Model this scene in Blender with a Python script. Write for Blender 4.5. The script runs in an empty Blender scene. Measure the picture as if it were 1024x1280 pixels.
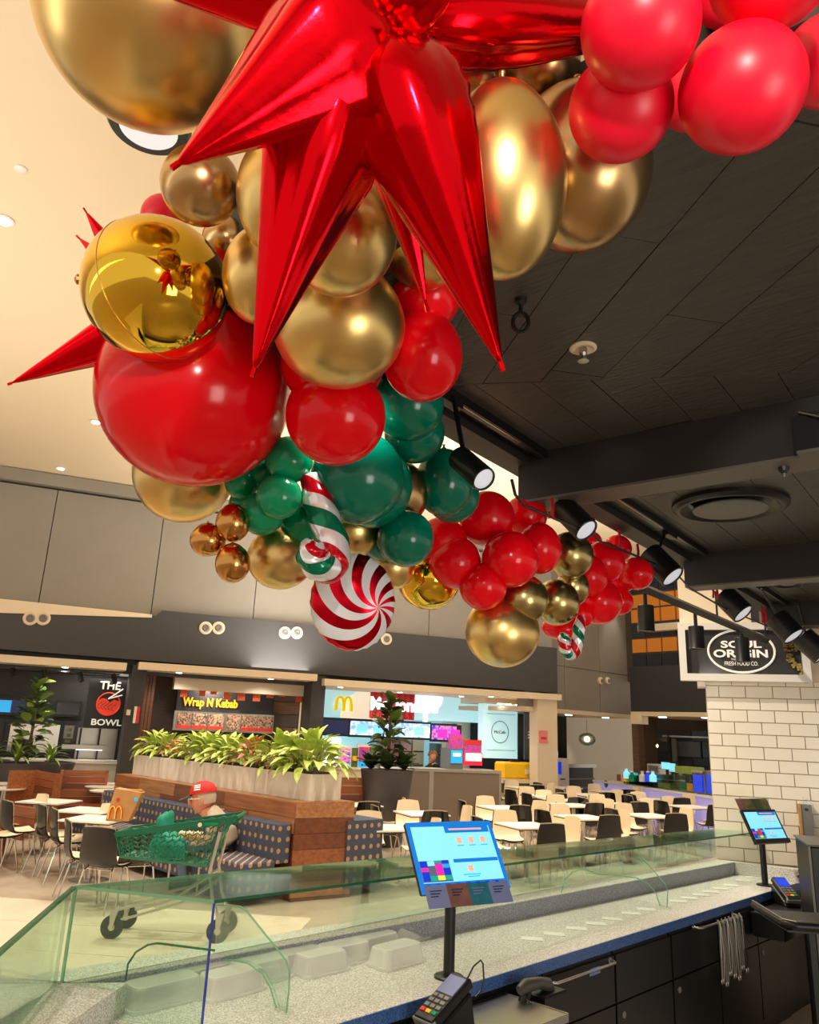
import bpy, bmesh, math, random
from mathutils import Vector, Matrix
random.seed(7)
R=math.radians; PI=math.pi
# ------------------------------------------------------------------ camera, world, lights, exposure
H=2.0; FPX=955.0; PITCH=R(16); ROLL=R(2.4); YAW=R(38)
cf=Vector((-math.sin(YAW)*math.cos(PITCH),math.cos(YAW)*math.cos(PITCH),math.sin(PITCH)))
_r=Vector((math.cos(YAW),math.sin(YAW),0)); _u=_r.cross(cf)
cr=_r*math.cos(ROLL)+_u*math.sin(ROLL); cu=_u*math.cos(ROLL)-_r*math.sin(ROLL)
EYE=Vector((0,0,H))
sc=bpy.context.scene
cd=bpy.data.cameras.new('camera'); cam=bpy.data.objects.new('camera',cd); sc.collection.objects.link(cam)
cam.matrix_world=Matrix(((cr.x,cu.x,-cf.x,0),(cr.y,cu.y,-cf.y,0),(cr.z,cu.z,-cf.z,H),(0,0,0,1)))
cd.sensor_fit='HORIZONTAL'; cd.sensor_width=36; cd.lens=36*FPX/1024; cd.clip_start=.05
sc.camera=cam
sc.view_settings.view_transform='Standard'; sc.view_settings.look='None'; sc.view_settings.gamma=1
sc.view_settings.use_curve_mapping=False
sc.view_settings.exposure=0.06
w=bpy.data.worlds.new('world'); sc.world=w; w.use_nodes=True
bg=w.node_tree.nodes['Background']; bg.inputs[0].default_value=(1.0,.89,.75,1); bg.inputs[1].default_value=0.8
def lamp(name,kind,loc,energy,col=(1,.86,.68),size=.1,aim=None,spot=None,blend=.6,sizey=None):
    d=bpy.data.lights.new(name,kind); d.energy=energy; d.color=col
    if kind=='AREA':
        d.size=size
        if sizey: d.shape='RECTANGLE'; d.size_y=sizey
    else: d.shadow_soft_size=size
    if kind=='SPOT': d.spot_size=R(spot or 90); d.spot_blend=blend
    o=bpy.data.objects.new(name,d); sc.collection.objects.link(o); o.location=loc
    if aim is not None:
        o.rotation_euler=(Vector(aim)-Vector(loc)).to_track_quat('-Z','Y').to_euler()
    return o
# unseen upward fill lights, added to brighten the tall hall ceiling
CV=(1,.93,.83)
lamp('ceiling_fill','AREA',(-12.3,12.2,3.6),520,CV,1.4,(-12.9,12.5,8),sizey=10)
lamp('ceiling_fill','AREA',(-10.5,1.0,3.2),240,CV,7,(-10.7,.9,8))
lamp('ceiling_fill','AREA',(-5.0,14.5,3.7),420,CV,6,(-5.2,15,8))
lamp('ceiling_fill','AREA',(-4.2,-4,3.8),300,CV,6,(-4.6,-3,8))
lamp('ceiling_fill','AREA',(-6.5,6.5,3.9),190,CV,6,(-6.5,6.5,8)) if False else None
# hall downlights (seating area)
for p in [(-8,6),(-9.5,9.5),(-6.2,9.8),(-7,13.5),(-4.4,12.8),(-5.2,5.4),(-11.6,6.6),(-3.8,8.6),(-5.4,16),(-9.2,14),(-13,4.5),(-8,2.5)]:
    lamp('hall_downlight','SPOT',(p[0],p[1],7.1),620,(1,.90,.76),.12,(p[0],p[1],0),95,.8)
# narrow hall spots grazing past the garland onto the stone counter and the tiled wall
for p,q in [((-4.6,3.2,7.1),(-2.6,3.3,.9)),((-4.4,5.2,7.1),(-2.3,5.3,.9)),((-4.2,7.0,7.1),(-2.0,7.0,.9)),((-4.3,1.6,7.1),(-2.9,1.8,.9))]:
    lamp('counter_spot','SPOT',p,420,(1,.93,.82),.08,q,34,.7)
lamp('wall_spot','SPOT',(-4.6,2.6,6.9),1300,(1,.90,.76),.08,(-1.3,7.8,1.9),28,.6)
# staff side lamp behind the photographer, then two added fill lights
lamp('staff_downlight','SPOT',(.35,-.25,3.0),85,(1,.93,.82),.05,(-1.9,2.4,2.3),120,.7)
lamp('soffit_fill','AREA',(2.6,.6,1.4),48,(1,.95,.86),1.3,(-.6,3.0,3.0))  # unseen area light added to brighten the black plank soffit
lamp('counter_fill','SPOT',(-1.5,1.6,3.1),30,(1,.92,.8),.05,(-2.5,2.6,.9),85,.7)  # hidden spot added to brighten the near stone deck
# ------------------------------------------------------------------ pixel helpers (1024x1280 frame -> world points at real distances)
def ray(x,y): return cf+cr*((x-512)/FPX)-cu*((y-640)/FPX)
def P(x,y,dep): return EYE+ray(x,y)*dep
def G(x,y,z):
    d=ray(x,y); return EYE+d*((z-H)/d.z)
def HIT(x,y,p,n):
    d=ray(x,y); return EYE+d*((Vector(p)-EYE).dot(n)/d.dot(n))
class Frame:
    def __init__(s,o,ang):
        s.o=Vector(o); s.ang=ang
        s.M=Matrix.Translation(s.o)@Matrix.Rotation(ang,4,'Z'); s.I=s.M.inverted()
        s.x=Vector((math.cos(ang),math.sin(ang),0)); s.y=Vector((-math.sin(ang),math.cos(ang),0))
    def hit(s,px,py,yo=0.0): return s.I@HIT(px,py,s.o+s.y*yo,s.y)
    def rect(s,x0,y0,x1,y1,yo=0.0):
        mx,my=(x0+x1)/2,(y0+y1)/2
        a=s.hit(x0,my,yo).x; b=s.hit(x1,my,yo).x; t=s.hit(mx,y0,yo).z; bt=s.hit(mx,y1,yo).z
        return a,b,bt,t
    def at(s,x,y,z=0): return s.M@Vector((x,y,z))
WORLD=Frame((0,0,0),0)
# ------------------------------------------------------------------ object helpers
col=sc.collection
WM={}
def tag(o,label=None,cat=None,group=None,kind=None):
    if label: o['label']=label
    if cat: o['category']=cat
    if group: o['group']=group
    if kind: o['kind']=kind
    return o
def thing(name,label,cat,loc,rotz=0,group=None):
    o=bpy.data.objects.new(name,None); col.objects.link(o); o.empty_display_size=.1
    o.location=loc; o.rotation_euler=(0,0,rotz)
    WM[o.name]=Matrix.Translation(Vector(loc))@Matrix.Rotation(rotz,4,'Z')
    return tag(o,label,cat,group)
def kids(o): return [c for c in col.objects if c.parent==o]
_ch={}
def copy_tree(o,loc,rotz,label=None,group=None,children=None):
    r=o.copy(); col.objects.link(r); r.location=loc; r.rotation_euler=(0,0,rotz)
    if label: r['label']=label
    if group: r['group']=group
    for c in children:
        k=c.copy(); col.objects.link(k); k.parent=r
    return r
def smooth_mesh(me,ang=40):
    for p in me.polygons: p.use_smooth=True
    try: me.set_sharp_from_angle(angle=R(ang))
    except Exception: pass
class MB:
    def __init__(s,F=None): s.bm=bmesh.new(); s.F=F or WORLD; s.smooth=False; s.ang=40
    def box(s,x0,x1,y0,y1,z0,z1,mi=0):
        v=[s.bm.verts.new((x,y,z)) for z in (z0,z1) for y in (y0,y1) for x in (x0,x1)]
        for f in ((0,2,3,1),(4,5,7,6),(0,1,5,4),(2,6,7,3),(0,4,6,2),(1,3,7,5)):
            fc=s.bm.faces.new([v[i] for i in f]); fc.material_index=mi
        return v
    def obox(s,c,sx,sy,sz,M):
        v=s.box(-sx/2,sx/2,-sy/2,sy/2,-sz/2,sz/2)
        for q in v: q.co=Vector(c)+M@q.co
    def prism(s,pts,z0,z1,mi=0):
        a=[s.bm.verts.new((p[0],p[1],z0)) for p in pts]; b=[s.bm.verts.new((p[0],p[1],z1)) for p in pts]
        n=len(pts); s.bm.faces.new(a[::-1]); s.bm.faces.new(b)
        for i in range(n): s.bm.faces.new((a[i],a[(i+1)%n],b[(i+1)%n],b[i]))
    def slab(s,pts,n):
        a=[s.bm.verts.new(p) for p in pts]; b=[s.bm.verts.new(Vector(p)+Vector(n)) for p in pts]
        k=len(pts); s.bm.faces.new(a[::-1]); s.bm.faces.new(b)
        for i in range(k): s.bm.faces.new((a[i],a[(i+1)%k],b[(i+1)%k],b[i]))
    def ring(s,c,r,ax,seg,sq=None):
        ax=Vector(ax).normalized(); t=Vector((0,0,1)) if abs(ax.z)<.9 else Vector((1,0,0))
        u=ax.cross(t).normalized(); v=ax.cross(u)
        return [s.bm.verts.new(Vector(c)+u*(r*math.cos(2*PI*i/seg))+v*(r*math.sin(2*PI*i/seg))) for i in range(seg)]
    def cyl(s,p0,p1,r0,r1=None,seg=16,cap=True):
        if r1 is None: r1=r0
        ax=Vector(p1)-Vector(p0); a=s.ring(p0,r0,ax,seg); b=s.ring(p1,r1,ax,seg)
        for i in range(seg): s.bm.faces.new((a[i],a[(i+1)%seg],b[(i+1)%seg],b[i]))
        if cap: s.bm.faces.new(a[::-1]); s.bm.faces.new(b)
    def lathe(s,c,ax,prof,seg=20):
        ax=Vector(ax).normalized(); rs=[s.ring(Vector(c)+ax*h,max(r,1e-4),ax,seg) for h,r in prof]
        for a,b in zip(rs,rs[1:]):
            for i in range(seg): s.bm.faces.new((a[i],a[(i+1)%seg],b[(i+1)%seg],b[i]))
        s.bm.faces.new(rs[0][::-1]); s.bm.faces.new(rs[-1])
    def tube(s,pts,rad,seg=8,uv=False):
        pts=[Vector(p) for p in pts]; n=len(pts); rr=rad if isinstance(rad,(list,tuple)) else [rad]*n
        up=None; rings=[]
        for i in range(n):
            t=(pts[min(i+1,n-1)]-pts[max(i-1,0)]).normalized()
            if up is None:
                up=t.cross(Vector((0,0,1)) if abs(t.z)<.9 else Vector((1,0,0))).normalized()
            up=(up-t*up.dot(t)).normalized(); v=t.cross(up)
            rings.append([s.bm.verts.new(pts[i]+up*(rr[i]*math.cos(2*PI*k/seg))+v*(rr[i]*math.sin(2*PI*k/seg))) for k in range(seg)])
        L=s.bm.loops.layers.uv.verify() if uv else None
        for j in range(n-1):
            a,b=rings[j],rings[j+1]
            for i in range(seg):
                f=s.bm.faces.new((a[i],a[(i+1)%seg],b[(i+1)%seg],b[i]))
                if L:
                    for l,(uu,vv) in zip(f.loops,((i,j),(i+1,j),(i+1,j+1),(i,j+1))): l[L].uv=(uu/seg,vv/(n-1))
        s.bm.faces.new(rings[0][::-1]); s.bm.faces.new(rings[-1])
    def ell(s,c,rx,ry,rz,seg=16,rings=10,M=None):
        o=bmesh.ops.create_uvsphere(s.bm,u_segments=seg,v_segments=rings,radius=1)
        M=M or Matrix.Identity(3)
        for q in o['verts']: q.co=Vector(c)+M@Vector((q.co.x*rx,q.co.y*ry,q.co.z*rz))
    def sheet(s,grid,th,axis=None):
        """grid[i][j] points -> thickened sheet (normals by neighbours)"""
        n,m=len(grid),len(grid[0]); G0=[[Vector(p) for p in r] for r in grid]
        def nor(i,j):
            a=G0[min(i+1,n-1)][j]-G0[max(i-1,0)][j]; b=G0[i][min(j+1,m-1)]-G0[i][max(j-1,0)]
            return a.cross(b).normalized()
        A=[[s.bm.verts.new(G0[i][j]) for j in range(m)] for i in range(n)]
        B=[[s.bm.verts.new(G0[i][j]+nor(i,j)*th) for j in range(m)] for i in range(n)]
        for i in range(n-1):
            for j in range(m-1):
                s.bm.faces.new((A[i][j],A[i][j+1],A[i+1][j+1],A[i+1][j])); s.bm.faces.new((B[i][j],B[i+1][j],B[i+1][j+1],B[i][j+1]))
        for i in range(n-1):
            s.bm.faces.new((A[i][0],A[i+1][0],B[i+1][0],B[i][0])); s.bm.faces.new((A[i+1][m-1],A[i][m-1],B[i][m-1],B[i+1][m-1]))
        for j in range(m-1):
            s.bm.faces.new((A[0][j+1],A[0][j],B[0][j],B[0][j+1])); s.bm.faces.new((A[n-1][j],A[n-1][j+1],B[n-1][j+1],B[n-1][j]))
    def bevel(s,w,seg=1):
        bmesh.ops.bevel(s.bm,geom=list(s.bm.edges),offset=w,segments=seg,affect='EDGES',profile=.5,clamp_overlap=True)
    def build(s,name,mat,parent=None,mats=None):
        me=bpy.data.meshes.new(name); bm=s.bm
        bmesh.ops.recalc_face_normals(bm,faces=bm.faces)
        M=s.F.M
        o=bpy.data.objects.new(name,me)
        if parent is not None:
            T=WM[parent.name]; bm.transform(T.inverted()@M)
            WMo=T
        else:
            xs=[v.co for v in bm.verts]
            lo=Vector([min(c[i] for c in xs) for i in range(3)]); hi=Vector([max(c[i] for c in xs) for i in range(3)])
            b=Vector(((lo.x+hi.x)/2,(lo.y+hi.y)/2,lo.z)); bm.transform(Matrix.Translation(-b))
            o.location=M@b; o.rotation_euler=(0,0,s.F.ang)
            WMo=M@Matrix.Translation(b)
        bm.to_mesh(me); bm.free()
        if s.smooth: smooth_mesh(me,s.ang)
        me.materials.append(mat)
        for m in (mats or []): me.materials.append(m)
        col.objects.link(o)
        if parent is not None: o.parent=parent
        WM[o.name]=WMo
        return o
def boxp(name,mat,parent,F,*b,bev=0,**k):
    m=MB(F); m.box(*b)
    if bev: m.bevel(bev)
    return m.build(name,mat,parent)
def struct(o): o['kind']='structure'; return o
# ------------------------------------------------------------------ materials
def lin(c):
    return tuple(((v/255)/12.92 if v/255<=.04045 else ((v/255+.055)/1.055)**2.4) for v in c)
MT={}
def pm(name,rgb,rough=.5,metal=0.,coat=0.,noise=None,bump=None,rgb2=None,stretch=(1,1,1),emit=None,spec=None,sheen=0,sub=0):
    m=bpy.data.materials.new(name); m.use_nodes=True; nt=m.node_tree; b=nt.nodes['Principled BSDF']
    c=lin(rgb)+(1,); b.inputs['Base Color'].default_value=c; b.inputs['Roughness'].default_value=rough
    b.inputs['Metallic'].default_value=metal
    if coat: b.inputs['Coat Weight'].default_value=coat; b.inputs['Coat Roughness'].default_value=.05
    if spec is not None: b.inputs['Specular IOR Level'].default_value=spec
    if sub: b.inputs['Subsurface Weight'].default_value=sub; b.inputs['Subsurface Scale'].default_value=.03
    if emit: b.inputs['Emission Color'].default_value=lin(emit[0])+(1,); b.inputs['Emission Strength'].default_value=emit[1]
    if noise or bump:
        tc=nt.nodes.new('ShaderNodeTexCoord'); mp=nt.nodes.new('ShaderNodeMapping'); mp.inputs['Scale'].default_value=stretch
        nt.links.new(tc.outputs['Object'],mp.inputs[0])
    if noise:
        n=nt.nodes.new('ShaderNodeTexNoise'); n.inputs['Scale'].default_value=noise[0]; n.inputs['Detail'].default_value=5
        nt.links.new(mp.outputs[0],n.inputs['Vector'])
        rp=nt.nodes.new('ShaderNodeValToRGB'); a,bb=(.5-noise[1],.5+noise[1]); rp.color_ramp.elements[0].position=a; rp.color_ramp.elements[1].position=bb
        c2=lin(rgb2 or tuple(int(v*.7) for v in rgb))+(1,)
        rp.color_ramp.elements[0].color=c2; rp.color_ramp.elements[1].color=c
        nt.links.new(n.outputs['Fac'],rp.inputs[0]); nt.links.new(rp.outputs[0],b.inputs['Base Color'])
    if bump:
        n2=nt.nodes.new('ShaderNodeTexNoise'); n2.inputs['Scale'].default_value=bump[0]; n2.inputs['Detail'].default_value=6
        nt.links.new(mp.outputs[0],n2.inputs['Vector'])
        bp=nt.nodes.new('ShaderNodeBump'); bp.inputs['Strength'].default_value=bump[1]; bp.inputs['Distance'].default_value=bump[2] if len(bump)>2 else .01
        nt.links.new(n2.outputs['Fac'],bp.inputs['Height']); nt.links.new(bp.outputs[0],b.inputs['Normal'])
    MT[name]=m; return m
def nd(m,t): return m.node_tree.nodes.new(t)
def mth(m,op,a,b=None):
    n=nd(m,'ShaderNodeMath'); n.operation=op
    for i,v in enumerate((a,b)):
        if v is None: continue
        if isinstance(v,(int,float)): n.inputs[i].default_value=v
        else: m.node_tree.links.new(v,n.inputs[i])
    return n.outputs[0]
def glass(name,tint,fr=.9,rough=0.02):
    m=bpy.data.materials.new(name); m.use_nodes=True; nt=m.node_tree
    for n in list(nt.nodes): nt.nodes.remove(n)
    o=nt.nodes.new('ShaderNodeOutputMaterial'); t=nt.nodes.new('ShaderNodeBsdfTransparent'); t.inputs[0].default_value=tint+(1,)
    g=nt.nodes.new('ShaderNodeBsdfGlossy'); g.inputs['Roughness'].default_value=rough; g.inputs['Color'].default_value=(.85,1,.92,1)
    f=nt.nodes.new('ShaderNodeFresnel'); f.inputs[0].default_value=1.45
    k=nt.nodes.new('ShaderNodeMath'); k.operation='MULTIPLY'; k.inputs[1].default_value=fr
    nt.links.new(f.outputs[0],k.inputs[0])
    mx=nt.nodes.new('ShaderNodeMixShader'); nt.links.new(k.outputs[0],mx.inputs[0]); nt.links.new(t.outputs[0],mx.inputs[1]); nt.links.new(g.outputs[0],mx.inputs[2])
    nt.links.new(mx.outputs[0],o.inputs[0]); return m
M={}
M['cream_ceiling']=pm('cream plaster ceiling',(233,214,182),.7)
M['upper_wall']=pm('grey brown wall panels',(146,140,129),.55,noise=(2,.5),rgb2=(136,130,120))
M['dark_band']=pm('charcoal ribbed cladding',(62,60,60),.5,bump=(60,.2,.004),stretch=(.1,.1,1))
M['black_band']=pm('near black bulkhead',(48,49,54),.5,noise=(1.5,.4),rgb2=(38,38,43))
M['canopy']=pm('warm white painted canopy',(232,214,186),.5)
M['dark_brick']=pm('dark grey rough tile',(66,63,62),.6,bump=(30,.5,.01),noise=(20,.3),rgb2=(50,48,48))
M['timber']=pm('shop timber lining',(118,84,55),.5,noise=(3,.3),rgb2=(78,54,36),stretch=(1,1,9))
M['dark_timber']=pm('dark shop timber',(82,64,50),.5,noise=(3,.3),rgb2=(58,45,36),stretch=(1,1,9))
M['wood_plank']=pm('walnut board',(168,104,60),.35,noise=(3,.25),rgb2=(118,66,36),stretch=(.7,6,9),bump=(8,.1,.002))
M['wood_plank2']=pm('lighter walnut board',(188,134,86),.35,noise=(3,.25),rgb2=(140,88,52),stretch=(.7,6,9))
M['wood_plank3']=pm('dark walnut board',(132,74,44),.35,noise=(3,.25),rgb2=(92,50,30),stretch=(.7,6,9))
M['red_timber']=pm('red brown slatted timber',(160,86,44),.4,noise=(3,.3),rgb2=(120,58,30),stretch=(1,1,8))
M['tile']=pm('glazed cream tile',(242,232,214),.22,bump=(12,.05,.004))
M['grout']=pm('grey beige grout',(186,172,152),.8)
M['stone']=pm('speckled pale engineered stone',(238,234,226),.3,noise=(170,.09),rgb2=(172,166,158))
M['stone_edge']=pm('speckled blue stone edge',(84,122,184),.3,noise=(170,.12),rgb2=(36,66,122))
M['stone_shade']=pm('speckled stone with painted shade',(168,168,176),.4,noise=(170,.1),rgb2=(112,114,128))  # same stone as the deck, with the riser's shade put into its colour
M['black_lam']=pm('black laminate',(9,9,11),.35)
M['black_metal']=pm('satin black metal',(15,14,15),.4)
M['black_paint']=pm('black painted plasterboard',(36,33,31),.55)
M['beam_under']=pm('dark taupe beam underside',(92,86,78),.5)
M['steel']=pm('brushed steel',(190,186,178),.28,1)
M['chrome']=pm('polished chrome legs',(215,208,196),.15,1)
M['plank_black']=pm('black stained timber plank',(60,58,53),.38,noise=(9,.25),rgb2=(42,40,37),stretch=(1.2,9,1),bump=(18,.55,.004))
M['floor']=pm('polished beige terrazzo floor',(188,172,150),.28,noise=(6,.35),rgb2=(168,152,132))
M['floor_pale']=pm('pale polished floor tile',(230,214,190),.25,noise=(5,.4),rgb2=(222,205,180))
M['white_top']=pm('white laminate table top',(240,234,222),.3)
M['dark_edge']=pm('dark table edge band',(60,50,46),.5)
M['cream_shell']=pm('cream moulded shell',(232,214,182),.3)
M['black_shell']=pm('gloss black moulded shell',(16,15,14),.16)
M['white_planter']=pm('chalk white planter',(238,231,220),.6,noise=(5,.4),rgb2=(218,211,200),stretch=(3,3,.5))
M['grey_planter']=pm('charcoal planter bowl',(66,60,62),.5)
M['soil']=pm('dark soil',(50,38,28),.9)
M['leaf_dark']=pm('glossy green leaf',(104,134,56),.35,noise=(9,.3),rgb2=(66,96,36))
M['leaf_mid']=pm('bright green strappy leaf',(160,182,80),.35,noise=(9,.3),rgb2=(104,138,52))
M['leaf_pale']=pm('variegated yellow green leaf',(214,222,118),.4,noise=(14,.2),rgb2=(140,172,66))
M['leaf_pink']=pm('coral pink leaf',(214,116,96),.4,noise=(14,.2),rgb2=(150,80,66))
M['leaf_shade']=pm('deep green leaf',(62,84,36),.4,noise=(9,.3),rgb2=(40,58,26))
M['stem']=pm('brown stem',(96,78,52),.7)
M['red']=pm('glossy red latex',(232,4,22),.16,spec=.3)
M['redm']=pm('satin raspberry red latex',(236,10,48),.36,spec=.45)
M['teal']=pm('glossy bottle green latex',(0,112,88),.17,spec=.4)
M['green']=pm('glossy emerald green latex',(4,146,98),.17,spec=.4)
M['gold']=pm('satin chrome gold latex',(228,194,124),.31,1)
M['bronze']=pm('satin chrome bronze latex',(196,158,108),.26,1)
M['antique']=pm('olive chrome gold latex',(178,158,104),.24,1)
M['copper']=pm('chrome copper gold latex',(206,150,84),.18,1)
M['foil_gold']=pm('mirror gold foil',(236,190,60),.06,1)
M['foil_red']=pm('mirror red foil',(230,8,22),.16,1,bump=(14,.12,.01),stretch=(1,1,1))
M['knot']=pm('balloon neck latex',(150,20,26),.4)
M['ribbon_red']=pm('red tinsel string',(176,14,34),.4,.5)
M['white_plastic']=pm('white plastic',(236,232,224),.35)
M['grey_plastic']=pm('grey plastic',(120,118,114),.4)
M['tub']=glass('frosted clear plastic tub',(.93,.92,.88),.9,.25)
M['lens']=pm('bright lamp lens',(235,240,250),.2,emit=((205,214,232),.38))
M['downlight']=pm('glowing downlight',(255,250,240),.3,emit=((255,244,222),9))
M['glow_small']=pm('warm bulb',(255,220,160),.3,emit=((255,205,130),7))
M['glass']=glass('green tinted clear glass',(.89,.955,.91),.6)
M['glass_edge']=pm('dark green glass edge',(10,92,60),.4)
M['glass_edge_pale']=pm('pale green polished glass edge',(150,196,164),.2,coat=.5)
M['glass_thin']=glass('thin clear glass fin',(.965,.985,.97),.45)
def translucent(m,f):
    nt=m.node_tree; b=nt.nodes['Principled BSDF']; o=nt.nodes['Material Output']; t=nt.nodes.new('ShaderNodeBsdfTransparent'); t.inputs[0].default_value=(.7,.95,.8,1)
    x=nt.nodes.new('ShaderNodeMixShader'); x.inputs[0].default_value=f; nt.links.new(b.outputs[0],x.inputs[1]); nt.links.new(t.outputs[0],x.inputs[2]); nt.links.new(x.outputs[0],o.inputs[0])
translucent(M['glass_edge'],.35); translucent(M['glass_edge_pale'],.45)
M['clear']=glass('clear acrylic',(.94,.95,.93))
M['lightblue_wall']=pm('backlit pale blue wall panel',(190,226,228),.4,emit=((178,226,236),.62))
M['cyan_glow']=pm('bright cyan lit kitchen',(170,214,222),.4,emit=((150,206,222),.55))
M['white_glow']=pm('bright white light box',(255,255,250),.4,emit=((255,252,240),1.6))
M['yellow']=pm('golden yellow plastic',(245,196,14),.4)
M['arch']=pm('yellow sign letter',(250,214,10),.4,emit=((250,205,5),.5))
M['orange']=pm('orange lettering',(240,160,30),.4,emit=((240,150,20),.45))
M['white_letter']=pm('white lettering',(246,242,232),.4,emit=((240,236,226),.25))
M['white_letter_lit']=pm('lit white lettering',(255,255,255),.4,emit=((235,240,255),1.2))
M['sign_black']=pm('black sign panel',(24,23,25),.45)
M['sign_grey']=pm('charcoal sign glass',(64,62,62),.12)
M['logo_red']=pm('vermilion logo',(222,66,38),.4,emit=((222,50,26),.35))
M['brass']=pm('olive gold tinsel',(206,176,96),.3,.9)
M['orange_pane']=pm('orange stained pane',(196,120,40),.3,emit=((196,112,30),.25))
M['blue_pane']=pm('slate pane',(46,52,62),.2)
M['mullion']=pm('brown window bar',(76,64,54),.5)
M['kraft']=pm('brown kraft paper',(196,148,92),.75,noise=(12,.3),rgb2=(178,132,80))
M['paper_red']=pm('printed red',(210,44,32),.6)
M['paper_yellow']=pm('printed yellow',(250,190,40),.6)
M['basket']=pm('dark green cart plastic',(8,104,74),.35)
M['bag_green']=pm('teal shopping bag fabric',(10,150,120),.6,noise=(20,.2),rgb2=(6,128,102))
M['cart_steel']=pm('galvanised cart steel',(196,190,180),.3,.9)
M['rubber']=pm('grey rubber tyre',(70,68,66),.7)
M['skin']=pm('skin',(214,142,112),.5)
M['jacket']=pm('stone grey jacket',(176,160,140),.8,noise=(10,.3),rgb2=(160,145,126))
M['jeans']=pm('blue jeans',(92,110,134),.8)
M['cap_red']=pm('red cap cloth',(206,26,30),.7)
M['cap_green']=pm('dark green cap peak',(34,62,50),.7)
M['hair_grey']=pm('grey hair',(200,180,160),.7)
M['hair_brown']=pm('curly brown hair',(150,96,54),.7,bump=(40,.9,.02))
M['dark_shirt']=pm('dark work shirt',(52,48,44),.8)
M['screen_blue']=pm('blue monitor glow',(30,120,210),.25,emit=((18,112,206),.7))
M['screen_cyan']=pm('light cyan monitor area',(140,215,245),.25,emit=((120,212,246),.85))
M['screen_navy']=pm('deep blue monitor area',(20,60,190),.25,emit=((16,52,196),.8))
M['screen_mid']=pm('mid cyan monitor area',(40,160,220),.25,emit=((30,156,222),.8))
M['screen_pink']=pm('hot pink monitor button',(240,40,170),.25,emit=((240,36,170),.8))
M['screen_teal']=pm('teal monitor button',(20,170,150),.25,emit=((20,170,150),.6))
M['screen_yellow']=pm('lime yellow monitor button',(220,230,80),.25,emit=((220,230,70),.7))
M['screen_red']=pm('red monitor button',(230,40,60),.25,emit=((230,30,60),.7))
M['screen_peach']=pm('peach monitor icon',(240,180,150),.25,emit=((238,170,140),.7))
M['screen_dark']=pm('dark blue ad screen',(20,30,70),.25,emit=((16,24,80),.35))
M['menu_a']=pm('menu screen picture',(110,170,240),.3,noise=(9,.12),rgb2=(235,240,255))
M['lavender']=pm('lavender lit counter front',(196,190,232),.4,emit=((150,148,235),.35))
def emit_from_color(m,s):
    nt=m.node_tree; b=nt.nodes['Principled BSDF']; l=b.inputs['Base Color'].links[0]
    nt.links.new(l.from_socket,b.inputs['Emission Color']); b.inputs['Emission Strength'].default_value=s
emit_from_color(M['menu_a'],.9)
M['menu_b']=pm('purple menu screen picture',(230,120,150),.3,noise=(14,.1),rgb2=(30,50,200)); emit_from_color(M['menu_b'],.8)
M['menu_food']=pm('printed food photograph',(190,150,120),.4,noise=(26,.12),rgb2=(48,38,36))
M['ticket']=pm('orange printed ticket',(230,110,50),.5,noise=(40,.1),rgb2=(190,60,30))
M['flyer']=pm('purple flyer print',(120,60,170),.4,noise=(16,.12),rgb2=(214,54,44)); emit_from_color(M['flyer'],.4)
M['card_grey']=pm('lilac grey card',(120,130,176),.5)
M['card_brown']=pm('brown card panel',(136,96,88),.5,noise=(12,.2),rgb2=(110,72,66))
M['card_teal']=pm('teal card panel',(40,120,140),.5,noise=(30,.2),rgb2=(30,100,120))
M['photo_strip']=pm('printed strip card',(128,104,72),.5,noise=(20,.12),rgb2=(70,84,44))
M['bench_fabric']=None
def dots_material():
    m=pm('slate blue fabric with tan dots',(66,74,92),.85); nt=m.node_tree; b=nt.nodes['Principled BSDF']
    tc=nd(m,'ShaderNodeTexCoord'); sp=nd(m,'ShaderNodeSeparateXYZ'); nt.links.new(tc.outputs['Object'],sp.inputs[0])
    def cell(s,k): return mth(m,'SUBTRACT',mth(m,'FRACT',mth(m,'MULTIPLY',s,k)),.5)
    x=cell(mth(m,'ADD',sp.outputs[0],mth(m,'MULTIPLY',sp.outputs[1],1.0)),8); z=cell(sp.outputs[2],8)
    d=mth(m,'ADD',mth(m,'POWER',mth(m,'ABSOLUTE',x),2),mth(m,'POWER',mth(m,'ABSOLUTE',z),2))
    f=mth(m,'LESS_THAN',d,.05)
    mx=nd(m,'ShaderNodeMix'); mx.data_type='RGBA'; nt.links.new(f,mx.inputs[0]); mx.inputs[6].default_value=lin((66,74,92))+(1,); mx.inputs[7].default_value=lin((176,140,104))+(1,)
    nt.links.new(mx.outputs[2],b.inputs['Base Color']); return m
M['bench_fabric']=dots_material()
def swirl_material():
    m=pm('red and white swirl foil',(200,10,30),.2); nt=m.node_tree; b=nt.nodes['Principled BSDF']
    tc=nd(m,'ShaderNodeTexCoord'); sp=nd(m,'ShaderNodeSeparateXYZ'); nt.links.new(tc.outputs['Object'],sp.inputs[0])
    x=mth(m,'SUBTRACT',sp.outputs[0],.085); y=mth(m,'SUBTRACT',sp.outputs[1],-.02)
    a=mth(m,'DIVIDE',mth(m,'ARCTAN2',y,x),2*PI); rr=mth(m,'SQRT',mth(m,'ADD',mth(m,'MULTIPLY',x,x),mth(m,'MULTIPLY',y,y)))
    s=mth(m,'FRACT',mth(m,'ADD',mth(m,'MULTIPLY',a,9),mth(m,'MULTIPLY',rr,9.0)))
    f=mth(m,'GREATER_THAN',s,.5)
    mx=nd(m,'ShaderNodeMix'); mx.data_type='RGBA'; nt.links.new(f,mx.inputs[0]); mx.inputs[6].default_value=lin((206,10,36))+(1,); mx.inputs[7].default_value=lin((232,232,238))+(1,)
    nt.links.new(mx.outputs[2],b.inputs['Base Color'])
    k=mth(m,'SUBTRACT',1.0,f); nt.links.new(mth(m,'MULTIPLY',k,.95),b.inputs['Metallic'])
    return m
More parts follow.
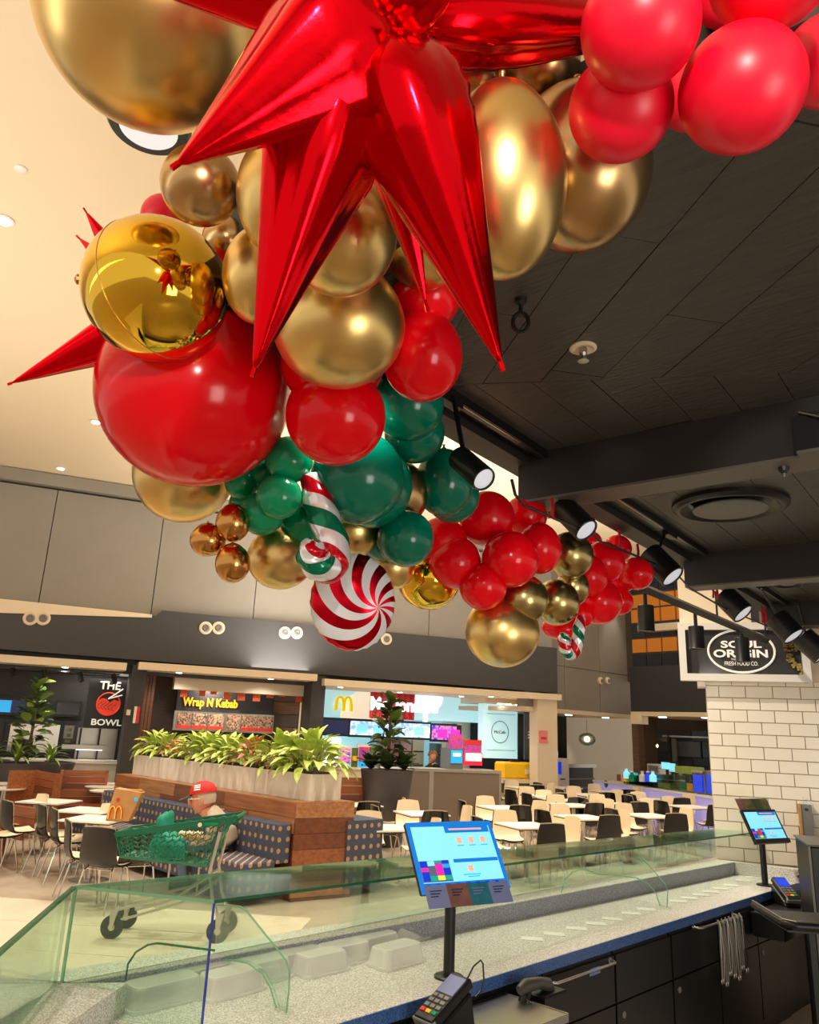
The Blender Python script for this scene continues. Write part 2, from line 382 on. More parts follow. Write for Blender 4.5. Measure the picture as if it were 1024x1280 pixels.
M['swirl']=swirl_material()
def cane_material(k):
    m=pm('red white green striped foil',(200,10,30),.15); nt=m.node_tree; b=nt.nodes['Principled BSDF']
    uv=nd(m,'ShaderNodeUVMap'); sp=nd(m,'ShaderNodeSeparateXYZ'); nt.links.new(uv.outputs[0],sp.inputs[0])
    s=mth(m,'FRACT',mth(m,'ADD',mth(m,'MULTIPLY',sp.outputs[1],k),sp.outputs[0]))
    rp=nd(m,'ShaderNodeValToRGB'); cr_=rp.color_ramp; cr_.interpolation='CONSTANT'
    cols=[(0,(196,14,34)),(.27,(236,234,238)),(.5,(8,120,84)),(.77,(236,234,238))]
    while len(cr_.elements)<4: cr_.elements.new(.5)
    for e,(p,c) in zip(cr_.elements,cols): e.position=p; e.color=lin(c)+(1,)
    nt.links.new(s,rp.inputs[0]); nt.links.new(rp.outputs[0],b.inputs['Base Color']); b.inputs['Metallic'].default_value=.45
    return m
M['cane']=cane_material(2.6); M['cane_b']=cane_material(3)
# ------------------------------------------------------------------ text helper
def text_mesh(body,size,depth,align='CENTER',bold=.0,spacing=1.0):
    cu_=bpy.data.curves.new('t','FONT'); cu_.body=body; cu_.size=size; cu_.extrude=depth; cu_.align_x=align; cu_.offset=bold; cu_.space_character=spacing; cu_.resolution_u=3
    o=bpy.data.objects.new('t',cu_); col.objects.link(o); bpy.context.view_layer.update()
    dg=bpy.context.evaluated_depsgraph_get(); me=bpy.data.meshes.new_from_object(o.evaluated_get(dg))
    bpy.data.objects.remove(o); bpy.data.curves.remove(cu_); return me
def put_text(name,body,F,x,y,z,width,height,mat,parent,depth=.01,bold=0.,spacing=1.0):
    """text standing on plane y of frame F (facing -y), centred at x, baseline-centre z, scaled to width x height"""
    me=text_mesh(body,1,0.02,'CENTER',bold,spacing)
    xs=[v.co.x for v in me.vertices]; ys=[v.co.y for v in me.vertices]
    sx=width/(max(xs)-min(xs)); sy=height/(max(ys)-min(ys)); cx_=(max(xs)+min(xs))/2; cy_=(max(ys)+min(ys))/2
    T=F.M@Matrix.Translation((x,y,z))@Matrix.Rotation(PI/2,4,'X')@Matrix.Diagonal((sx,sy,depth/.02,1))@Matrix.Translation((-cx_,-cy_,0))
    me.transform(WM[parent.name].inverted()@T); me.materials.clear(); me.materials.append(mat)
    o=bpy.data.objects.new(name,me); col.objects.link(o); o.parent=parent; WM[o.name]=WM[parent.name]; return o
# ================================================================== STRUCTURE
FA=Frame((-16.7,7.6,0),math.atan2(12.3,6.7))          # shop front line
ZC=FA.hit(90,597,.4).z                                 # hall ceiling height
def polyF(name,mat,parent,F,px,yo,th,**k):
    m=MB(F); pts=[F.hit(x,y,yo) for x,y in px]
    m.slab([(p.x,yo,p.z) for p in pts],(0,th,0)); return m.build(name,mat,parent)
def polyL(name,mat,parent,F,pts,yo,th):
    m=MB(F); m.slab([(x,yo,z) for x,z in pts],(0,th,0)); return m.build(name,mat,parent)
struct(boxp('floor',M['floor'],None,WORLD,-34,7,-9,40,-.1,0))
# pale tile strip of the walkway in front of the counter
o=struct(MB().build('floor',M['floor_pale'])) if False else None
a=G(0,1122,0); b=G(150,1132,0); dirv=(b-a).normalized()
m=MB(); p0=a-dirv*6; p1=a+dirv*3.6; nn=Vector((dirv.y,-dirv.x,0)); nn=nn if nn.dot(EYE-a)>0 else -nn
for k in range(3):
    q0=p0+nn*(k*.92+.004); q1=p1+nn*(k*.92+.004); q2=q1+nn*.91; q3=q0+nn*.91
    m=MB(); m.prism([(v.x,v.y) for v in (q0,q1,q2,q3)],-.02,.004); m.bm.normal_update(); t=struct(m.build('trim_%d'%(k+20),M['floor_pale']))
hall=struct(boxp('ceiling',M['cream_ceiling'],None,WORLD,-34,7,-9,40,ZC,ZC+.2))
# hall ceiling downlights and the big pendant-rim lamp
for i,(x,y,lb) in enumerate([(5,275,'small round downlight in the cream ceiling at the far left edge of the picture'),(120,527,'small round downlight in the cream ceiling left of the big red balloon'),(76,585,'small round downlight in the cream ceiling just above the grey wall')]):
    g=G(x,y,ZC-.005); t=thing('ceiling_light',lb,'light',g,0,'downlights in the hall ceiling')
    m=MB(); m.lathe(g,(0,0,-1),[(0,.11),(.012,.11),(.02,.085)],20); m.build('trim_ring',M['white_plastic'],t)
    m=MB(); m.lathe(g+Vector((0,0,-.02)),(0,0,-1),[(0,.08),(.01,.07)],16); m.build('lens',M['downlight'],t)
g=G(26,210,ZC); t=thing('smoke_detector','tiny round fitting on the cream ceiling near the far left edge','detector',g)
m=MB(); m.lathe(g,(0,0,-1),[(0,.06),(.02,.06),(.03,.03)],14); m.build('housing',M['white_plastic'],t)
g=P(186,160,5.4); t=thing('ceiling_lamp','round black-rimmed lamp high behind the gold balloon at upper left','lamp',g)
m=MB(); m.lathe(g,(0,0,1),[(0,.20),(0,.27),(.03,.29),(.10,.29),(.12,.25),(.12,.2)],36); m.smooth=True; m.build('rim',M['black_metal'],t)
m=MB(); m.lathe(g+Vector((0,0,-.012)),(0,0,1),[(0,.2),(.011,.2)],36); m.build('diffuser',M['lens'],t)
m=MB(); m.cyl(g+Vector((0,0,.12)),Vector((g.x,g.y,ZC)),.02,seg=8); m.build('rod',M['black_metal'],t)
# --- upper wall over the shops, panelled
xE=FA.hit(697,850,.15).x
wl=struct(boxp('wall_left',M['dark_band'],None,FA,-9,xE,.62,.8,3.0,ZC))
zb=FA.hit(200,763,.4).z
x1=FA.hit(61,680,.4).x; x2=FA.hit(199,690,.4).x; pit=x2-x1
k=-3; xx=x1-3*pit
while xx<xE-.1:
    if xx+pit>-9: boxp('panel',M['upper_wall'],wl,FA,max(xx+.01,-9),min(xx+pit-.01,xE),.4,.62,zb-.2,ZC-.35)
    xx+=pit
struct(boxp('trim_1',M['upper_wall'],None,FA,-9,xE,.25,.62,ZC-.3,ZC-.02))
# cream ledge + dark band
xE=FA.hit(697,850,.15).x
struct(polyF('trim_2',M['canopy'],None,FA,[(-60,742),(190,768),(190,772),(-60,764)],.12,.5))
bandz=FA.hit(300,772,.15).z
struct(polyL('trim_3',M['dark_band'],None,FA,[(-9,3.4),(-9,FA.hit(30,760,.15).z),(FA.hit(195,770,.15).x,FA.hit(195,770,.15).z),(FA.hit(203,763,.15).x,FA.hit(203,763,.15).z),(xE,FA.hit(660,797,.15).z if False else FA.hit(203,763,.15).z),(xE,3.2)],.15,.3))
# paired air nozzles on the band
for (xa,ya,nm) in [(38,773,'above the far left shop'),(54,773,None),(257,785,'above the kebab shop'),(273,785,None),(356,791,'above the kebab menu board'),(371,791,None),(483,799,'half hidden behind the swirl balloon')]:
    q=FA.hit(xa,ya,.15)
    if nm: side='left one'; last=nm
    else: side='right one'
    if xa==483: side='single one'
    c=FA.at(q.x,.15,q.z)
    t=thing('air_nozzle','round white air nozzle %s, %s'%(last,side),'vent',c,FA.ang,'air nozzles on the dark band')
    m=MB(FA); m.lathe((q.x,.15,q.z),(0,-1,0),[(0,.15),(.03,.15),(.045,.12),(.03,.09)],22); m.smooth=True; m.build('flange',M['canopy'],t)
    m=MB(FA); m.lathe((q.x,.12,q.z),(0,-1,0),[(0,.088),(.03,.075),(.04,.05),(.02,.03)],18); m.smooth=True; m.build('cone',M['grey_plastic'],t)
# --- canopies
def canopy(n,xa,xb,zc,lights,lbl):
    c=struct(boxp(n,M['canopy'],None,FA,xa,xb,-.05,1.9,zc,zc+.16))
    for (px,py) in lights:
        g=FA.I@G(px,py,zc)
        g.y=min(max(g.y,.15),1.8)
        w_=FA.at(g.x,g.y,zc)
        t=thing('canopy_light',lbl%('left' if px==lights[0][0] else 'right' if px==lights[-1][0] else 'centre left' if px==lights[1][0] else 'centre right'),'light',w_,0,'downlights under the shop canopies')
        m=MB(FA); m.lathe((g.x,g.y,zc),(0,0,-1),[(0,.09),(.012,.085)],16); m.build('ring',M['white_plastic'],t)
        m=MB(FA); m.lathe((g.x,g.y,zc-.012),(0,0,-1),[(0,.07),(.008,.06)],14); m.build('lens',M['downlight'],t)
        lamp('canopy_lamp','SPOT',FA.at(g.x,g.y,zc-.04),70,(1,.93,.82),.06,FA.at(g.x,g.y+1.1,0),125,.6)
    return c
z1=FA.hit(80,833,0).z; z2=FA.hit(285,844,0).z; z3=FA.hit(550,866,0).z
xA0,xA1=-7,FA.hit(158,835).x; xB0,xB1=FA.hit(173,835).x,FA.hit(396,848).x; xC0,xC1=FA.hit(405,855).x,FA.hit(701,870).x
canopy('trim_4',xA0,xA1,z1,[(82,831)],'round downlight under the %s end of the far left shop canopy')
canopy('trim_5',xB0,xB1,z2,[(228,839),(350,846)],'round downlight under the %s half of the kebab shop canopy')
canopy('trim_6',xC0,xC1,z3,[(430,858),(500,865),(577,870),(668,868)],'round downlight under the %s part of the burger shop canopy')
# dark tile columns
def column(n,pxa,pxb,py,yo0,yo1,mat,zt):
    xa=FA.hit(pxa,py,yo0).x; xb=FA.hit(pxb,py,yo0).x
    return struct(boxp(n,mat,None,FA,xa,xb,yo0,yo1,0,zt)),xa,xb
column('trim_7',158,177,890,.2,1.0,M['dark_brick'],z1+.15)
column('trim_8',388,405,890,.2,1.0,M['dark_brick'],z2+.15)
_,c3a,c3b=column('trim_9',672,697,920,.1,.5,M['canopy'],z3)
# rear walls of the shops
struct(boxp('wall_shop_left',M['dark_brick'],None,FA,-7,FA.hit(165,880,2.2).x,2.2,2.4,0,3.6))
xb0,xb1=FA.hit(170,880,1.2).x,FA.hit(402,880,1.2).x
struct(boxp('wall_shop_middle',M['dark_timber'],None,FA,xb0,xb1,2.4,2.6,0,3.6))
struct(boxp('ceiling.001',M['canopy'],None,FA,-7,xC1,1.9,5.0,3.62,3.7))
struct(boxp('ceiling.002',M['dark_brick'],None,FA,-7,FA.hit(165,880,1.5).x,1.9,2.2,3.0,3.3))

# ------------------------------------------------------------------ shop one (noodle bowls)
Y1=2.1
a,b,c,d=FA.rect(0,873,35,894,Y1)
t=thing('menu_screen','dark wall screen with a blue picture at the far left shop','screen',FA.at((a+b)/2,Y1,c),FA.ang)
a0=FA.hit(-40,883,Y1).x
boxp('bezel',M['black_metal'],t,FA,a0,b,Y1-.08,Y1,c,d); boxp('picture',M['screen_dark'],t,FA,a0+.05,b-.04,Y1-.1,Y1-.08,c+.05,d-.04)
a2,b2=FA.hit(0,883,Y1).x,FA.hit(14,883,Y1).x
boxp('blue_panel',M['screen_mid'],t,FA,a2-.2,b2,Y1-.11,Y1-.10,c+.06,d-.05)
a,b,c,d=FA.rect(68,876,102,896,Y1)
t=thing('menu_screen','switched-off black wall screen left of the noodle bowl sign','screen',FA.at((a+b)/2,Y1,c),FA.ang)
boxp('bezel',M['black_metal'],t,FA,a,b,Y1-.08,Y1,c,d); boxp('glass',M['black_shell'],t,FA,a+.05,b-.05,Y1-.095,Y1-.08,c+.05,d-.05)
YS=1.2
a,b,c,d=FA.rect(108,849,156,910,YS)
t=thing('shop_sign','tall black shop sign with white letters and a red noodle bowl logo','sign',FA.at((a+b)/2,YS,c),FA.ang)
boxp('panel',M['sign_black'],t,FA,a,b,YS,YS+.08,c,d)
def tx(body,px0,py0,px1,py1,F,yo,mat,parent,bold=0.02,name='lettering'):
    A,B,C_,D=F.rect(px0,py0,px1,py1,yo); return put_text(name,body,F,(A+B)/2,yo-.02,(C_+D)/2,B-A,D-C_,mat,parent,.02,bold)
tx('THE',125,852,151,862,FA,YS,M['white_letter'],t)
tx('BOWL',114,899,152,907,FA,YS,M['white_letter'],t)
q=FA.hit(135.5,880,YS); rr=(FA.hit(150,880,YS).x-FA.hit(121,880,YS).x)/2
m=MB(FA); pts=[(q.x+rr*math.cos(2*PI*i/32),YS-.03,q.z+rr*math.sin(2*PI*i/32)) for i in range(33)]
m.tube(pts,.018,6); m.build('bowl_outline',M['logo_red'],t)
m=MB(FA); seg=[(q.x+rr*.95*math.cos(PI+PI*i/16),q.z+rr*.95*math.sin(PI+PI*i/16)) for i in range(17)]
seg+=[(q.x+rr*.9,q.z+rr*.28),(q.x+rr*.45,q.z+rr*.42),(q.x+rr*.1,q.z+rr*.12),(q.x-rr*.2,q.z+rr*.45),(q.x-rr*.6,q.z+rr*.5),(q.x-rr*.92,q.z+rr*.25)]
m.slab([(x,YS-.03,z) for x,z in seg],(0,.025,0)); m.build('noodle_bowl',M['logo_red'],t)
m=MB(FA)
for k in range(5): m.tube([(q.x-rr*.75+k*rr*.3+.05*math.cos(j),YS-.035,q.z+rr*.2-j*rr*.13-k*.01) for j in range(6)],.006,5)
m.build('noodle_lines',M['sign_black'],t)
for dz in (0,.07):
    m=MB(FA); m.cyl((q.x-.02,YS-.05,q.z+rr*.45),(q.x+rr*1.1,YS-.05,q.z+rr*.85+dz*2),.016,seg=6); m.build('chopstick',M['white_letter'],t)
# counter, bain-marie and hood of shop one
yk=.9
a,b,c,d=FA.rect(95,951,150,975,yk)
t=thing('shop_counter','white tiled service counter under the noodle bowl sign','counter',FA.at((a+b)/2,yk,0),FA.ang)
boxp('counter_front',M['white_planter'],t,FA,a-5,b,yk,yk+.6,0,d-.06); boxp('counter_top',M['white_top'],t,FA,a-5,b+.03,yk-.05,yk+.7,d-.06,d)
ct1=d
a,b,c,d=FA.rect(96,911,150,951,yk+.3)
t=thing('food_display','glass fronted food warmer with a steel shelf on the noodle shop counter','food display',FA.at((a+b)/2,yk+.3,c),FA.ang)
boxp('steel_back',M['steel'],t,FA,a,b,yk+.95,yk+1.0,ct1,d)
zs=FA.hit(120,934,yk+.3).z
boxp('steel_shelf',M['steel'],t,FA,a-.3,b-.3,yk+.2,yk+.6,zs-.05,zs+.04)
for xx in (a+.05,(a+b)/2,b-.05): boxp('post',M['black_metal'],t,FA,xx-.02,xx+.02,yk+.5,yk+.54,ct1,d)
boxp('warm_light',M['white_glow'],t,FA,a,a+(b-a)*.6,yk+.25,yk+.5,zs-.07,zs-.05)
a,b,c,d=FA.rect(11,905,73,940,Y1)
t=thing('serving_hatch','white lit serving hatch behind the fiddle leaf plant','hatch',FA.at((a+b)/2,Y1,c),FA.ang)
boxp('frame',M['black_metal'],t,FA,a-.08,b+.08,Y1-.05,Y1,c-.1,d+.08); boxp('opening',M['white_plastic'],t,FA,a,b,Y1-.09,Y1-.05,c,d)
boxp('microwave',M['black_metal'],t,FA,a+.1,(a+b)/2,Y1-.3,Y1-.09,c,c+(d-c)*.45)
a,b,c,d=FA.rect(80,907,92,923,Y1-.4)
t=thing('wall_notice','small printed notice left of the noodle bowl food warmer','notice',FA.at((a+b)/2,Y1,c),FA.ang)
boxp('board',M['grey_plastic'],t,FA,a,b,Y1-.42,Y1-.4,c,d)
for k in range(3): boxp('print_line',M['photo_strip'],t,FA,a+.05,b-.05,Y1-.43,Y1-.42,d-.12-k*.13,d-.05-k*.13)
a,b,c,d=FA.rect(158,887,163,894,.2)
t=thing('wall_switch','small cream switch plate on the dark tiled column','switch',FA.at((a+b)/2,.2,c),FA.ang); boxp('plate',M['canopy'],t,FA,a,b,.17,.2,c,d); boxp('rocker',M['white_plastic'],t,FA,a+.03,b-.03,.155,.17,c+.04,d-.04)
a,b,c,d=FA.rect(167,883,172,904,.12)
t=thing('wall_notice','narrow white and red notice on the edge of the dark tiled column','notice',FA.at((a+b)/2,.15,c),FA.ang); boxp('sheet',M['white_plastic'],t,FA,a,b-.03,.12,.14,c,d); boxp('red_edge',M['paper_red'],t,FA,b-.03,b+.04,.12,.14,c,d)
# track with little spots under canopy one
t=thing('light_rail','thin rail of small black spotlights under the far left canopy','light rail',FA.at(2,.3,z1-.15),FA.ang)
boxp('rail',M['black_metal'],t,FA,-4,xA1-.1,.3,.34,z1-.1,z1-.07)
for px in (17,57,102,144):
    xx=FA.hit(px,830,.3).x
    m=MB(FA); m.cyl((xx,.32,z1-.09),(xx+.05,.22,z1-.28),.05,seg=12); m.build('spot',M['black_metal'],t)
# ------------------------------------------------------------------ shop two (kebab)
YW=1.9
t=thing('timber_pilaster','warm timber lined pilaster right of the dark tiled column','pilaster',FA.at(FA.hit(182,900,1.0).x,1.0,0),FA.ang)
xa,xb=FA.hit(176,900,1.0).x,FA.hit(189,900,1.0).x
for k in range(3): boxp('board',M['timber'] if k%2 else M['wood_plank3'],t,FA,xa+(xb-xa)*k/3,xa+(xb-xa)*(k+1)/3-.01,1.0,2.3,0,3.1)
a,b,c,d=FA.rect(218,846,387,866,.9)
struct(boxp('trim_10',M['upper_wall'] if False else M['canopy'],None,FA,a,b,.9,1.2,c,d))
struct(boxp('trim_11',M['canopy'],None,FA,FA.hit(380,890,.9).x,FA.hit(388,890,.9).x,.9,1.3,0,d))
a,b,c,d=FA.rect(221,860,343,893,YW)
t=thing('shop_sign','wide black kebab shop sign with orange lettering','sign',FA.at((a+b)/2,YW,c),FA.ang)
boxp('panel',M['sign_black'],t,FA,a,b,YW,YW+.1,c,d+.3)
tx('Wrap N Kebab',228,873,297,887,FA,YW,M['orange'],t,.03)
for k in range(4):
    A,B,_,_=FA.rect(343,870,384,870,YW+.3); w_=(B-A)/4
    if k==0: t2=thing('timber_panel_wall','brown timber boards on the rear wall right of the kebab sign','panelling',FA.at((A+B)/2,YW+.3,1.5),FA.ang)
    zz0=FA.hit(363,925,YW+.3).z; zz1=FA.hit(363,862,YW+.3).z
    boxp('board',[M['timber'],M['dark_timber']][k%2],t2,FA,A,B,YW+.3,YW+.36,zz0+(zz1-zz0)*k/4,zz0+(zz1-zz0)*(k+1)/4-.015)
# menu board: frame + six framed pictures
frames=[(221,238),(240,258),(260,279),(283,300),(302,321),(322,341)]
A0,B0,_,_=FA.rect(218,893,343,893,YW-.1)
zt=FA.hit(280,891,YW-.1).z; zbm=FA.hit(280,915,YW-.1).z
t=thing('menu_board','row of six framed food pictures under the kebab sign','menu board',FA.at((A0+B0)/2,YW-.1,zbm),FA.ang)
boxp('back_frame',M['steel'],t,FA,A0,B0,YW-.08,YW-.02,zbm,zt)
for i,(p,q_) in enumerate(frames):
    A=FA.hit(p,903,YW-.1).x; B=FA.hit(q_,903,YW-.1).x
    boxp('picture',M['menu_food'],t,FA,A,B,YW-.12,YW-.08,zbm+.28*(zt-zbm),zt-.04)
    boxp('red_caption',M['paper_red'] if i!=3 else M['menu_food'],t,FA,A,B,YW-.125,YW-.08,zbm+.05,zbm+.28*(zt-zbm))
# hanging orange tickets
for i,(px,w_,hh) in enumerate([(230,9,11),(253,8,9),(267,8,6),(284,8,12),(302,9,12),(321,9,12),(338,9,7),(353,7,5),(374,8,11)]):
    yt=FA.hit(px,862+px*.02,1.15).z
    a,b,c,d=FA.rect(px-w_/2,860+(px-221)*.045,px+w_/2,860+(px-221)*.045+hh,1.15)
    ord_=['first','second','third','fourth','fifth','sixth','seventh','eighth','ninth'][i]
    t=thing('hanging_ticket','orange printed ticket hanging over the kebab sign, %s from the left'%ord_,'ticket',FA.at((a+b)/2,1.15,c),FA.ang,'orange tickets hanging in the kebab shop')
    boxp('card',M['ticket'],t,FA,a,b,1.15,1.165,c,d); boxp('clip',M['steel'],t,FA,(a+b)/2-.01,(a+b)/2+.01,1.15,1.16,d,d+.15)
a,b,c,d=FA.rect(191,925,386,990,1.2)
t=thing('shop_counter','dark kebab shop counter behind the long white planter','counter',FA.at((a+b)/2,1.2,0),FA.ang)
boxp('counter_front',M['dark_timber'],t,FA,a,b,1.2,1.9,0,1.0); boxp('counter_top',M['steel'],t,FA,a,b,1.15,1.95,1.0,1.05)
for k,px in enumerate((240,290,330)):
    xx=FA.hit(px,930,1.4).x; boxp('warmer',M['grey_plastic'],t,FA,xx-.35,xx+.35,1.4,1.8,1.05,1.5)
# ------------------------------------------------------------------ shop three (burgers)
YM=2.6
a,b,c,d=FA.rect(403,855,604,899,YM)
zlo=FA.hit(500,925,YM).z
xq=FA.hit(604,900,YM).x
xbl=FA.hit(404,900,.8).x
t=thing('shop_sign','pale blue lit sign wall with a yellow arched letter and white name','sign',FA.at((a+b)/2,YM,c),FA.ang)
boxp('sign_panel',M['lightblue_wall'],t,FA,xbl-1.5,xq,YM,YM+.1,c,d+.9)
# yellow arches
q=FA.hit(429,880,YM); wM=FA.hit(438,880,YM).x-FA.hit(419,880,YM).x; hM=FA.hit(428,870,YM).z-FA.hit(428,887.5,YM).z
m=MB(FA)
for s in (-1,1):
    pts=[(q.x+s*wM*.25+wM*.25*math.cos(PI-PI*i/14 if s<0 else PI*i/14)*1.0,YM-.06,q.z-hM*.5+hM*math.sin(PI*i/14)**.62) for i in range(15)]
    m.tube(pts,[.03+.02*abs(math.cos(PI*i/14)) for i in range(15)],8)
m.smooth=True; m.build('yellow_arches',M['arch'],t)
tx("McDonald's",463,872,547,890,FA,1.62,M['white_letter_lit'],t,.03)
q=FA.hit(455,895,YM); m=MB(FA); m.slab([(q.x+.7*math.cos(PI*i/16),YM-.02,q.z-.1+.8*math.sin(PI*i/16)) for i in range(17)],(0,.03,0)); m.build('pale_sun_motif',pm('pale lit motif',(236,226,200),.4,emit=((240,224,196),.8)),t)
q=FA.hit(532,886,YM); m=MB(FA); m.slab([(q.x+.55*math.cos(2*PI*i/16),YM-.02,q.z+.3+.4*math.sin(2*PI*i/16)) for i in range(16)],(0,.03,0)); m.slab([(q.x-.08,YM-.02,q.z-.5),(q.x+.08,YM-.02,q.z-.5),(q.x+.05,YM-.02,q.z+.2),(q.x-.05,YM-.02,q.z+.2)],(0,.03,0)); m.build('white_tree_motif',M['white_letter_lit'],t)
# striped awning
ya=1.7
a,b,c,d=FA.rect(463,859,519,899,ya)
t=thing('striped_awning','dark red and pale striped awning over the burger counter','awning',FA.at((a+b)/2,ya,c),FA.ang)
n=15
for i in range(n):
    boxp('stripe',M['cap_red'] if i%2==0 else M['knot'],t,FA,a+(b-a)*i/n,a+(b-a)*(i+1)/n-.01,ya,ya+.03+(.03 if i%2 else 0),c,d-.1)
boxp('top_frame',M['steel'],t,FA,a,b+.5,ya,ya+.85,d-.08,d-.03)
for k in range(6): boxp('frame_bar',M['black_metal'],t,FA,a+(b-a)*k/5-.02,a+(b-a)*k/5+.02,ya-.02,ya+.85,d-.03,d+.02)
# menu screens
ys=2.2
for (p0,p1,mt,lb) in [(402,436,'screen_dark','switched-off black menu screen at the left of the burger shop'),(437,479,'menu_a','bright menu screen left of the plant at the burger shop'),(480,538,'menu_a','bright menu screen right of the plant at the burger shop'),(539,571,'menu_b','purple and blue menu screen at the right of the burger shop')]:
    cy=898+(p0-402)*.055+ (11 if True else 0)
    a,b,c,d=FA.rect(p0,cy-12,p1,cy+11,ys)
    t=thing('menu_screen',lb,'screen',FA.at((a+b)/2,ys,c),FA.ang)
    boxp('bezel',M['black_metal'],t,FA,a,b+.02,ys,ys+.1,c,d); boxp('picture',M[mt],t,FA,a+.02,b-.02,ys-.02,ys,c+.06,d-.06)
    if mt!='screen_dark':
        for k in range(2): boxp('price_block',M['screen_pink' if mt=='menu_b' else 'screen_cyan'],t,FA,a+.2+k*(b-a)*.5,a+.5+k*(b-a)*.5,ys-.03,ys-.02,c+.12,c+.35)
t=thing('light_pelmet','black pelmet end right of the burger menu screens','pelmet',FA.at(FA.hit(574,918,ys).x,ys,2.5),FA.ang)
a,b,c,d=FA.rect(571,905,577,927,ys); boxp('end_block',M['black_metal'],t,FA,a,b,ys,ys+.3,c,d); boxp('cap',M['steel'],t,FA,a,b,ys-.01,ys,d-.03,d)
lamp('shop_fill','AREA',FA.at(2.2,1.6,3.05),45,(1,.92,.8),1.2,FA.at(2.2,2.2,0))  # unseen area light added to brighten the left shop interior
lamp('shop_fill','AREA',FA.at((xB0+xB1)/2,1.3,2.98),50,(1,.92,.8),.3,FA.at((xB0+xB1)/2,2.2,1.0))  # hidden fill added to brighten the kebab shop interior
# kitchen behind
struct(boxp('wall_kitchen',M['cyan_glow'],None,FA,xbl-2,xq,4.6,4.8,0,zlo+1.2))
struct(boxp('wall_burger_rear',M['black_lam'],None,FA,xq,c3b+2.5,3.2,3.4,0,3.6))
struct(boxp('ceiling.003',M['black_paint'],None,FA,xq,c3b+.6,.9,3.2,z3+.02,z3+.1))
# kitchen contents: steel shelf units
for i,(p0,p1,py0,py1,mt) in enumerate([(405,425,922,965,'white_glow'),(500,514,925,955,'steel'),(516,530,925,958,'canopy'),(470,498,922,950,'steel'),(545,575,930,960,'grey_plastic')]):
    a,b,c,d=FA.rect(p0,py0,p1,py1,4.0)
    t=thing('kitchen_unit',['tall white lit unit at the left of the burger kitchen','steel kitchen unit right of the plant in the burger kitchen','cream kitchen unit in the burger kitchen left of the worker','steel kitchen unit behind the plant in the burger kitchen','grey kitchen unit right of the worker'][i],'kitchen unit',FA.at((a+b)/2,4,c),FA.ang)
    boxp('body',M[mt],t,FA,a,b,4.0,4.5,0,d); 
    for k in range(3): boxp('shelf_line',M['black_metal'],t,FA,a+.03,b-.03,3.98,4.0,d-.35-k*.4,d-.32-k*.4)
# service counter
zc_=1.05
xL=xbl-.1; xR=FA.hit(622,960,1.3).x
t=thing('service_counter','long white and cyan burger shop service counter','counter',FA.at((xL+xR)/2,1.3,0),FA.ang)
boxp('counter_front',M['canopy'],t,FA,xL,xR,1.3,2.0,0,zc_-.05); boxp('counter_top',M['white_top'],t,FA,xL,xR,1.25,2.05,zc_-.05,zc_)
# flyers/kiosks on the counter
for i,(p0,p1,y0,y1,mt) in enumerate([(427,439,935,962,'menu_b'),(450,462,933,960,'flyer'),(441,449,935,958,'leaf_dark'),(463,471,934,958,'leaf_dark')]):
    a,b,c,d=FA.rect(p0,y0,p1,y1,1.2)
    t=thing('counter_stand',['upright menu stand at the left end of the burger counter','upright stand with a purple flyer on the burger counter','narrow green poster strip left of the purple flyer','narrow green poster strip right of the purple flyer'][i],'display stand',FA.at((a+b)/2,1.3,zc_),FA.ang)
    if i<2:
        boxp('stand',M['white_plastic'],t,FA,a-.05,b+.05,1.3,1.36,min(c,zc_),d+.05); boxp('flyer',M[mt],t,FA,a,b,1.27,1.3,c+.3*(d-c),d-.02)
        boxp('lower_print',M['screen_mid'],t,FA,a,b,1.27,1.3,c+.02,c+.28*(d-c))
    else:
        boxp('strip',M[mt],t,FA,a,b,1.3,1.33,zc_,d); boxp('orange_spot',M['orange'],t,FA,a+.03,b-.03,1.27,1.3,c+.3*(d-c),c+.55*(d-c))
a,b,c,d=FA.rect(563,931,580,960,1.2)
t=thing('drink_cooler','small counter drinks cooler with a glowing blue front','cooler',FA.at((a+b)/2,1.3,zc_),FA.ang)
boxp('body',M['grey_plastic'],t,FA,a,b,1.25,1.8,zc_,d-.1); boxp('top_card',M['flyer'],t,FA,a,b,1.3,1.34,d-.1,d+.28)
boxp('blue_window',M['screen_mid'],t,FA,a+.04,b-.04,1.22,1.25,c+.2*(d-c),d-.15); boxp('white_light',M['white_glow'],t,FA,a+.1,b-.1,1.2,1.22,d-.3,d-.22)
a,b,c,d=FA.rect(582,925,604,957,1.2)
t=thing('self_order_kiosk','bright white lit box under a red and purple poster','display',FA.at((a+b)/2,1.3,zc_),FA.ang)
mid=(c+d)/2
boxp('poster',M['flyer'],t,FA,a,b,1.3,1.35,mid,d); boxp('poster_band',M['paper_red'],t,FA,a,b,1.29,1.3,d-.12,d); boxp('lit_box',M['white_glow'],t,FA,a+.06,b-.02,1.25,1.5,c+.12,mid-.02); boxp('red_rim',M['screen_red'],t,FA,a,b+.03,1.3,1.52,c,mid)
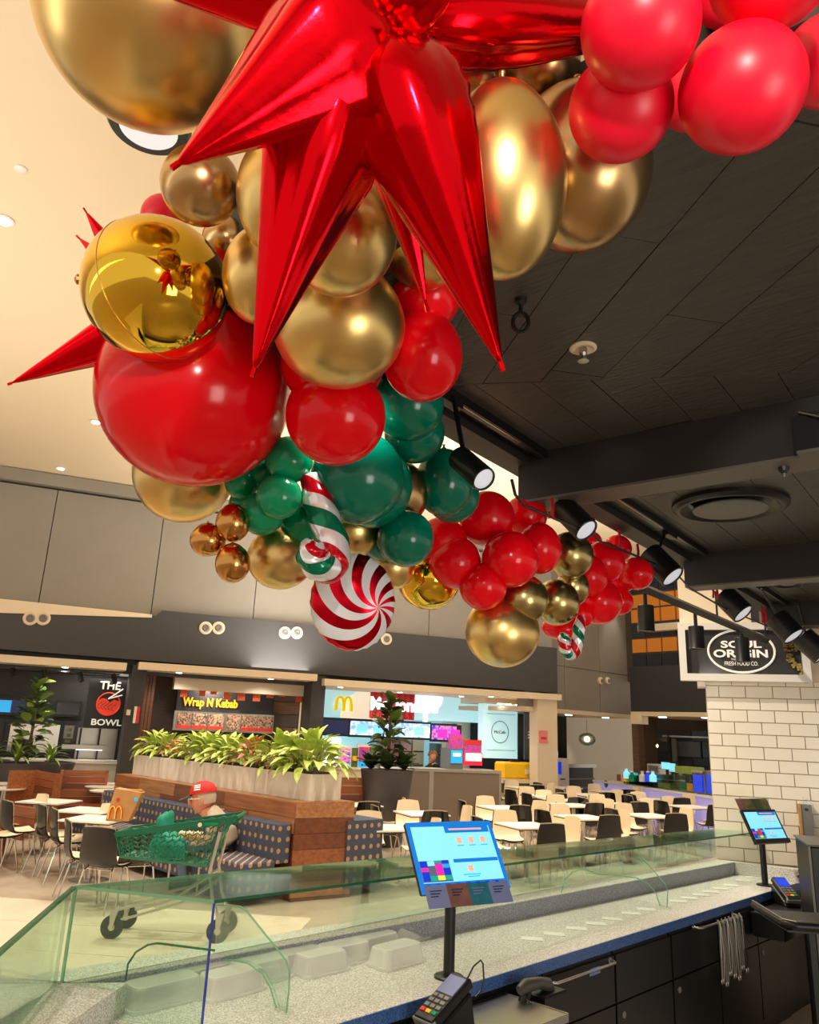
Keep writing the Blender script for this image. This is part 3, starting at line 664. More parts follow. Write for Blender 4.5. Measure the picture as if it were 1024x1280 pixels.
# coffee column with round logo
yc=1.5
a,b,c,d=FA.rect(604,877,647,948,yc)
t=thing('coffee_column','tall pale blue column panel with a thin round coffee logo','column',FA.at((a+b)/2,yc,c),FA.ang)
boxp('panel',M['lightblue_wall'],t,FA,a,b,yc,yc+.3,c,d)
m=MB(FA); q=FA.hit(625,915,yc); m.tube([(q.x+.28*math.cos(2*PI*i/24),yc-.01,q.z+.3*math.sin(2*PI*i/24)) for i in range(25)],.012,5); m.build('logo_ring',M['grey_plastic'],t)
for dz in (-.5,.5): boxp('line',M['grey_plastic'],t,FA,a+.12,b-.08,yc-.01,yc,q.z+dz-.006,q.z+dz+.006)
put_text('logo_lettering','McCafe',FA,q.x,yc-.01,q.z,.38,.09,M['grey_plastic'],t,.01)
a,b,c,d=FA.rect(607,866,669,880,.9)
t=thing('light_bulkhead','white bulkhead box with four bright downlights above the coffee column','bulkhead',FA.at((a+b)/2,.9,c),FA.ang)
boxp('box',M['canopy'],t,FA,a,b,.9,2.4,c,d+.15)
for px,py in ((621,878),(631,876),(644,879),(655,877)):
    g=FA.I@G(px,py,c); g.y=min(max(g.y,1.0),2.2)
    m=MB(FA); m.lathe((FA.hit(px,py,1.2).x,g.y,c),(0,0,-1),[(0,.09),(.02,.08)],14); m.build('downlight',M['downlight'],t)
a,b,c,d=FA.rect(656,882,671,950,1.2)
t=thing('chalkboard','dark menu chalkboard with white sketches beside the pale pillar','chalkboard',FA.at((a+b)/2,1.2,c),FA.ang)
boxp('board',M['sign_grey'],t,FA,a,b,1.2,1.26,c,d); q=FA.hit(664,920,1.2)
m=MB(FA)
for k in range(7): m.tube([(q.x-.12+.26*random.random(),1.19,q.z-.3+.08*k),(q.x+.02+.1*random.random(),1.19,q.z-.27+.08*k+.04),(q.x+.14,1.19,q.z-.32+.08*k)],.012,5)
m.build('chalk_sketch',M['white_letter'],t); boxp('red_mark',M['paper_red'],t,FA,q.x-.02,q.x+.08,1.18,1.2,q.z+.55,q.z+.65)
a,b,c,d=FA.rect(675,913,685,929,.05)
t=thing('wall_poster','small pink notice on the pale pillar','notice',FA.at((a+b)/2,.08,c),FA.ang); boxp('sheet',pm('pink paper',(232,140,140),.6),t,FA,a,b,.06,.1,c,d); boxp('print',M['paper_red'],t,FA,a+.05,b-.05,.05,.06,c+.1,c+.16)
a,b,c,d=FA.rect(629,953,669,974,.6)
t=thing('delivery_case','bright yellow rectangular case on the counter beside the pale pillar','case',FA.at((a+b)/2,.6,c),FA.ang)
boxp('body',M['yellow'],t,FA,a,b,.6,1.1,c,d,bev=.05); boxp('white_sticker',M['white_plastic'],t,FA,b-.32,b-.2,.58,.6,(c+d)/2-.08,(c+d)/2+.05)
boxp('handle',M['black_metal'],t,FA,(a+b)/2-.15,(a+b)/2+.15,.8,.84,d,d+.05)
a,b,c,d=FA.rect(627,974,672,979,.55)
t=thing('low_counter','low cream counter with a green kick strip under the yellow case','counter',FA.at((a+b)/2,.6,0),FA.ang)
boxp('top',M['canopy'],t,FA,a,b+.3,.5,1.25,c,d); boxp('green_strip',M['leaf_dark'],t,FA,a,b+.3,.58,.62,c-.25,c); boxp('front',M['canopy'],t,FA,a,b+.3,.6,1.2,0,c-.25)
# pot plant & machine by pillar
a,b,c,d=FA.rect(668,948,676,972,.5)
t=thing('coffee_machine','small dark coffee machine between the yellow case and the pillar','machine',FA.at((a+b)/2,.5,c),FA.ang)
boxp('body',M['black_metal'],t,FA,a,b,.45,.9,c,d-.3); boxp('hopper',M['clear'],t,FA,a+.05,b-.05,.5,.8,d-.3,d)
# ------------------------------------------------------------------ right hand side of the hall
A=P(698,886,22.0); B=P(789,894,24.5); A.z=B.z=0
W1=Frame(A,math.atan2(B.y-A.y,B.x-A.x)); L1=(B-A).length
zs1=W1.hit(745,890,0).z
C2=P(905,889,20.5); C2.z=0; B2=P(789,890,22.6); B2.z=0
W2=Frame(B2,math.atan2(C2.y-B2.y,C2.x-B2.x)); zs2=W2.hit(840,890,0).z; ztb=W2.hit(800,833,0).z
w1=struct(boxp('wall_back',M['upper_wall'],None,W1,-1.5,L1+.3,.06,.3,zs1,ZC))
for i in range(3):
    x0=-1.5+(L1+1.6)*i/3; x1_=-1.5+(L1+1.6)*(i+1)/3
    zj=W1.hit(740,838,0).z
    boxp('panel',M['upper_wall'],w1,W1,x0+.01,x1_-.01,0,.06,zs1,zj-.01); boxp('panel',M['upper_wall'],w1,W1,x0+.01,x1_-.01,0,.06,zj+.01,ZC-.02)
struct(boxp('ceiling.004',M['canopy'],None,W1,-1.5,L1-.05,-.02,3.5,zs1-.12,zs1))
struct(boxp('wall_back_lower',M['tile'],None,W1,-1.5,W1.hit(793,930,3.0).x,3.0,3.2,0,zs1+.4))
for px,py in ((711,888),(757,893)):
    g=W1.hit(px,py,.4); t=thing('recessed_light','round downlight under the grey wall, %s end of its soffit'%('left' if px<730 else 'right'),'light',W1.at(g.x,.4,zs1-.12),W1.ang,'downlights under the grey wall')
    m=MB(W1); m.lathe((g.x,.4,zs1-.12),(0,0,-1),[(0,.11),(.02,.1)],16); m.build('lens',M['downlight'],t)
for i,px in enumerate((750,759)):
    q=W1.hit(px,851,0); t=thing('air_nozzle','round pale air nozzle on the plain grey wall, %s one'%('left' if i==0 else 'right'),'vent',W1.at(q.x,0,q.z),W1.ang)
    m=MB(W1); m.lathe((q.x,0,q.z),(0,-1,0),[(0,.11),(.05,.11),(.07,.08)],18); m.smooth=True; m.build('flange',M['canopy'],t)
    m=MB(W1); m.lathe((q.x,-.06,q.z),(0,-1,0),[(0,.07),(.03,.05)],14); m.build('cone',M['grey_plastic'],t)
lamp('wall_washer','SPOT',W1.at(L1*.75,-.6,ZC-.5),120,(1,.93,.82),.1,W1.at(L1*.75,.1,zs1+1.5),50,.9)
lamp('wall_washer','SPOT',W1.at(L1*.95,1.6,zs1-.25),60,(1,.88,.72),.05,W1.at(L1*1.02,3.1,.6),75,.9)
# round pendant and shutter in the recess
q=W1.hit(734,924,1.2); t=thing('pendant_lamp','glass globe pendant with a warm bulb beside the pale pillar','lamp',W1.at(q.x,1.2,q.z),W1.ang)
m=MB(W1); m.ell((q.x,1.2,q.z),.28,.28,.2,18,12); m.smooth=True; m.build('globe',M['clear'],t)
m=MB(W1); m.ell((q.x,1.2,q.z),.1,.1,.09,12,8); m.smooth=True; m.build('bulb',M['glow_small'],t)
m=MB(W1); m.cyl((q.x,1.2,q.z+.2),(q.x,1.2,zs1-.12),.012,seg=6); m.build('cord',M['steel'],t)
a,b,c,d=W1.rect(711,955,746,990,2.2)
t=thing('roller_shutter_opening','dark half-open hatch under a steel beam in the far recess','hatch',W1.at((a+b)/2,2.2,c),W1.ang)
boxp('frame',M['steel'],t,W1,a,b,2.2,2.4,d-.12,d); boxp('dark_opening',M['black_lam'],t,W1,a+.05,b-.05,2.3,2.4,0,d-.12)
for k in range(4): boxp('shelf',M['grey_plastic'],t,W1,a+.08,b-.08,2.22,2.3,d-.5-k*.28,d-.46-k*.28)
a,b,c,d=W1.rect(697,948,712,990,.8)
t=thing('water_cabinet','pale free-standing cabinet with a blue sticker right of the pillar','cabinet',W1.at((a+b)/2,.8,0),W1.ang)
boxp('body',M['white_planter'],t,W1,a,b,.8,1.3,0,d,bev=.02); q=W1.hit(699.5,960,.8); boxp('blue_sticker',M['screen_navy'],t,W1,q.x-.08,q.x+.08,.78,.8,q.z-.18,q.z+.18); q=W1.hit(703,975,.8); boxp('slot',M['grey_plastic'],t,W1,q.x-.1,q.x+.12,.78,.8,q.z,q.z+.05)
q=W1.hit(697.5,943,.75); t=thing('cyan_lantern','glowing cyan oval light on top of the pale cabinet','light',W1.at(q.x,.9,q.z),W1.ang)
m=MB(W1); m.ell((q.x,.9,q.z),.13,.13,.26,14,10); m.smooth=True; m.build('glow',M['screen_cyan'],t)
m=MB(W1); m.cyl((q.x,.9,q.z-.3),(q.x,.9,q.z-.2),.1,seg=12); m.build('base',M['white_plastic'],t)
# balcony and shop below it
e2=(C2-B2).length+1.5
bal=struct(boxp('wall_balcony',M['black_band'],None,W2,0,e2,0,.3,zs2,ztb))
struct(boxp('ceiling.005',M['canopy'],None,W2,0,e2+2,-.02,3.5,zs2-.12,zs2))
struct(boxp('wall_shop_right',M['dark_timber'],None,W2,-2.0,e2+3,3.4,3.6,0,zs2+.2))
struct(boxp('trim_12',M['canopy'],None,W2,0,W2.hit(803,895,0).x,-.04,.3,zs2-.35,zs2-.12))
struct(boxp('trim_13',M['timber'],None,W2,W2.hit(791,940,.3).x,W2.hit(799,940,.3).x,.3,1.2,0,zs2-.12))
struct(boxp('trim_14',M['dark_timber'],None,W2,W2.hit(800,940,.6).x,W2.hit(808,940,.6).x,.6,1.2,0,zs2-.12))
for px in (828,882):
    g=W2.hit(px,890,.5); t=thing('recessed_light','round downlight under the dark balcony, %s one'%('left' if px<850 else 'right'),'light',W2.at(g.x,.5,zs2-.12),W2.ang,'downlights under the balcony')
    m=MB(W2); m.lathe((g.x,.5,zs2-.12),(0,0,-1),[(0,.12),(.02,.11)],16); m.build('lens',M['downlight'],t)
# coloured window wall above the balcony
wn=struct(boxp('window_1',M['mullion'],None,W2,-3.5,e2,1.6,1.75,ztb-.3,ZC))
x0=W2.hit(808,780,1.6).x; pw=W2.hit(827,780,1.6).x-x0; z0=W2.hit(830,835,1.6).z; ph=(W2.hit(830,739,1.6).z-z0)/5
for r_ in range(7):
    for c_ in range(9):
        xx=x0+pw*(c_-1)
        if xx+pw>e2: continue
        mt=M['orange_pane'] if r_ in (1,3,4) else M['blue_pane']
        boxp('pane',mt,wn,W2,xx+.03,xx+pw-.03,1.55,1.6,z0+ph*r_+.03,z0+ph*(r_+1)-.03)
zb_=W2.hit(830,785,1.5).z; struct(boxp('trim_15',M['canopy'],None,W2,-.5,e2,1.3,1.6,zb_-.1,zb_+.12))
# right shop counter
p0=G(743,975,.86); p1=G(892,996,.86); p0.z=p1.z=0
W3=Frame(p0,math.atan2(p1.y-p0.y,p1.x-p0.x)); L3=(p1-p0).length
t=thing('shop_counter','long lavender lit shop counter at the back right of the seating','counter',W3.at(L3/2,.3,0),W3.ang)
boxp('front',M['lavender'],t,W3,0,L3+1.5,0,.6,0,.82); boxp('top',M['white_top'],t,W3,-.04,L3+1.5,-.04,.7,.82,.86)
q=W3.hit(758,980,0); m=MB(W3); m.lathe((q.x,0,q.z),(0,-1,0),[(0,.1),(.01,.1)],16); m.build('green_logo',M['leaf_dark'],t)
def item(name,lbl,cat,F,px0,py0,px1,py1,yo,dp,parts,zb=None):
    a,b,c,d=F.rect(px0,py0,px1,py1,yo)
    if zb is not None: c=zb
    t=thing(name,lbl,cat,F.at((a+b)/2,yo+dp/2,c),F.ang)
    for (n_,mt,u0,u1,v0,v1,w0,w1) in parts:
        boxp(n_,M[mt],t,F,a+(b-a)*u0,a+(b-a)*u1,yo+dp*w0,yo+dp*w1,c+(d-c)*v0,c+(d-c)*v1)
    return t,(a,b,c,d)
item('display_fridge','counter fridge with colourful drinks at the left of the lavender counter','fridge',W3,778,966,814,977,.1,.5,[('body','black_metal',0,1,0,1,.1,1),('glass_front','clear',0,1,0,1,0,.08)],.86)
for i,(px,mt,nm) in enumerate([(783,'screen_cyan','cyan'),(782,'paper_yellow','yellow'),(790,'green','emerald green'),(803,'white_plastic','white'),(810,'screen_navy','royal blue'),(816,'screen_cyan','pale cyan')]):
    g=W3.hit(px,972 if i else 968,.02); t=thing('drink_pack',nm+' drink pack in the counter fridge on the lavender counter','drink',W3.at(g.x,.02,g.z-.08),W3.ang,'drinks in the counter fridge')
    m=MB(W3); m.lathe((g.x,.03,g.z-.1),(0,0,1),[(0,.09),(.15,.09),(.19,.04),(.23,.04)],12); m.build('bottle',M[mt],t); m=MB(W3); m.cyl((g.x,.03,g.z+.13),(g.x,.03,g.z+.16),.045,seg=10); m.build('cap',M['white_plastic'],t)
item('food_case','glass salad case full of green bowls on the lavender counter','food case',W3,816,961,835,980,.1,.5,[('glass','clear',0,1,0,1,0,1),('shelf','steel',0.03,.97,.45,.5,.05,.95),('green_food','leaf_mid',.1,.9,.05,.3,.2,.8),('dark_food','leaf_shade',.1,.9,.5,.7,.2,.8)],.86)
item('food_case','glass case of leafy greens and fruit right of the worker screen','food case',W3,842,958,863,982,.1,.5,[('glass','clear',0,1,0,.7,0,1),('green_boxes','leaf_mid',0,1,.72,1,.1,.8),('green_food','green',.1,.5,.05,.35,.2,.8),('yellow_food','paper_yellow',.55,.9,.05,.35,.2,.8)],.86)
item('drinks_fridge','small blue lit drinks fridge near the white tiled wall','fridge',W3,865,963,879,984,.1,.5,[('body','grey_plastic',0,1,0,1,.1,1),('blue_window','screen_navy',.1,.9,.1,.8,0,.1),('top_lid','steel',0,1,.9,1,0,.1)],.86)
item('drinks_fridge','narrow violet drinks fridge touching the white tiled wall','fridge',W3,882,965,892,986,.1,.5,[('body','grey_plastic',0,1,0,1,.1,1),('violet_window','screen_navy',.1,.9,.1,.9,0,.1)],.86)
item('till_screen','cyan glowing till screen on the lavender counter','screen',W3,826,952,837,962,.3,.1,[('bezel','black_metal',0,1,0,1,.3,1),('picture','screen_cyan',.08,.92,.1,.9,0,.3),('stalk','black_metal',.4,.6,-1.3,0,.4,.8)])
item('till_screen','upright teal glowing screen right of the cyan till screen','screen',W3,836,953,844,966,.3,.1,[('bezel','black_metal',0,1,0,1,.3,1),('picture','screen_cyan',.08,.92,.1,.9,0,.3),('stalk','black_metal',.4,.6,-.8,0,.4,.8)])
item('shelf_unit','pale shelf with pink and white boxes left of the lavender counter fridge','shelf',W3,761,962,777,977,.8,.5,[('unit','white_planter',0,1,-4.2,.0,0,1),('top','steel',-.05,1.05,0,.06,0,1),('pink_box','leaf_pink',.4,.7,.06,.6,.2,.8),('white_box','white_plastic',.72,1,.06,1.0,.2,.8)])
item('display_case','small white framed display right of the timber post','case',W3,808,955,824,968,1.2,.4,[('frame','white_plastic',0,1,0,1,.1,1),('opening','grey_plastic',.15,.85,.15,.85,0,.1),('stand','white_plastic',.3,.7,-2,0,.3,.8)])
YB=3.1
for i,(p0_,p1_,y0_,y1_) in enumerate([(846,877,926,947),(878,892,927,948)]):
    item('menu_screen',['large switched-off menu screen above the lavender counter','second switched-off menu screen cut off by the white tiled wall'][i],'screen',W2,p0_,y0_,p1_,y1_,YB,.1,[('bezel','black_metal',0,1,0,1,.2,1),('glass','sign_grey',.04,.96,.05,.95,0,.2)])
a,b,c,d=W2.rect(828,920,893,924,YB-.2); t=thing('menu_rail','thin steel rail with small spots over the right shop menu screens','rail',W2.at((a+b)/2,YB-.2,c),W2.ang)
boxp('rail',M['steel'],t,W2,a,b,YB-.2,YB-.15,d-.05,d); boxp('drop_frame',M['black_metal'],t,W2,W2.hit(835,940,YB-.2).x,W2.hit(838,940,YB-.2).x,YB-.2,YB-.1,c-.8,d)
boxp('upright_panel',M['grey_plastic'],t,W2,W2.hit(839,940,YB-.1).x,W2.hit(845,940,YB-.1).x,YB-.1,YB,c-.7,c)
w_=struct(boxp('wall_shop_right_tiles',M['blue_pane'],None,W2,W2.hit(812,940,3.3).x,e2,3.3,3.4,0,W2.hit(850,925,3.3).z))
for r_ in range(5):
    for c_ in range(5):
        xa=W2.hit(812,940,3.25).x+c_*.78; 
        if xa+.76<e2: boxp('tile',pm_tile if False else M['black_band'] if (r_+c_)%2 else M['blue_pane'],w_,W2,xa,xa+.76,3.25,3.3,.6+r_*.36,.6+r_*.36+.34)
q=W2.hit(819,932,1.2); t=thing('pendant_bulb','small warm pendant bulb in the right shop','lamp',W2.at(q.x,1.2,q.z),W2.ang)
m=MB(W2); m.lathe((q.x,1.2,q.z-.08),(0,0,1),[(0,.05),(.07,.1),(.14,.06),(.2,.02)],14); m.smooth=True; m.build('bulb',M['glow_small'],t); m=MB(W2); m.cyl((q.x,1.2,q.z+.1),(q.x,1.2,zs2-.12),.01,seg=6); m.build('cord',M['black_metal'],t)
# ------------------------------------------------------------------ white tiled wall with the shop sign
tc_=G(896,1074,1.0); tc_.z=0
FT=Frame(tc_,R(17.5))
th=FT.hit(930,1000,0).z-FT.hit(930,1016,0).z; tw=FT.hit(948,900,0).x-FT.hit(914.2,900,0).x
TZ=FT.hit(893,857,0).z
back=struct(boxp('wall_right',M['grout'],None,FT,0,3.6,.012,.2,0,4.2))
r_=0; z=TZ
me_cache={}
while z-th>.9:
    x=-(tw/2 if r_%2==0 else 0)+ (0.0)
    while x<3.2:
        xa=max(x,0)+.004; xb_=x+tw-.004
        if xb_-xa>.03 and FT.o.x<50:
            boxp('tile',M['tile'],back,FT,xa,xb_,-.001+random.uniform(-.001,.001),.012,z-th+.004,z-.004)
        x+=tw
    z-=th; r_+=1
for k in range(2):
    x=-(tw/2 if k%2 else 0)
    while x<3.2:
        xa=max(x,0)+.004; boxp('tile',M['tile'],back,FT,xa,x+tw-.004,0,.012,TZ+th*k+.004,TZ+th*(k+1)-.004); x+=tw
# sign box
YG=-.12
a,b,c,d=FT.rect(848,779,1010,855,YG)
a=FT.hit(849,815,YG).x; b=FT.hit(1011,815,YG).x; d=FT.hit(930,779,YG).z; c=FT.hit(930,852,YG).z
struct(boxp('trim_16',M['tile'],None,FT,FT.hit(872,857,YG+.04).x,0,YG+.04,.2,c-.05,c+.01))
struct(boxp('trim_17',M['canopy'],None,FT,a+.02,3.6,YG+.06,.012,c+.01,4.2))
t=thing('shop_sign','large white framed charcoal sign with a white oval emblem and serif lettering','sign',FT.at((a+b)/2,YG,c),FT.ang)
fw=.065
boxp('frame_top',M['white_plastic'],t,FT,a,b,YG-.05,YG+.06,d-fw,d); boxp('frame_bottom',M['white_plastic'],t,FT,a,b,YG-.05,YG+.06,c,c+fw)
boxp('frame_side',M['white_plastic'],t,FT,a,a+fw,YG-.05,YG+.06,c+fw,d-fw); boxp('frame_side',M['white_plastic'],t,FT,b-fw,b,YG-.05,YG+.06,c+fw,d-fw)
boxp('glass_panel',M['sign_grey'],t,FT,a+fw,b-fw,YG,YG+.05,c+fw,d-fw)
q=FT.hit(926.5,814,YG); rx=(FT.hit(968,815,YG).x-FT.hit(885,815,YG).x)/2; rz=(FT.hit(926,788,YG).z-FT.hit(926,841,YG).z)/2
m=MB(FT); m.tube([(q.x+rx*math.cos(2*PI*i/40),YG-.005,q.z+rz*math.sin(2*PI*i/40)) for i in range(41)],.011,6); m.build('oval_emblem',M['white_letter'],t)
def txs(body,px0,py0,px1,py1,bold=.03):
    A_,B_,C_,D_=FT.rect(px0,py0,px1,py1,YG); put_text('lettering',body,FT,(A_+B_)/2,YG-.004,(C_+D_)/2,B_-A_,D_-C_,M['white_letter'],t,.006,bold)
txs('SOUL',901,801,952,810,.03); txs('ORIGIN',892,812,960,822,.03); txs('THE',914,823,920,825.3,.0); txs('FRESH FOOD CO.',906,827,948,832,.0)
# tinsel and dark board near the sign
tag(polyL('notice_board',M['sign_grey'],None,FT,[(FT.hit(937,752,-.1).x,FT.hit(937,783,-.1).z),(FT.hit(947,752,-.1).x,FT.hit(947,783,-.1).z),(FT.hit(947,752,-.1).x,FT.hit(947,752,-.1).z),(FT.hit(937,752,-.1).x,FT.hit(937,752,-.1).z)],-.14,.03),'small dark upright plate above the oval emblem sign','plate')
m=MB(FT)
for k in range(90):
    u=random.random(); px=985+20*u+random.uniform(-4,4); py=820+22*u+random.uniform(-3,3)
    if k>60: px=random.uniform(980,1000); py=random.uniform(803,814)
    h=FT.hit(px,py,YG-.03); m.box(h.x-.006,h.x+.012,YG-.04,YG-.02,h.z-.005,h.z+.01)
tag(m.build('tinsel',M['brass']),'loose gold tinsel at the right end of the shop sign','tinsel',kind='stuff')
# ------------------------------------------------------------------ black timber soffit over the staff side
ZS=3.2; XE=-1.55; YE0=1.2
def clip(poly,a,b,c):           # keep a*x+b*y<=c
    out=[]
    for i in range(len(poly)):
        p,q=poly[i],poly[(i+1)%len(poly)]; dp=a*p[0]+b*p[1]-c; dq=a*q[0]+b*q[1]-c
        if dp<=0: out.append(p)
        if dp*dq<0:
            t_=dp/(dp-dq); out.append((p[0]+(q[0]-p[0])*t_,p[1]+(q[1]-p[1])*t_))
    return out
sof=struct(boxp('ceiling.006',M['black_metal'],None,WORLD,XE,4.5,YE0,9.2,ZS+.02,ZS+.16))
BY=[2.82,5.02,7.12]; BT=.16; ZB=2.99
def plank_region(reg,ang,wd,ln,off=(0,0),stag=True):
    c_,s_=math.cos(ang),math.sin(ang)
    us=[p[0]*c_+p[1]*s_ for p in reg]; vs=[-p[0]*s_+p[1]*c_ for p in reg]
    v=math.floor((min(vs)-off[1])/wd)*wd+off[1]; n_=0
    while v<max(vs):
        st=(n_*.37%1)*ln
        u=min(us)-ln+st
        while u<max(us):
            q=[(u+.002,v+.0014),(u+ln-.002,v+.0014),(u+ln-.002,v+wd-.0014),(u+.002,v+wd-.0014)]
            q=[(a_*c_-b_*s_,a_*s_+b_*c_) for a_,b_ in q]
            for (ea,eb,ec) in edges(reg): 
                q=clip(q,ea,eb,ec)
                if len(q)<3: break
            if len(q)>=3:
                m=MB(); m.prism(q,ZS+random.uniform(-.002,.001),ZS+.02)
                # store with local rotation so the grain follows the plank
                m.F=Frame((0,0,0),0); o=m.build('plank',PLM[ang>0.5],sof)
            u+=ln
        v+=wd; n_+=1
def edges(reg):
    n=len(reg); ar=sum(reg[i][0]*reg[(i+1)%n][1]-reg[(i+1)%n][0]*reg[i][1] for i in range(n)); E=[]
    for i in range(n):
        (x0,y0),(x1,y1)=reg[i],reg[(i+1)%n]
        a_,b_=(y1-y0),-(x1-x0)
        if ar<0: a_,b_=-a_,-b_
        E.append((a_,b_,a_*x0+b_*y0))
    return E
def plank_mat(ang):
    m=pm('black stained timber planks',(74,71,64),.36,noise=(5,.25),rgb2=(54,52,47),stretch=(1.2,12,1),bump=(11,.75,.006))
    for n in m.node_tree.nodes:
        if n.type=='MAPPING': n.inputs['Rotation'].default_value=(0,0,-ang); 
    return m
PLM={False:plank_mat(R(-41)),True:plank_mat(R(90))}
vx=lambda x:2.1+(x+1.36)*.53     # vertex line of the chevron
reg1=[(XE,YE0),(.9,YE0),(.9,min(vx(.9),BY[0])),(-.1,BY[0]) ,(XE,vx(XE))]
reg1=[(XE,YE0),(1.2,YE0),(1.2,BY[0]),((BY[0]-2.1)/.53-1.36,BY[0]),(XE,vx(XE))]
plank_region(reg1,R(-41),.19,1.15,(0,(-1.19*math.sin(R(41))+2.23*math.cos(R(41)))))
plank_region([(XE,vx(XE)),((BY[0]-2.1)/.53-1.36,BY[0]),(XE,BY[0])],R(90),.18,2.5,(0,1.19))
plank_region([(XE,BY[0]),(.9,BY[0]),(.9,BY[1]),(XE,BY[1])],R(90),.18,1.9,(0,1.19))
plank_region([(XE,BY[1]),(.6,BY[1]),(.6,BY[2]),(XE,BY[2])],R(90),.18,1.9,(0,1.19))
for i,y in enumerate(BY):
    b_=struct(boxp('trim_%d'%(30+i),M['black_paint'],None,WORLD,XE-.05,4.4,y,y+BT,ZB,ZS+.02))
    boxp('underside',M['beam_under'],b_,WORLD,XE-.05,4.4,y,y+BT,ZB-.01,ZB)
struct(boxp('trim_33',M['black_paint'],None,WORLD,XE-.12,XE,YE0,9.2,ZS-.05,ZS+.3))
# light tracks and spots
def track(lbl,x,y0,y1,z,segs=None):
    t=thing('light_track',lbl,'light track',(x,(y0+y1)/2,z)); boxp('rail',M['black_metal'],t,WORLD,x-.018,x+.018,y0,y1,z-.035,z); boxp('slot',M['steel'],t,WORLD,x+.005,x+.009,y0+.01,y1-.01,z-.037,z-.035); return t
track('black light track on the ceiling before the first beam',-1.47,1.8,BY[0]-.01,ZS-.002)
track('black light track on the ceiling between the first and second beams',-1.44,BY[0]+BT+.02,BY[1]-.05,ZS-.002)
track('black light track on the ceiling beyond the second beam',-1.42,BY[1]+BT+.02,BY[2]-.02,ZS-.002)
def spot(lbl,tail,lens,dep,mount,power=8,dl=.12):
    a_=P(tail[0],tail[1],dep+dl); b_=P(lens[0],lens[1],dep); ax=(b_-a_).normalized()
    r_=.048*1.0
    t=thing('track_spotlight',lbl,'spotlight',a_)
    L_=(b_-a_).length; r_=spot.r*dep
    m=MB(); m.lathe(a_,ax,[(0,r_*.97),(.004,r_),(L_-.004,r_),(L_,r_*.93),(L_-.012,r_*.86)],24); m.smooth=True; m.ang=30; m.build('body',M['black_metal'],t)
    m=MB(); m.lathe(a_+ax*(L_-.014),ax,[(0,r_*.84),(.006,r_*.84),(.009,r_*.6)],20); m.build('lens',M['lens'],t)
    if mount is not None:
        mid=a_+ax*L_*.25
        m=MB(); m.cyl(mid,(mid.x*.3+mount[0]*.7,mid.y*.3+mount[1]*.7,mount[2]-.05),.009,seg=8); m.build('arm',M['black_metal'],t)
        m=MB(); m.box(mount[0]-.02,mount[0]+.02,mount[1]-.07,mount[1]+.07,mount[2]-.06,mount[2]-.035); m.build('adapter',M['black_metal'],t)
    lamp('spot_beam','SPOT',b_+ax*.02,power,(1,.95,.86),.03,b_+ax,60,.5)
    return t
spot.r=.0172
def mnt(x,y,z): return (x,y,z)
spot('angled black spotlight hanging in front of the teal balloons',(574,572),(606,600),2.45,mnt(-1.47,2.08,ZS),4)
spot('angled black spotlight below the first beam, over the red balloons',(703,633),(734,664),3.2,mnt(-1.44,3.05,ZS),5)
spot('angled black spotlight on the track beside the round ceiling vent',(812,692),(842,722),4.1,mnt(-1.44,4.3,ZS),6)
spot.r=.0155
spot('angled black spotlight below the second beam, left of the emblem sign',(905,744),(930,768),5.2,mnt(-1.42,5.25,ZS),6)
spot('angled black spotlight just right of the oval emblem',(971,772),(993,796),5.9,mnt(-1.42,6.1,ZS),6)
spot('angled black spotlight cut off by the right edge of the picture',(1003,796),(1030,820),6.4,mnt(-1.3,6.9,ZS),6)
# second, lower suspended track in front of the sign with vertical cylinders
a_=G(800,733,2.62)*1; dep_=5.6
ta=P(800,733,5.3); tb=P(958,800,6.9)
t=thing('light_track','thick black suspended light track crossing in front of the emblem sign','light track',ta)
m=MB(); dd=(tb-ta); m.tube([ta-dd*.25,tb],.035,4); m.build('rail',M['black_metal'],t)
for f in (.0,.55,1.0):
    q=ta+dd*f; m=MB(); m.cyl(q,(q.x,q.y,ZS),.008,seg=6); m.build('hanger',M['black_metal'],t)
for (px,y0,y1,w_,lb) in [(807,757,791,10,'upright black cylinder light below the red balloons at right'),(870,783,812,9.3,'upright black cylinder light at the left side of the emblem sign'),(927,797,828,8.3,'upright black cylinder light in front of the middle of the oval emblem')]:
    f=(px-800)/158; dep=5.3*6.9/(6.9-(6.9-5.3)*f)
    a_=P(px,y0,dep); b_=P(px+.5,y1,dep); b_.x=a_.x; b_.y=a_.y; q=P(px,733+67*f,dep)
    t=thing('cylinder_light',lb,'spotlight',b_); r_=w_*dep/FPX
    m=MB(); m.lathe(a_,(0,0,-1),[(0,r_*.95),(.004,r_),((a_-b_).length-.01,r_),((a_-b_).length,r_*1.08),((a_-b_).length-.01,r_*.85)],22); m.smooth=True; m.ang=30; m.build('body',M['black_metal'],t)
    m=MB(); m.cyl(a_,(a_.x,a_.y,a_.z+max(.04,q.z-a_.z-.02)),.014,seg=8); m.build('stem',M['black_metal'],t)
    m=MB(); m.lathe(b_+Vector((0,0,.012)),(0,0,-1),[(0,r_*.8),(.004,r_*.8)],16); m.build('lens',M['grey_plastic'],t)
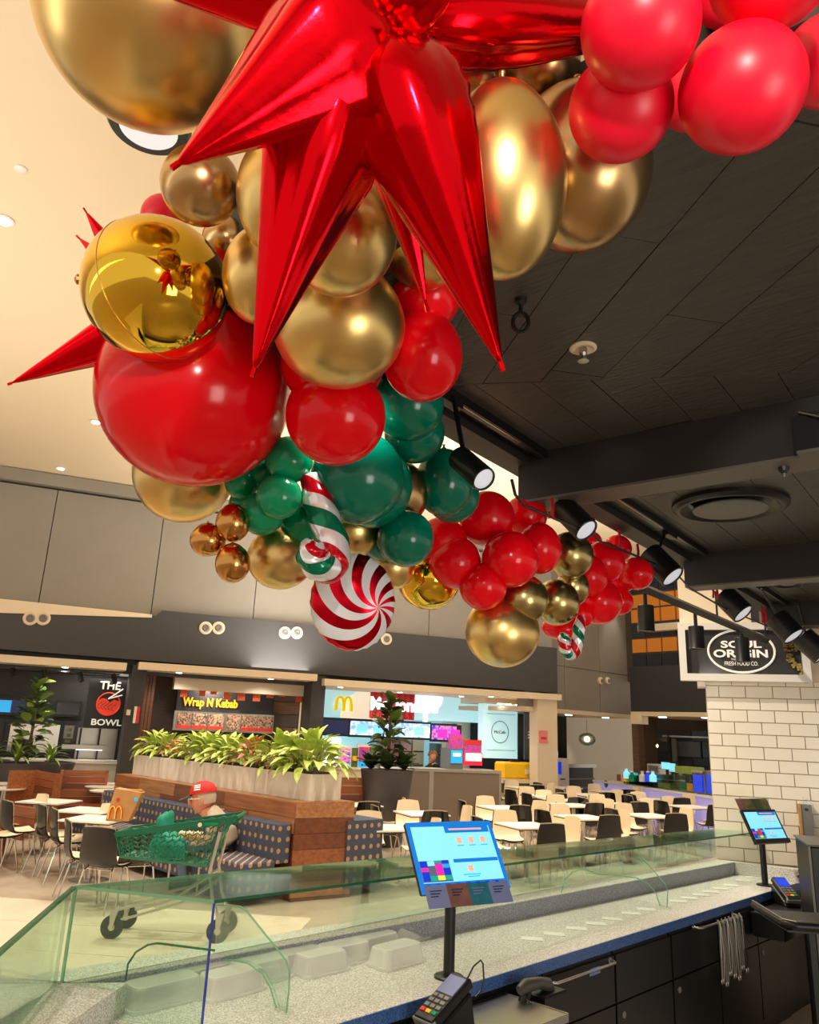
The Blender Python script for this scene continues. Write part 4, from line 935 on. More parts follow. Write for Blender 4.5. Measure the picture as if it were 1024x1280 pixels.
# round air diffuser, sprinklers, hook, bracket
g=G(912,629,ZS); rr=(G(990,629,ZS)-G(834,629,ZS)).length/2*.92
t=thing('ceiling_diffuser','large round black air diffuser on the plank ceiling between two beams','vent',(g.x,g.y,ZS))
m=MB(); m.lathe((g.x,g.y,ZS),(0,0,-1),[(0,rr),(.02,rr),(.035,rr*.93),(.035,rr*.86),(.01,rr*.78),(.0,rr*.7)],44); m.smooth=True; m.build('outer_ring',M['black_metal'],t)
m=MB(); m.lathe((g.x,g.y,ZS-.012),(0,0,-1),[(0,rr*.5),(.02,rr*.64),(.026,rr*.64),(.03,rr*.5)],40); m.smooth=True; m.build('centre_disc',pm('dark grey diffuser plate',(78,76,72),.4),t)
def sprink(px,py,r_,ringmat,lb):
    g=G(px,py,ZS); t=thing('ceiling_sprinkler',lb,'sprinkler',(g.x,g.y,ZS))
    m=MB(); m.lathe((g.x,g.y,ZS),(0,0,-1),[(0,r_),(.006,r_),(.009,r_*.8),(.002,r_*.55)],26); m.smooth=True; m.build('ring',ringmat,t)
    m=MB(); m.lathe((g.x,g.y,ZS-.002),(0,0,-1),[(0,r_*.3),(.02,r_*.3),(.03,r_*.2),(.04,r_*.2),(.042,r_*.42),(.047,r_*.42)],14); m.build('head',M['steel'],t)
sprink(729,434,.043,M['canopy'],'ceiling sprinkler in a white ring in the middle of the plank ceiling')
sprink(929,582,.05,M['black_metal'],'dark ceiling sprinkler beside the first beam above the round vent')
g=G(985,729,ZS); t=thing('recessed_spot','small round black recessed fitting near the right edge above the sign','light',(g.x,g.y,ZS))
m=MB(); m.lathe((g.x,g.y,ZS),(0,0,-1),[(0,.13),(.015,.125),(.02,.1),(.002,.08)],24); m.build('ring',M['black_metal'],t); m=MB(); m.lathe((g.x,g.y,ZS),(0,0,-1),[(0,.07),(.012,.05)],16); m.build('insert',M['grey_plastic'],t)
g=G(651,374,ZS); t=thing('ceiling_hook','black ring hook screwed into the plank ceiling','hook',g)
m=MB(); m.lathe(g,(0,0,-1),[(0,.018),(.012,.016),(.02,.006),(.05,.006)],14); m.build('screw_eye',M['black_metal'],t)
q=g+Vector((0,0,-.075)); m=MB(); m.tube([q+cr*(.022*math.cos(2*PI*i/20))+Vector((0,0,1))*(.03*math.sin(2*PI*i/20)) for i in range(21)],.006,8); m.smooth=True; m.build('ring',M['black_metal'],t)
g=G(968,567,ZB); t=thing('cable_stud','small dark stud under the first beam near the right edge','stud',(g.x,BY[0]+.08,ZB-.01)); m=MB(); m.lathe((g.x,BY[0]+.08,ZB-.01),(0,0,-1),[(0,.02),(.015,.017),(.025,.01)],12); m.build('cap',M['black_metal'],t); m=MB(); m.cyl((g.x,BY[0]+.08,ZB-.035),(g.x,BY[0]+.08,ZB-.045),.005,seg=6); m.build('pin',M['steel'],t)
g=HIT(1012,540,(0,BY[0],0),Vector((0,1,0))); t=thing('beam_bracket','black metal bracket with a steel pin on the beam at the right edge','bracket',g)
boxp('plate',M['black_metal'],t,WORLD,g.x-.05,g.x+.3,BY[0]-.02,BY[0]-.001,g.z-.08,g.z+.06); boxp('lip',M['beam_under'],t,WORLD,g.x-.03,g.x+.3,BY[0]-.1,BY[0]-.02,ZB-.03,ZB-.02)
m=MB(); m.cyl((g.x-.02,BY[0]-.03,g.z+.07),(g.x+.05,BY[0]-.05,g.z+.03),.006,seg=8); m.build('pin',M['steel'],t)
# cable sagging between the spots, and red strings from the soffit edge to the garland
pts=[]
for px,py,dp_ in [(640,600,2.7),(644,618,2.75),(656,632,2.8),(740,668,3.3),(752,678,3.5),(784,690,3.9),(845,716,4.3),(862,735,4.7),(905,760,5.2),(960,783,5.9)]: pts.append(P(px,py,dp_))
tag(MB().build('x',M['black_metal']) if False else (lambda mm:(mm.tube(pts,.006,6),mm.build('cable',M['black_metal']))[1])(MB()),'thin black cable strung loosely from spotlight to spotlight under the beams','cable')
for i,(px,y0,y1,dp_) in enumerate([(690,623,650,3.0),(742,647,672,3.5),(774,662,690,4.0),(797,680,700,4.3),(891,733,748,5.2),(896,734,750,5.25),(932,750,756,5.6),(952,758,780,5.9),(956,758,780,5.95)]):
    p=P(px,y0,dp_); q=P(px,y1,dp_); q.x,q.y=p.x,p.y
    m=MB(); m.tube([p,(p+q)/2+Vector((.004,0,0)),q],.008,5)
    tag(m.build('tinsel_string',M['ribbon_red']),'red tinsel string hanging under the beams, %s from the left'%['first','second','third','fourth','fifth','sixth','seventh','eighth','ninth'][i],'string','red strings holding the garland')
# ================================================================== COUNTER
ZD=.92; ZR=1.02; ZG=1.36
F0=G(420,1280,ZD); F1=G(1011,1099,ZD); fd=(F1-F0).normalized(); nA=Vector((-fd.y,fd.x,0))
def V2(v): return (v.x,v.y)
I1=G(918,1077.5,ZR); I0=G(100,1228,ZR); I2=G(1007,1089,ZR)
O1=G(896,1074,ZR); O0=G(265,1181,ZR)
od=(O1-O0).normalized(); idr=(I1-I0).normalized()
On=O0-od*.85; In=I0-idr*.0
S0=F0-fd*2.2; S1=F1+fd*.12
cornr=G(100,1232,ZR)
_t=((O1-F0).x*FT.x.y-(O1-F0).y*FT.x.x)/(fd.x*FT.x.y-fd.y*FT.x.x); WP=F0+fd*_t; S1=WP.copy()
t=thing('stone_counter','long pale speckled stone service counter running from the foreground to the white tiled wall','counter',(F0.x,F0.y,0))
m=MB(); m.prism([V2(S0),V2(WP),V2(O1),V2(O1-od*6.2)],ZD-.045,ZD); m.build('deck',M['stone'],t)
e0=S0-nA*.006; e1=S1-nA*.006
m=MB(); m.prism([V2(e0),V2(e1),V2(S1),V2(S0)],ZD-.055,ZD-.001); m.build('front_edge',M['stone_edge'],t)
m=MB(); m.prism([V2(In),V2(I1),V2(O1),V2(On)],ZD,ZR); o=m.build('rear_upstand',M['stone'],t)
fr=FT.y*-1
m=MB(); nI=Vector((idr.y,-idr.x,0))*.004; m.prism([V2(In),V2(I1),V2(I1+nI),V2(In+nI)],ZD,ZR-.004); m.build('riser_shade',M['stone_shade'],t)  # thin plate that carries the painted shade of the upstand
m=MB(); m.prism([V2(I1),V2(I2),V2(I2+FT.y*.14),V2(O1)],ZD,ZR); m.build('end_upstand',M['stone'],t)
# near corner: dividing upstand and second run of the counter
dv=(G(40,1280,ZR)-G(120,1230,ZR)).normalized(); dn=Vector((-dv.y,dv.x,0))
c0=G(82,1229,ZR); 
m=MB(); a_=G(160,1228,ZR); b_=G(78,1229,ZR)
m.prism([V2(a_),V2(b_),V2(b_+dv*1.6),V2(a_+dv*1.6)],ZD,ZR); m.build('dividing_upstand',M['stone'],t)
g1=G(95,1107,ZG); g2=G(0,1190,ZG); gd=(g2-g1).normalized(); gn=Vector((gd.y,-gd.x,0)); 
if gn.dot(EYE-g1)>0: gn=-gn
r0=g1+gn*.12; 
m=MB(); q0=O1-od*6.2
m.prism([V2(On),V2(g1+gn*.3-gd*.15),V2(g1+gd*3.2+gn*.3),V2(S0-fd*.5),V2(S0),V2(In)],ZD-.045,ZD-.001); m.build('second_run_deck',M['stone'],t)
m=MB(); m.prism([V2(g1+gn*.28-gd*.1),V2(g1+gd*3.2+gn*.28),V2(g1+gd*3.2+gn*.03),V2(g1+gn*.03)],ZD,ZR); m.build('second_run_upstand',M['stone'],t)
# white outer cladding of the counter (customer side) and black staff side
m=MB(); n_o=Vector((-od.y,od.x,0)); m.prism([V2(O1+n_o*-.03),V2(O1+n_o*-.1),V2(On+n_o*-.1-od*.4),V2(On+n_o*-.03-od*.4)],0,ZD-.05); m.build('customer_front',M['white_planter'],t)
m=MB(); m.prism([V2(S0+nA*.04),V2(S1+nA*.04),V2(S1+nA*.1),V2(S0+nA*.1)],0,ZD-.055); m.build('staff_front',M['black_lam'],t)
CF=Frame((F0.x,F0.y,0),math.atan2(fd.y,fd.x))     # local x along the counter, +y away from staff
Lc=(F1-F0).length
# cabinet doors and drawers on the staff side
xs_=[-1.4,-.7,.0,.68,1.36,2.04,2.72,3.4,4.08,4.76]
for i in range(len(xs_)-1):
    a,b=xs_[i]+.006,xs_[i+1]-.006
    lb='black laminate base cabinet under the counter, '+['beneath the near card terminal','just left of the near card terminal','just right of the near card terminal','under the near towel rail','with the blue label','right of the blue labelled cabinet','under the hanging tongs','just right of the hanging tongs','nearest the tiled wall'][i]
    tt=thing('base_cabinet',lb,'cabinet',CF.at((a+b)/2,0,0),CF.ang,'black cabinets under the counter')
    boxp('carcass',M['black_lam'],tt,CF,a,b,.0,.035,.1,ZD-.06); boxp('door',M['black_metal'],tt,CF,a+.004,b-.004,-.018,-.001,.12,.60)
    boxp('fascia',M['black_metal'],tt,CF,a+.004,b-.004,-.018,-.001,.61,ZD-.075)
    m=MB(CF); m.cyl((a+.07,-.018,.54),(a+.07,-.024,.54),.018,seg=12); m.build('finger_hole',M['grey_plastic'],tt); boxp('plinth',M['black_lam'],tt,CF,a,b,.03,.06,0,.1)
q=HIT(740,1213,CF.o,CF.y); q=CF.I@q
t=thing('cabinet_label','small pale blue label stuck to a black cabinet','label',CF.at(q.x,-.02,q.z),CF.ang); boxp('sticker',M['card_grey'],t,CF,q.x-.05,q.x+.05,-.022,-.0185,q.z-.015,q.z+.015); boxp('backing',M['screen_blue'],t,CF,q.x-.052,q.x+.052,-.0188,-.018,q.z-.017,q.z+.017)
def railp(px0,py0,px1,py1,lb):
    a_=CF.I@HIT(px0,py0,CF.o-CF.y*.07,CF.y); b_=CF.I@HIT(px1,py1,CF.o-CF.y*.07,CF.y); z=(a_.z+b_.z)/2
    t=thing('towel_rail',lb,'rail',CF.at((a_.x+b_.x)/2,-.07,z),CF.ang)
    m=MB(CF); m.tube([(a_.x,-.02,z),(a_.x,-.05,z),(a_.x+.02,-.07,z),(b_.x-.02,-.07,z),(b_.x,-.05,z),(b_.x,-.02,z)],.007,10); m.smooth=True; m.build('bar',M['steel'],t)
    for x in (a_.x,b_.x):
        m=MB(CF); m.cyl((x,-.026,z),(x,-.018,z),.016,seg=14); m.build('mount',M['steel'],t)
    return a_.x,b_.x,z
railp(694,1229,772,1204,'bright steel rail on the black cabinets right of the handset')
ra,rb,rz=railp(876,1157,925,1148,'steel rail carrying the hanging tongs')
for i in range(7):
    x=ra+(rb-ra)*(.42+.095*i); ln=.33+.03*math.sin(i*2.1); sw=.03*math.sin(i)
    t=thing('serving_tongs','steel serving tongs hanging on the rail, %s from the left'%['first','second','third','fourth','fifth','sixth','seventh'][i],'tongs',CF.at(x,-.075,rz-ln),CF.ang,'tongs hanging from the rail')
    for s in (-1,1):
        m=MB(CF); m.tube([(x,-.07,rz+.012),(x+s*.008,-.083,rz-.03),(x+s*.02+.02*i/7,-.085,rz-ln*.6),(x+s*.014+.06*i/7,-.08,rz-ln)],[.006,.008,.008,.006],6); m.build('arm',M['grey_plastic'] if i%2 else M['steel'],t)
        m=MB(CF); m.ell((x+s*.014+.06*i/7,-.08,rz-ln-.012),.014,.006,.02,8,6); m.build('tip',M['steel'],t)
    m=MB(CF); m.tube([(x-.01,-.083,rz-.01),(x,-.07,rz+.014),(x+.01,-.083,rz-.01)],.005,6); m.build('hinge_loop',M['steel'],t)
# ------------------------------------------------------------------ sneeze guard glass
ga=G(268,1125,ZG); gf=G(95,1107,ZG)
gcx=HIT(945,1040,FT.o-FT.y*.006,FT.y); ge=HIT(893,1034,FT.o-FT.y*.006,FT.y); ge.z=gcx.z
def on_line(a,b,px):
    best=None
    for k in range(401):
        p=a+(b-a)*(k/400); d=p-EYE; z_=d.dot(cf); x_=512+FPX*d.dot(cr)/z_
        if best is None or abs(x_-px)<best[0]: best=(abs(x_-px),p)
    return best[1]
gb=on_line(ga,gcx,735); gmid=gf+(ge-gf)*((gb-ga).length/(gcx-ga).length)
UPZ=Vector((0,0,1)); gs=(gcx-ga).normalized()*.005
t=thing('glass_sneeze_guard','long green edged glass guard over the pale stone counter','glass guard',(ga.x,ga.y,ZD))
def pane(nm,pts,n,lbl=None):
    m=MB(); m.slab(pts,n); o=m.build(nm,M['glass'],t)
    if lbl: tag(o,lbl)
pane('top_pane',[ga,gb,gmid,gf],-UPZ*.011,'near top pane'); pane('top_pane',[gb+gs,gcx,ge,gmid+gs],-UPZ*.011,'far top pane')
def gedge(a_,b_,w_,mat):
    d_=(b_-a_).normalized(); n_=d_.cross(UPZ).normalized(); 
    m=MB(); m.slab([a_+UPZ*.0006,b_+UPZ*.0006,b_-UPZ*.0116,a_-UPZ*.0116],n_*w_); m.build('polished_edge',mat,t)
gedge(ga-gs*0,gb,.004,M['glass_edge']); gedge(gb+gs,gcx,.004,M['glass_edge']); gedge(gf,ga,.003,M['glass_edge_pale']); gedge(gf,gmid,.003,M['glass_edge_pale'])
def down(p,z): return Vector((p.x,p.y,z))
bo=(ge-gf).normalized(); bn=bo.cross(UPZ).normalized()
pane('customer_pane',[gf-UPZ*.012,ge-UPZ*.012,down(ge,ZR),down(gf,ZR)],bn*.008)
ed=(gf-ga).normalized(); en=ed.cross(UPZ).normalized()
pane('end_pane',[ga-UPZ*.012,gf-UPZ*.012,down(gf,ZR),down(gf,ZR)+ed*-.02-UPZ*.09,down(ga,ZD+.001)],en*.008)
def upright(p,z0,r_,mat):
    m=MB(); m.box(p.x-r_,p.x+r_,p.y-r_,p.y+r_,z0,p.z-.012); m.build('upright_edge',mat,t)
upright(ga,ZD+.001,.0035,pm('blue tinted glass edge',(40,70,170),.15,coat=.5)); upright(gf,ZR,.005,M['glass_edge_pale'])
# second run glass
t2=thing('glass_guard_panel','sloping-looking green edged glass panel at the lower left corner','glass guard',(g1.x,g1.y,ZR))
m=MB(); m.prism([V2(g1+gd*.01),V2(g1+gd*3),V2(g1+gd*3+gn*.012),V2(g1+gd*.01+gn*.012)],ZR,ZG-.012); m.build('pane',M['glass'],t2)
m=MB(); m.prism([V2(g1+gd*.01-gn*.002),V2(g1+gd*3-gn*.002),V2(g1+gd*3+gn*.014),V2(g1+gd*.01+gn*.014)],ZG-.012,ZG); m.build('polished_edge',M['glass_edge'],t2)
# curved glass brackets
def bracket(foot,outer,inner,lb):
    f=G(foot[0],foot[1],ZD); n_=fd
    tb_=thing('glass_bracket',lb,'bracket',f)
    po=[HIT(x,y,f,n_) for x,y in outer]; pi=[HIT(x,y,f,n_) for x,y in inner]
    po=[p+Vector((0,0,max(0,ZD+.001-p.z))) for p in po]; pi=[p+Vector((0,0,max(0,ZD+.001-p.z))) for p in pi]
    m=MB(); m.slab(po+pi[::-1],n_*.008); bmesh.ops.triangulate(m.bm,faces=[f_ for f_ in m.bm.faces if len(f_.verts)>4]); m.build('web',M['glass_thin'],tb_)
    m=MB(); m.tube(po,.0035,6); m.build('outer_edge',M['glass_edge_pale'],tb_)
    m=MB(); m.tube(pi,.0035,6); m.build('inner_edge',M['glass_edge_pale'],tb_)
bracket((358,1266),[(270,1131),(300,1133),(308,1138),(325,1160),(345,1184),(357,1200),(362,1214),(361,1240),(358,1266)],[(266,1200),(290,1200),(310,1204),(328,1217),(338,1235),(343,1252),(345,1267)],'rounded clear glass bracket near the front end of the counter')
bracket((834,1134),[(793,1064),(797,1066),(810,1080),(822,1094),(832,1105),(835,1114),(834,1134)],[(732,1092),(765,1094),(795,1097),(810,1104),(820,1116),(825,1133)],'rounded clear glass bracket near the middle of the counter')
# far-side curved legs seen through the glass
for k,(pp,lb) in enumerate([([(157,1225),(160,1205),(170,1190),(185,1181),(197,1179),(268,1188)],'rounded glass support seen through the near end pane'),([(702,1116),(706,1100),(716,1090),(732,1085)],'rounded glass support on the rear upstand in mid counter')]):
    f=G(pp[0][0],pp[0][1],ZR); pts=[HIT(x,y,f,fd) for x,y in pp]
    tb_=thing('glass_bracket',lb,'bracket',f); m=MB(); m.tube(pts,.004,6); m.smooth=True; m.build('curved_edge',M['glass_edge'] if k==0 else M['glass_edge_pale'],tb_)
# ------------------------------------------------------------------ upturned tubs
def tub_mesh():
    m=MB(); rings=[(0,.30,.155),(.012,.30,.155),(.012,.285,.142),(.075,.262,.122),(.082,.255,.116),(.084,.245,.108)]
    rs=[]
    for z,lx,ly in rings:
        rr_=.03; pts=[]
        for cx_,cy_,a0 in ((1,1,0),(-1,1,90),(-1,-1,180),(1,-1,270)):
            for k in range(4):
                a_=R(a0+30*k); pts.append((cx_*(lx/2-rr_)+rr_*math.cos(a_),cy_*(ly/2-rr_)+rr_*math.sin(a_),z))
        rs.append([m.bm.verts.new(p) for p in pts])
    n=16
    for a_,b_ in zip(rs,rs[1:]):
        for i in range(n): m.bm.faces.new((a_[i],a_[(i+1)%n],b_[(i+1)%n],b_[i]))
    m.bm.faces.new(rs[-1]); return m
tubA=None
M['tub2']=pm('milky translucent plastic',(250,248,238),.2); _n=M['tub2'].node_tree; 
_b=_n.nodes['Principled BSDF']; _b.inputs['Alpha'].default_value=.5
tubs=[(200,1252,'nearest the end pane, front row',1.12),(252,1233,'behind the nearest tub',.95),(287,1240,'just right of the blue glass edge',1.),(322,1225,'second right of the blue glass edge',1.),(370,1212,'third right of the blue glass edge',1.),(400,1214,'beside the small bracket foot',.9),(428,1202,'fourth right of the blue glass edge',1.),(466,1190,'fifth right of the blue glass edge',1.),(495,1204,'left of the monitor pole, front row',1.),(506,1174,'left of the monitor pole, back row',1.),(545,1163,'behind the monitor pole',1.)]
for i,(px,py,lb,sc_) in enumerate(tubs):
    g=G(px,py,ZD)
    if tubA is None:
        tubA=tub_mesh().build('plastic_tub',M['tub2']); o=tubA; 
    else:
        o=tubA.copy(); col.objects.link(o)
    o.location=(g.x,g.y,ZD); o.rotation_euler=(0,0,CF.ang+R(random.uniform(-3,3))); o.scale=(sc_,sc_,1)
    tag(o,'upturned clear plastic tub on the counter, '+lb,'tub','upturned tubs on the stone counter')
# white rectangular inserts in a row along the deck
prev=None; ords=['first','second','third','fourth','fifth','sixth','seventh','eighth','ninth','tenth','eleventh','twelfth','thirteenth','fourteenth','fifteenth']
pl=[(665,1174),(693,1168),(721,1161),(745,1155),(765,1149),(789,1142),(808,1137),(848,1127),(862,1123),(876,1119),(889,1115),(901,1111),(914,1107),(929,1101),(942,1097)]
for i,(px,py) in enumerate(pl):
    g=G(px,py,ZD)
    if prev is None:
        m=MB(); m.box(-.06,.06,-.036,.036,0,.004); m.bevel(.0015); o=prev=m.build('white_plate',M['white_plastic'])
    else: o=prev.copy(); col.objects.link(o)
    o.location=(g.x,g.y,ZD+.0005); o.rotation_euler=(0,0,R(30))
    tag(o,'small white plate lying flat on the stone deck, %s counting from the camera'%ords[i],'plate','white plates along the stone deck')
# ------------------------------------------------------------------ monitors
def monitor(lb,base,C,w_,h_,yaw,tilt,card_top,big):
    t=thing('till_monitor',lb,'monitor',(base[0],base[1],ZD))
    hx=Vector((math.cos(yaw),math.sin(yaw),0)); n_=hx*math.cos(tilt)+Vector((0,0,1))*math.sin(tilt); r_=Vector((0,0,1)).cross(hx); u_=n_.cross(r_)
    C=Vector(C); Mx=Matrix((r_,u_,n_)).transposed()
    def pl_(name,mat,x0,x1,y0,y1,z0,z1,par=t):
        m=MB(); v=m.box(x0*w_,x1*w_,y0*h_,y1*h_,z0,z1)
        for q in v: q.co=C+Mx@q.co
        return m.build(name,mat,par)
    m=MB(); v=m.box(-w_/2,w_/2,-h_/2,h_/2,-.022,0); m.bevel(.004)
    for q in m.bm.verts: q.co=C+Mx@q.co
    m.build('case',M['black_metal'],t)
    s=pl_('bezel_glass',M['screen_blue'] if big else M['black_lam'],-.5,.5,-.5,.5,.0,.002)
    z=.0021
    def S(name,mat,x0,x1,y0,y1): 
        global _zz
        _zz+=.0002
        pl_(name,M[mat],x0-.5,x1-.5,.5-y1,.5-y0,.002,.0024+_zz,s)
    global _zz
    _zz=0
    S('picture','screen_cyan',.045,.955,.07,.86); S('title_bar','screen_blue',.42,.945,.07,.17); S('divider','screen_blue',.43,.95,.55,.60)
    S('title_text','screen_peach',.47,.86,.105,.13)
    for k in range(3): S('icon','screen_peach',.53+.14*k,.585+.14*k,.24,.33); S('icon_text','screen_mid',.52+.14*k,.60+.14*k,.355,.365)
    S('icon','screen_peach',.57,.63,.65,.73); S('icon_text','screen_mid',.5,.70,.77,.78); S('icon_text','screen_mid',.55,.68,.80,.81)
    S('grid_back','card_grey',.045,.37,.56,.85)
    cells=[(0,0,'screen_navy',1),(0,1,'screen_pink',.6),(0,1.6,'screen_navy',1.4),(1,0,'screen_cyan',.8),(1,.8,'card_grey',1.4),(1,2.2,'screen_teal',.8),(2,0,'screen_teal',.4),(2,.45,'screen_pink' if big else 'screen_red',1.7),(2,2.2,'screen_yellow',.75),(3,0,'screen_navy',.5),(3,.55,'screen_mid',.6),(3,1.2,'screen_navy',1),(3,2.25,'screen_teal',.7)]
    for cx_,cy_,mt,hh in cells: S('button',mt,.05+.08*cx_,.05+.08*cx_+.075,.565+.093*cy_,.565+.093*(cy_+hh)-.008)
    for k in range(8): S('task_icon','screen_navy',.06+.11*k,.10+.11*k,.885,.91)
    if not big: pl_('bottom_lip',M['black_metal'],-.5,.5,-.5,-.38,.002,.012)
    # neck and pole
    bk=C-n_*.022
    bx,by=base[0],base[1]
    m=MB(); m.cyl((bx,by,ZD+.012),(bx,by,C.z-.02),.026 if big else .024,seg=24); m.smooth=True; m.ang=30; m.build('pole',M['black_metal'],t)
    m=MB(); m.cyl((bx,by,C.z-.05),bk,.022,seg=14); m.build('neck',M['black_metal'],t)
    m=MB(); m.lathe((bx,by,ZD),(0,0,1),[(0,.068),(.008,.068),(.012,.06),(.013,.028)],30); m.smooth=True; m.ang=30; m.build('base_plate',M['black_metal'],t)
    # card strip
    tt=thing('menu_card',card_top[0],'card',C+Mx@Vector((0,(-.5 if card_top[1]=='b' else .5)*h_,.01)))
    cols=['card_grey','card_brown','card_teal','card_grey'] if big else ['card_brown','photo_strip','leaf_shade','photo_strip']
    for k in range(4):
        if card_top[1]=='b': y0,y1=-.5*h_-.065,-.5*h_+.035
        else: y0,y1=.5*h_+.0,.5*h_+.10
        m=MB(); v=m.box(-.47*w_+k*.235*w_,-.47*w_+(k+1)*.235*w_,y0,y1,.007 if big else -.02,.009 if big else -.018)
        for q in v: q.co=C+Mx@q.co
        pp=m.build('card_panel',M[cols[k]],tt)
        if big:
            for j in range(3):
                m=MB(); v=m.box(-.47*w_+(k+.2)*.235*w_,-.47*w_+(k+.75-.1*j)*.235*w_,y1-.028-.012*j,y1-.024-.012*j,.009,.0095)
                for q in v: q.co=C+Mx@q.co
                m.build('print_line',M['screen_dark'] if k!=2 else M['card_grey'],pp)
b1=G(561,1222,ZD); monitor('large tilted till monitor with a bright blue screen on a black pole in the foreground',(b1.x,b1.y),(b1.x+.03,b1.y+.01,1.44),.5,.33,R(-21.8),R(31.8),('four panelled printed card clipped to the bottom of the near monitor','b'),True)
b2=G(957,1107,ZD); monitor('smaller black-framed till monitor on a pole near the white tiled wall',(b2.x,b2.y),(b2.x+.04,b2.y-.01,1.37),.42,.27,R(-23.5),R(26.4),('brown and green printed card standing behind the top of the far monitor','t'),False)
# ------------------------------------------------------------------ shelves and terminals on the staff side
def shelf(lb,x0,x1,y0,z,mat):
    t=thing('pull_out_shelf',lb,'shelf',CF.at((x0+x1)/2,y0/2-.02,z),CF.ang); boxp('tray',M[mat],t,CF,x0,x1,y0,-.025,z-.012,z)
    boxp('rim',M['steel'],t,CF,x0-.004,x1+.004,y0-.006,y0,z-.03,z+.004); boxp('rim',M['steel'],t,CF,x1,x1+.006,y0,-.025,z-.03,z+.004); boxp('box_under',M['black_metal'],t,CF,x0+.02,x1-.02,y0+.03,-.03,z-.16,z-.013); return t
s1=CF.I@G(575,1262,.84)
shelf('dark shelf with a shiny steel top under the near card terminal',s1.x-.28,s1.x+.33,-.36,.84,'steel')
def terminal(lb,F,x,y,z,big):
    t=thing('card_terminal',lb,'card terminal',F.at(x,y,z),F.ang+big[0]); TM=Frame(F.at(x,y,z),F.ang+big[0]); s=big[1]
    # stand
    m=MB(TM); m.slab([(-.05*s,-.085*s,0),(-.05*s,.07*s,0),(-.05*s,.05*s,.10*s),(-.05*s,-.07*s,.03*s)],(.1*s,0,0)); m.bevel(.006*s); m.build('stand',M['black_metal'],t)
    sl=math.atan2(.07,.12); T=Matrix.Translation((0,-.01*s,.075*s))@Matrix.Rotation(sl,4,'X')
    def pb(n_,mat,x0,x1,y0,y1,z0,z1,par,bv=0):
        m=MB(TM); m.box(x0*s,x1*s,y0*s,y1*s,z0*s,z1*s)
        if bv: m.bevel(bv*s)
        m.bm.transform(T); return m.build(n_,mat,par)
    bd=pb('body',M['black_metal'],-.042,.042,-.095,.085,-.012,.02,t,.006)
    pb('lip',M['grey_plastic'],-.044,.044,-.098,-.08,-.008,.016,t,.003)
    pb('display',M['screen_mid'] if big[2] else M['screen_navy'],-.033,.033,.005,.072,.02,.0215,t) if not big[2] else pb('display',M['card_grey'],-.033,.033,.005,.072,.02,.0215,t)
    for r_ in range(4):
        for c_ in range(3):
            mt='grey_plastic' if r_<3 else ['logo_red','paper_yellow','green'][c_]
            pb('key',M[mt] if mt!='logo_red' else M['paper_red'],-.033+.023*c_,-.014+.023*c_,-.014-.019*r_,-.002-.019*r_,.02,.0235,bd,.001)
    return t
s1p=CF.I@G(545,1282,.84)
terminal('black card payment terminal with a grey screen in the foreground',CF,s1p.x,-.15,.842,(R(-95),1.4,True))
p=CF.at(s1p.x+.02,-.06,.97); 
m=MB(); m.tube([P(583,1226,3.0),P(592,1208,3.02),P(601,1200,3.05),P(604,1205,3.05),P(605,1225,3.03),P(600,1240,3.0),P(594,1247,2.97)],.0035,8); m.smooth=True
tag(m.build('terminal_cord',M['black_metal']),'thin black cord looping from the near monitor pole to the card terminal','cord')
hs=CF.I@HIT(665,1232,CF.o-CF.y*.12,CF.y)
t=thing('scanner_handset','dark grey handset cradle on a black box right of the near card terminal','handset',CF.at(hs.x,-.12,hs.z-.25),CF.ang)
zz=hs.z
boxp('black_box',M['black_metal'],t,CF,hs.x+.0,hs.x+.18,-.2,-.03,zz-.32,zz-.03,bev=.008); m=MB(CF)
m.tube([(hs.x-.11,-.13,zz-.0),(hs.x-.07,-.135,zz+.015),(hs.x+.02,-.14,zz+.012),(hs.x+.09,-.145,zz-.005),(hs.x+.12,-.145,zz-.03)],[.022,.03,.026,.03,.02],10); m.smooth=True; m.build('handset',pm('dark grey handset plastic',(70,68,66),.4),t)
m=MB(CF); m.tube([(hs.x-.08,-.13,zz-.02),(hs.x-.12,-.12,zz-.12),(hs.x-.1,-.1,zz-.2)],[.018,.013,.016],8); m.build('grip',M['black_metal'],t)
m=MB(CF); m.tube([(hs.x-.03,-.13,zz-.02),(hs.x-.06,-.12,zz-.09),(hs.x-.03,-.11,zz-.15)],[.01,.008,.008],8); m.build('cable',M['black_metal'],t)
s2=CF.I@G(965,1137,.84)
shelf('narrow grey tray shelf below the far monitor',s2.x-.22,s2.x+.36,-.28,.84,'black_metal')
s2p=CF.I@G(968,1128,.84); terminal('small card terminal with a blue screen beside the far monitor pole',CF,s2p.x,-.10,.842,(R(-40),1.35,False))
q=CF.I@G(990,1128,.86); t=thing('paper_roll','small clear and white till rolls on the far tray shelf','till roll',CF.at(q.x,-.16,.84),CF.ang)
for k in range(3): m=MB(CF); m.lathe((q.x-.05+.05*k,-.2+.03*k,.841),(0,0,1),[(0,.02),(.045,.02),(.045,.008)],14); m.build('roll',M['white_plastic'] if k else M['clear'],t)
q=CF.I@G(990,1112,.9); t=thing('barcode_scanner','grey curved scanner on a stand behind the far card terminal','scanner',CF.at(q.x+.05,-.1,.84),CF.ang)
m=MB(CF); m.tube([(q.x+.02,-.1,1.0),(q.x+.06,-.1,1.03),(q.x+.14,-.1,1.02),(q.x+.19,-.1,.98)],[.018,.025,.02,.016],10); m.smooth=True; m.build('head',M['grey_plastic'],t)
m=MB(CF); m.tube([(q.x+.09,-.1,1.01),(q.x+.07,-.1,.92),(q.x+.07,-.1,.842)],[.014,.012,.03],10); m.build('stem',M['black_metal'],t)
